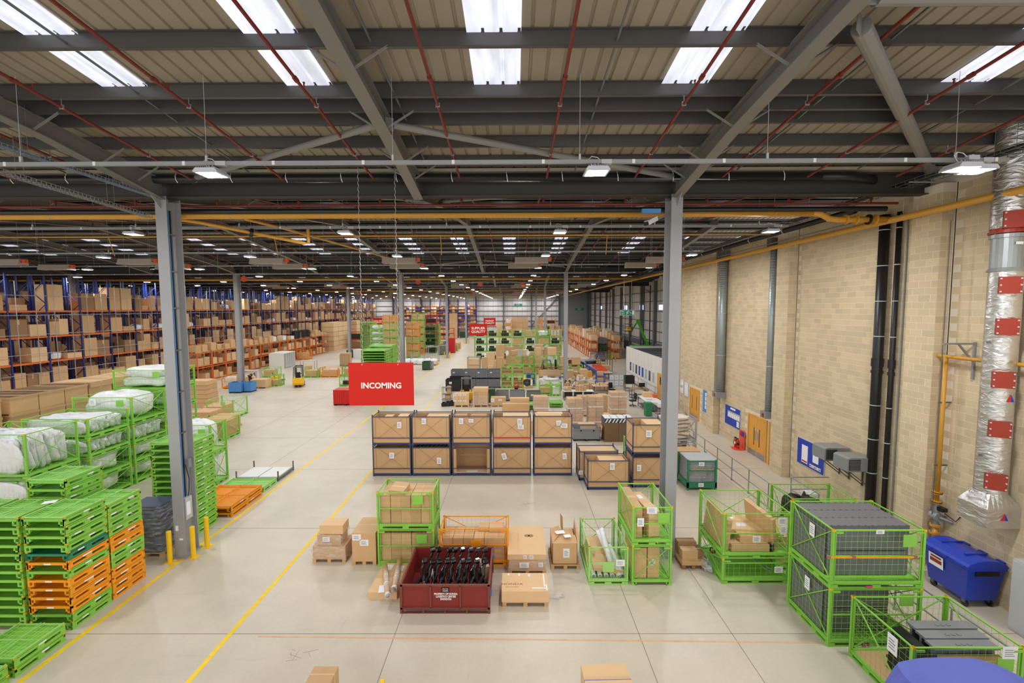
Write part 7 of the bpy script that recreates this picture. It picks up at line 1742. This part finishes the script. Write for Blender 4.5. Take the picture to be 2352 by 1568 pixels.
for i in range(4): carton(f'carton of small parts beside the right hall column, {ORD[i]} from left', 5.8+.55*i, 50.5+.8*(i % 2), 0, .8, .9, 1.5-.3*(i % 3), rr.choice(('card', 'card_pale')), 0, 'cartons beside the right hall column')
table('table of white parcels behind the two people', 7.1, 47.6, 3.0, 1.2, .95, 'grey_light', 'blue_bright')
for i in range(12): carton(f'small parcel on the parcel table, {ORD[i]} counted from the left', 5.75+.235*i, 47.2+.35*(i % 3), .95, .21, .3, .14+.06*(i % 4), ('bag', 'card', 'card_pale')[i % 3], .1*(i % 5-2), 'parcels on the parcel table', tape='tape')
for i in range(6): carton(f'open brown carton in front of the parcel table, {ORD[i]} from left', 6.6+.5*i, 46.0-.2*(i % 2), 0, .45, .5, .55+.15*(i % 3), 'card', 0, 'cartons before the parcel table')
t = thing('shelf_trolley', 'blue steel shelf trolley with boxes beside the parcel table', 'trolley', (8.9, 47.2, 0))
for z in (.2, .8, 1.4): MB().cb(0, 0, z, .9, .7, .04).build('shelf', 'blue_bright', t)
for a in (-.43, .43):
    for b in (-.33, .33): MB().cb(a, b, 0, .05, .05, 1.7).build('post', 'blue_bright', t)
for i in range(3): carton(f'carton on the blue shelf trolley, {ORD[i]} shelf', 8.55, 46.95, .24+.6*i, .6, .5, .4, 'card')
for i in range(3): post_pallet(f'brown steel stand by the office end wall, {ORD[i]} from the conveyor', 11.6+.02*i, 58.5+3.2*i, 0, 1.6, 1.5, 2.0, 'brown stands by the office', 'brown_crate'); carton(f'carton on the brown steel stand, {ORD[i]} from the conveyor', 11.0+.02*i, 58.0+3.2*i, .17, 1.2, 1.0, .9)
for i in range(2): plastic_box(f'blue crate stack on the trolley past the conveyor, {"lower" if i == 0 else "upper"}', 12.3, 66.6, .75*i, .9, .8, .7, 'blue_soft', name='blue_crate', ribs=False)
plastic_box('clear white bag rolls in a grey tray past the conveyor', 9.2, 69.0, 0, 3.0, 1.2, .8, 'bag', name='bag_tray', ribs=False)
# striped barrier chain
t = thing('barrier_rail', 'black and yellow striped barrier across the far right aisle', 'barrier', (8.3, 71.5, 0))
for i in range(28): MB().bar((.27*i, 0, .55), (.27*(i+1), 0, .55), .1).build('stripe_segment', 'yellow' if i % 2 else 'stripe_black', t)
for x in (0, 3.75, 7.5): MB().cyl((x, 0, 0), (x, 0, .6), .05, 8).cb(x, 0, 0, .3, .3, .03).build('post', 'galv', t)
# orange post pallet rows far right
for s, (x, y0, n, dy) in enumerate(((13.25, 77.2, 13, 2.45), (16.9, 76.6, 10, 2.6))):
    for k in range(n):
        for l in range(2):
            lv = 'upper' if l else 'lower'; sd = 'first' if s == 0 else 'second'
            post_pallet(f'orange post pallet of the {sd} far right row, {lv}, {ORD[k]} from the near end', x, y0+dy*k, 1.5*l, 1.25, dy-.1, 1.5, 'orange post pallets far right')
            carton(f'load in the {sd} far right orange row, {lv}, {ORD[k]} from the near end', x-.5, y0+dy*k-.95, 1.5*l+.18, .95, dy-.6, .75+.2*(k % 3), rr.choice(('card', 'card_pale', 'wood', 'bag')), 0, 'loads in the far right orange rows', tape='tape')
        carton(f'carton on top of the {sd} far right orange row, {ORD[k]} from the near end', x-.55, y0+dy*k-.95, 3.0, 1.1, dy-.6, .8+.25*(k % 4), rr.choice(('card', 'card_pale', 'cream_bag')), 0, 'cartons on the far right orange rows')
for k in range(3): plastic_box(f'grey stacked crate between the orange rows, {ORD[k]} up', 14.4, 78.0, 1.1*k, 1.35, 1.2, 1.05, ('grey_crate', 'dark_green', 'grey_crate')[k], name='stacked_crate', group='stacked crates between the orange rows')
plastic_box('low blue lidded crate before the orange rows', 13.3, 74.2, 0, 1.3, 1.0, .8, 'blue_bright', lid=True, name='blue_crate'); cage('low green cage beside the blue lidded crate', 14.8, 74.2, 0, 1.2, 1.0, .9, step=.2, lod=1, placard=None)
# boom lift
t = thing('boom_lift', 'green articulated boom lift with basket beyond the white office', 'lift', (20.2, 70, 0))
MB().cb(-.8, 0, .35, 3.6, 1.9, .55).build('chassis', 'lift_green', t); MB().cb(-.8, 0, .9, 3.2, 1.6, 1.75).build('turret', 'lift_green', t)
for a in (-2.1, .5):
    for b in (-.95, .95): MB().cyl((a, b-.12, .42), (a, b+.12, .42), .42, 14).build('wheel', 'black', t)
MB().bar((.2, 0, 2.5), (-1.45, 0, 6.35), .3).build('lower_boom', 'lift_green', t); MB().bar((-1.45, 0, 6.35), (-2.3, 0, 5.0), .22).build('upper_boom', 'lift_green', t); MB().cyl((-1.45, -.25, 6.35), (-1.45, .25, 6.35), .28, 12).build('elbow', 'lift_green', t)
MB().bar((-.2, .2, 2.9), (-.6, .2, 4.6), .1).build('ram', 'black', t)
mb = MB(); mb.cb(-2.95, 0, 4.8, 1.2, 1.4, .1)
for a in (-3.5, -2.4):
    for b in (-.65, .65): mb.cb(a, b, 4.8, .05, .05, 1.1)
for z in (5.3, 5.9):
    for b in (-.65, .65): mb.bar((-3.5, b, z), (-2.4, b, z), .05)
    for a in (-3.5, -2.4): mb.bar((a, -.65, z), (a, .65, z), .05)
mb.build('basket', 'black', t); MB().cb(-2.8, 0, 4.9, .5, .8, .5).build('control_box', 'yellow', t); MB().cb(-2.9, 0, 5.9, .9, 1.3, .06).build('basket_canopy', 'grey_mid', t)
# white modular office
o_ = ob('wall_office', None, kind='structure'); OX = 13.2
MB().box(OX, 39.2, .12, OX+.12, 54.2, 3.85).build('front_wall', 'white_panel', o_); MB().box(OX, 54.1, .12, 18.5, 54.2, 3.85).build('end_wall', 'white_panel', o_); MB().box(OX+.05, 39.2, 0, 18.4, 54.1, .12).build('plinth', 'girt', o_)
MB().box(OX-.03, 39.2, .1, OX, 54.2, .2).build('skirting', 'girt', o_); MB().box(OX+.12, 39.2, 3.5, 18.5, 54.1, 3.55).build('roof_deck', 'grey_mid', o_)
for i in range(8): MB().box(OX+.12, 40+1.9*i, 3.55, 18.5, 40.12+1.9*i, 3.7).build('roof_joist', 'galv_dark', o_)
for i in range(12): MB().box(OX-.004, 40.4+1.2*i, .2, OX, 40.42+1.2*i, 3.85).build('panel_joint', 'grey_light', o_)
for i in range(8):
    y = 43.0+1.22*i; wn = MB().box(OX-.02, y, 1.25, OX, y+.72, 2.3).build(f'window_{i+5}', 'white', kind='structure'); MB().box(OX-.025, y+.04, 1.29, OX-.02, y+.68, 2.26).build('pane', ('glass_pale', 'glass_dark', 'glass_pale', 'glass_dark')[i % 4] if i not in (3, 4) else 'board_blue', wn)
dd = ob('door_4', None, kind='structure'); MB().box(OX-.03, 40.75, .15, OX, 42.15, 2.45).build('door_frame', 'door_oak', dd); l_ = MB().box(OX-.05, 40.82, .16, OX-.03, 42.08, 2.38).build('door_leaf', 'door_oak', dd); MB().box(OX-.056, 41.0, 1.45, OX-.05, 41.3, 2.15).build('vision_panel', 'glass_dark', l_)
t = thing('exit_sign', 'small green exit sign on the white office wall', 'sign', (OX-.02, 40.6, 3.1)); MB().box(-.02, -.2, 0, 0, .2, .25).build('panel', 'sign_green', t)
handrail('black handrail and kerb along the foot of the white office', [(12.95, 36), (12.95, 54)], [(12.95, 36.2+2.9*i) for i in range(7)])
for i in range(4): ob('wall_notice', PAPER, None, (WS-.005, 36.2, 1.0), -pi/2, (.01, .01, .01), 'tiny notice', 'paper') if False else None
# ---------------------------------------------------------------- far end of the hall
FR0, FRY = -35.4, 136.2
t = thing('pallet_rack', 'blue and orange shelving rack along the far end wall', 'rack', (FR0, FRY, 0))
for i in range(10): MB().cb(2.7*i, 0, 0, .12, .12, 11).cb(2.7*i, 1.1, 0, .12, .12, 11).build('upright_frame', 'blue_rack', t)
FL = [1.3, 2.6, 4.0, 5.25, 6.5, 7.25, 8.1, 8.95]
for i in range(9):
    for z in FL: MB().box(2.7*i+.06, -.03, z-.1, 2.7*i+2.64, 1.1, z).build('shelf_beam', 'orange_rack', t)
for i in range(9):
    for L_, z in enumerate(FL):
        if L_ in (0, 7) and i % 2: continue
        for j in range(3):
            if rr.random() < .2: continue
            c_ = rr.choice(('card', 'card_pale', 'card', 'white', 'board_blue'))
            carton(f'small box on the far end rack, {ORD[L_]} shelf, {ORD[i]} bay, {ORD[j]} place', FR0+2.7*i+.15+.85*j, FRY+.1, z+.015, .75, .8, rr.uniform(.25, .65), c_, 0, 'boxes on the far end rack', name='shelf_carton', tape=c_ if c_ != 'card' else 'tape')
for i in range(3):
    for k in range(4): carton(f'big brown carton in the far stack before white cladding, {("bottom", "second", "third", "top")[k]} row, {ORD[i]} column', -.6+1.55*i, 131, 1.42*k, 1.5, 1.5, 1.4, 'card', 0, 'big far carton stack')
for i, (x, w, k) in enumerate(((-5.0, 1.6, 3), (-2.6, 1.7, 3))): 
    for j in range(k): carton(f'far carton left of the big stack, {ORD[i]} pile, {ORD[j]} up', x, 132, 1.35*j, w, 1.4, 1.3, 'card' if i else 'card_pale', 0, 'far carton piles')
tower('far orange frame with white bag before the cladding', -2.4, 129, 1.7, 1.5, 1.9, ['orange']*3, 'bag', 'far frames'); tower('far orange frame pair right of the big stack', 6.0, 131, 2.2, 1.6, 1.9, ['orange', 'orange', 'orange'], 'card', 'far frames'); tower('far orange frame nearest the grey panels', 9.4, 131, 2.4, 1.6, 1.9, ['orange', 'orange', 'orange'], 'dark', 'far frames')
for i in range(6): post_pallet(f'orange end stand by the far right corner, {ORD[i]} from the left', 9.5+1.5*i, 116+.5*i, 0, 1.3, 1.5, 2.6, 'orange end stands'); carton(f'carton on the orange end stand by the far corner, {ORD[i]} from left', 9.0+1.5*i, 115.4+.5*i, 2.6, 1.1, 1.2, 1.3, 'card', 0, 'cartons on the end stands')
for k in range(5): carton(f'tall carton column left of the aisle by the far rack, {ORD[k]} up', -17.5, 125, 1.4*k, 2.0, 1.5, 1.38, 'card', 0, 'carton column by the far rack')
for i in range(3): plastic_box(f'dark machine crate at the foot of the far rack, {ORD[i]} from left', -20.5+2.6*i, 130, 0, 2.2, 1.4, 1.6, ('black_matt', 'blue_frame', 'dark_green')[i], name='dark_crate')
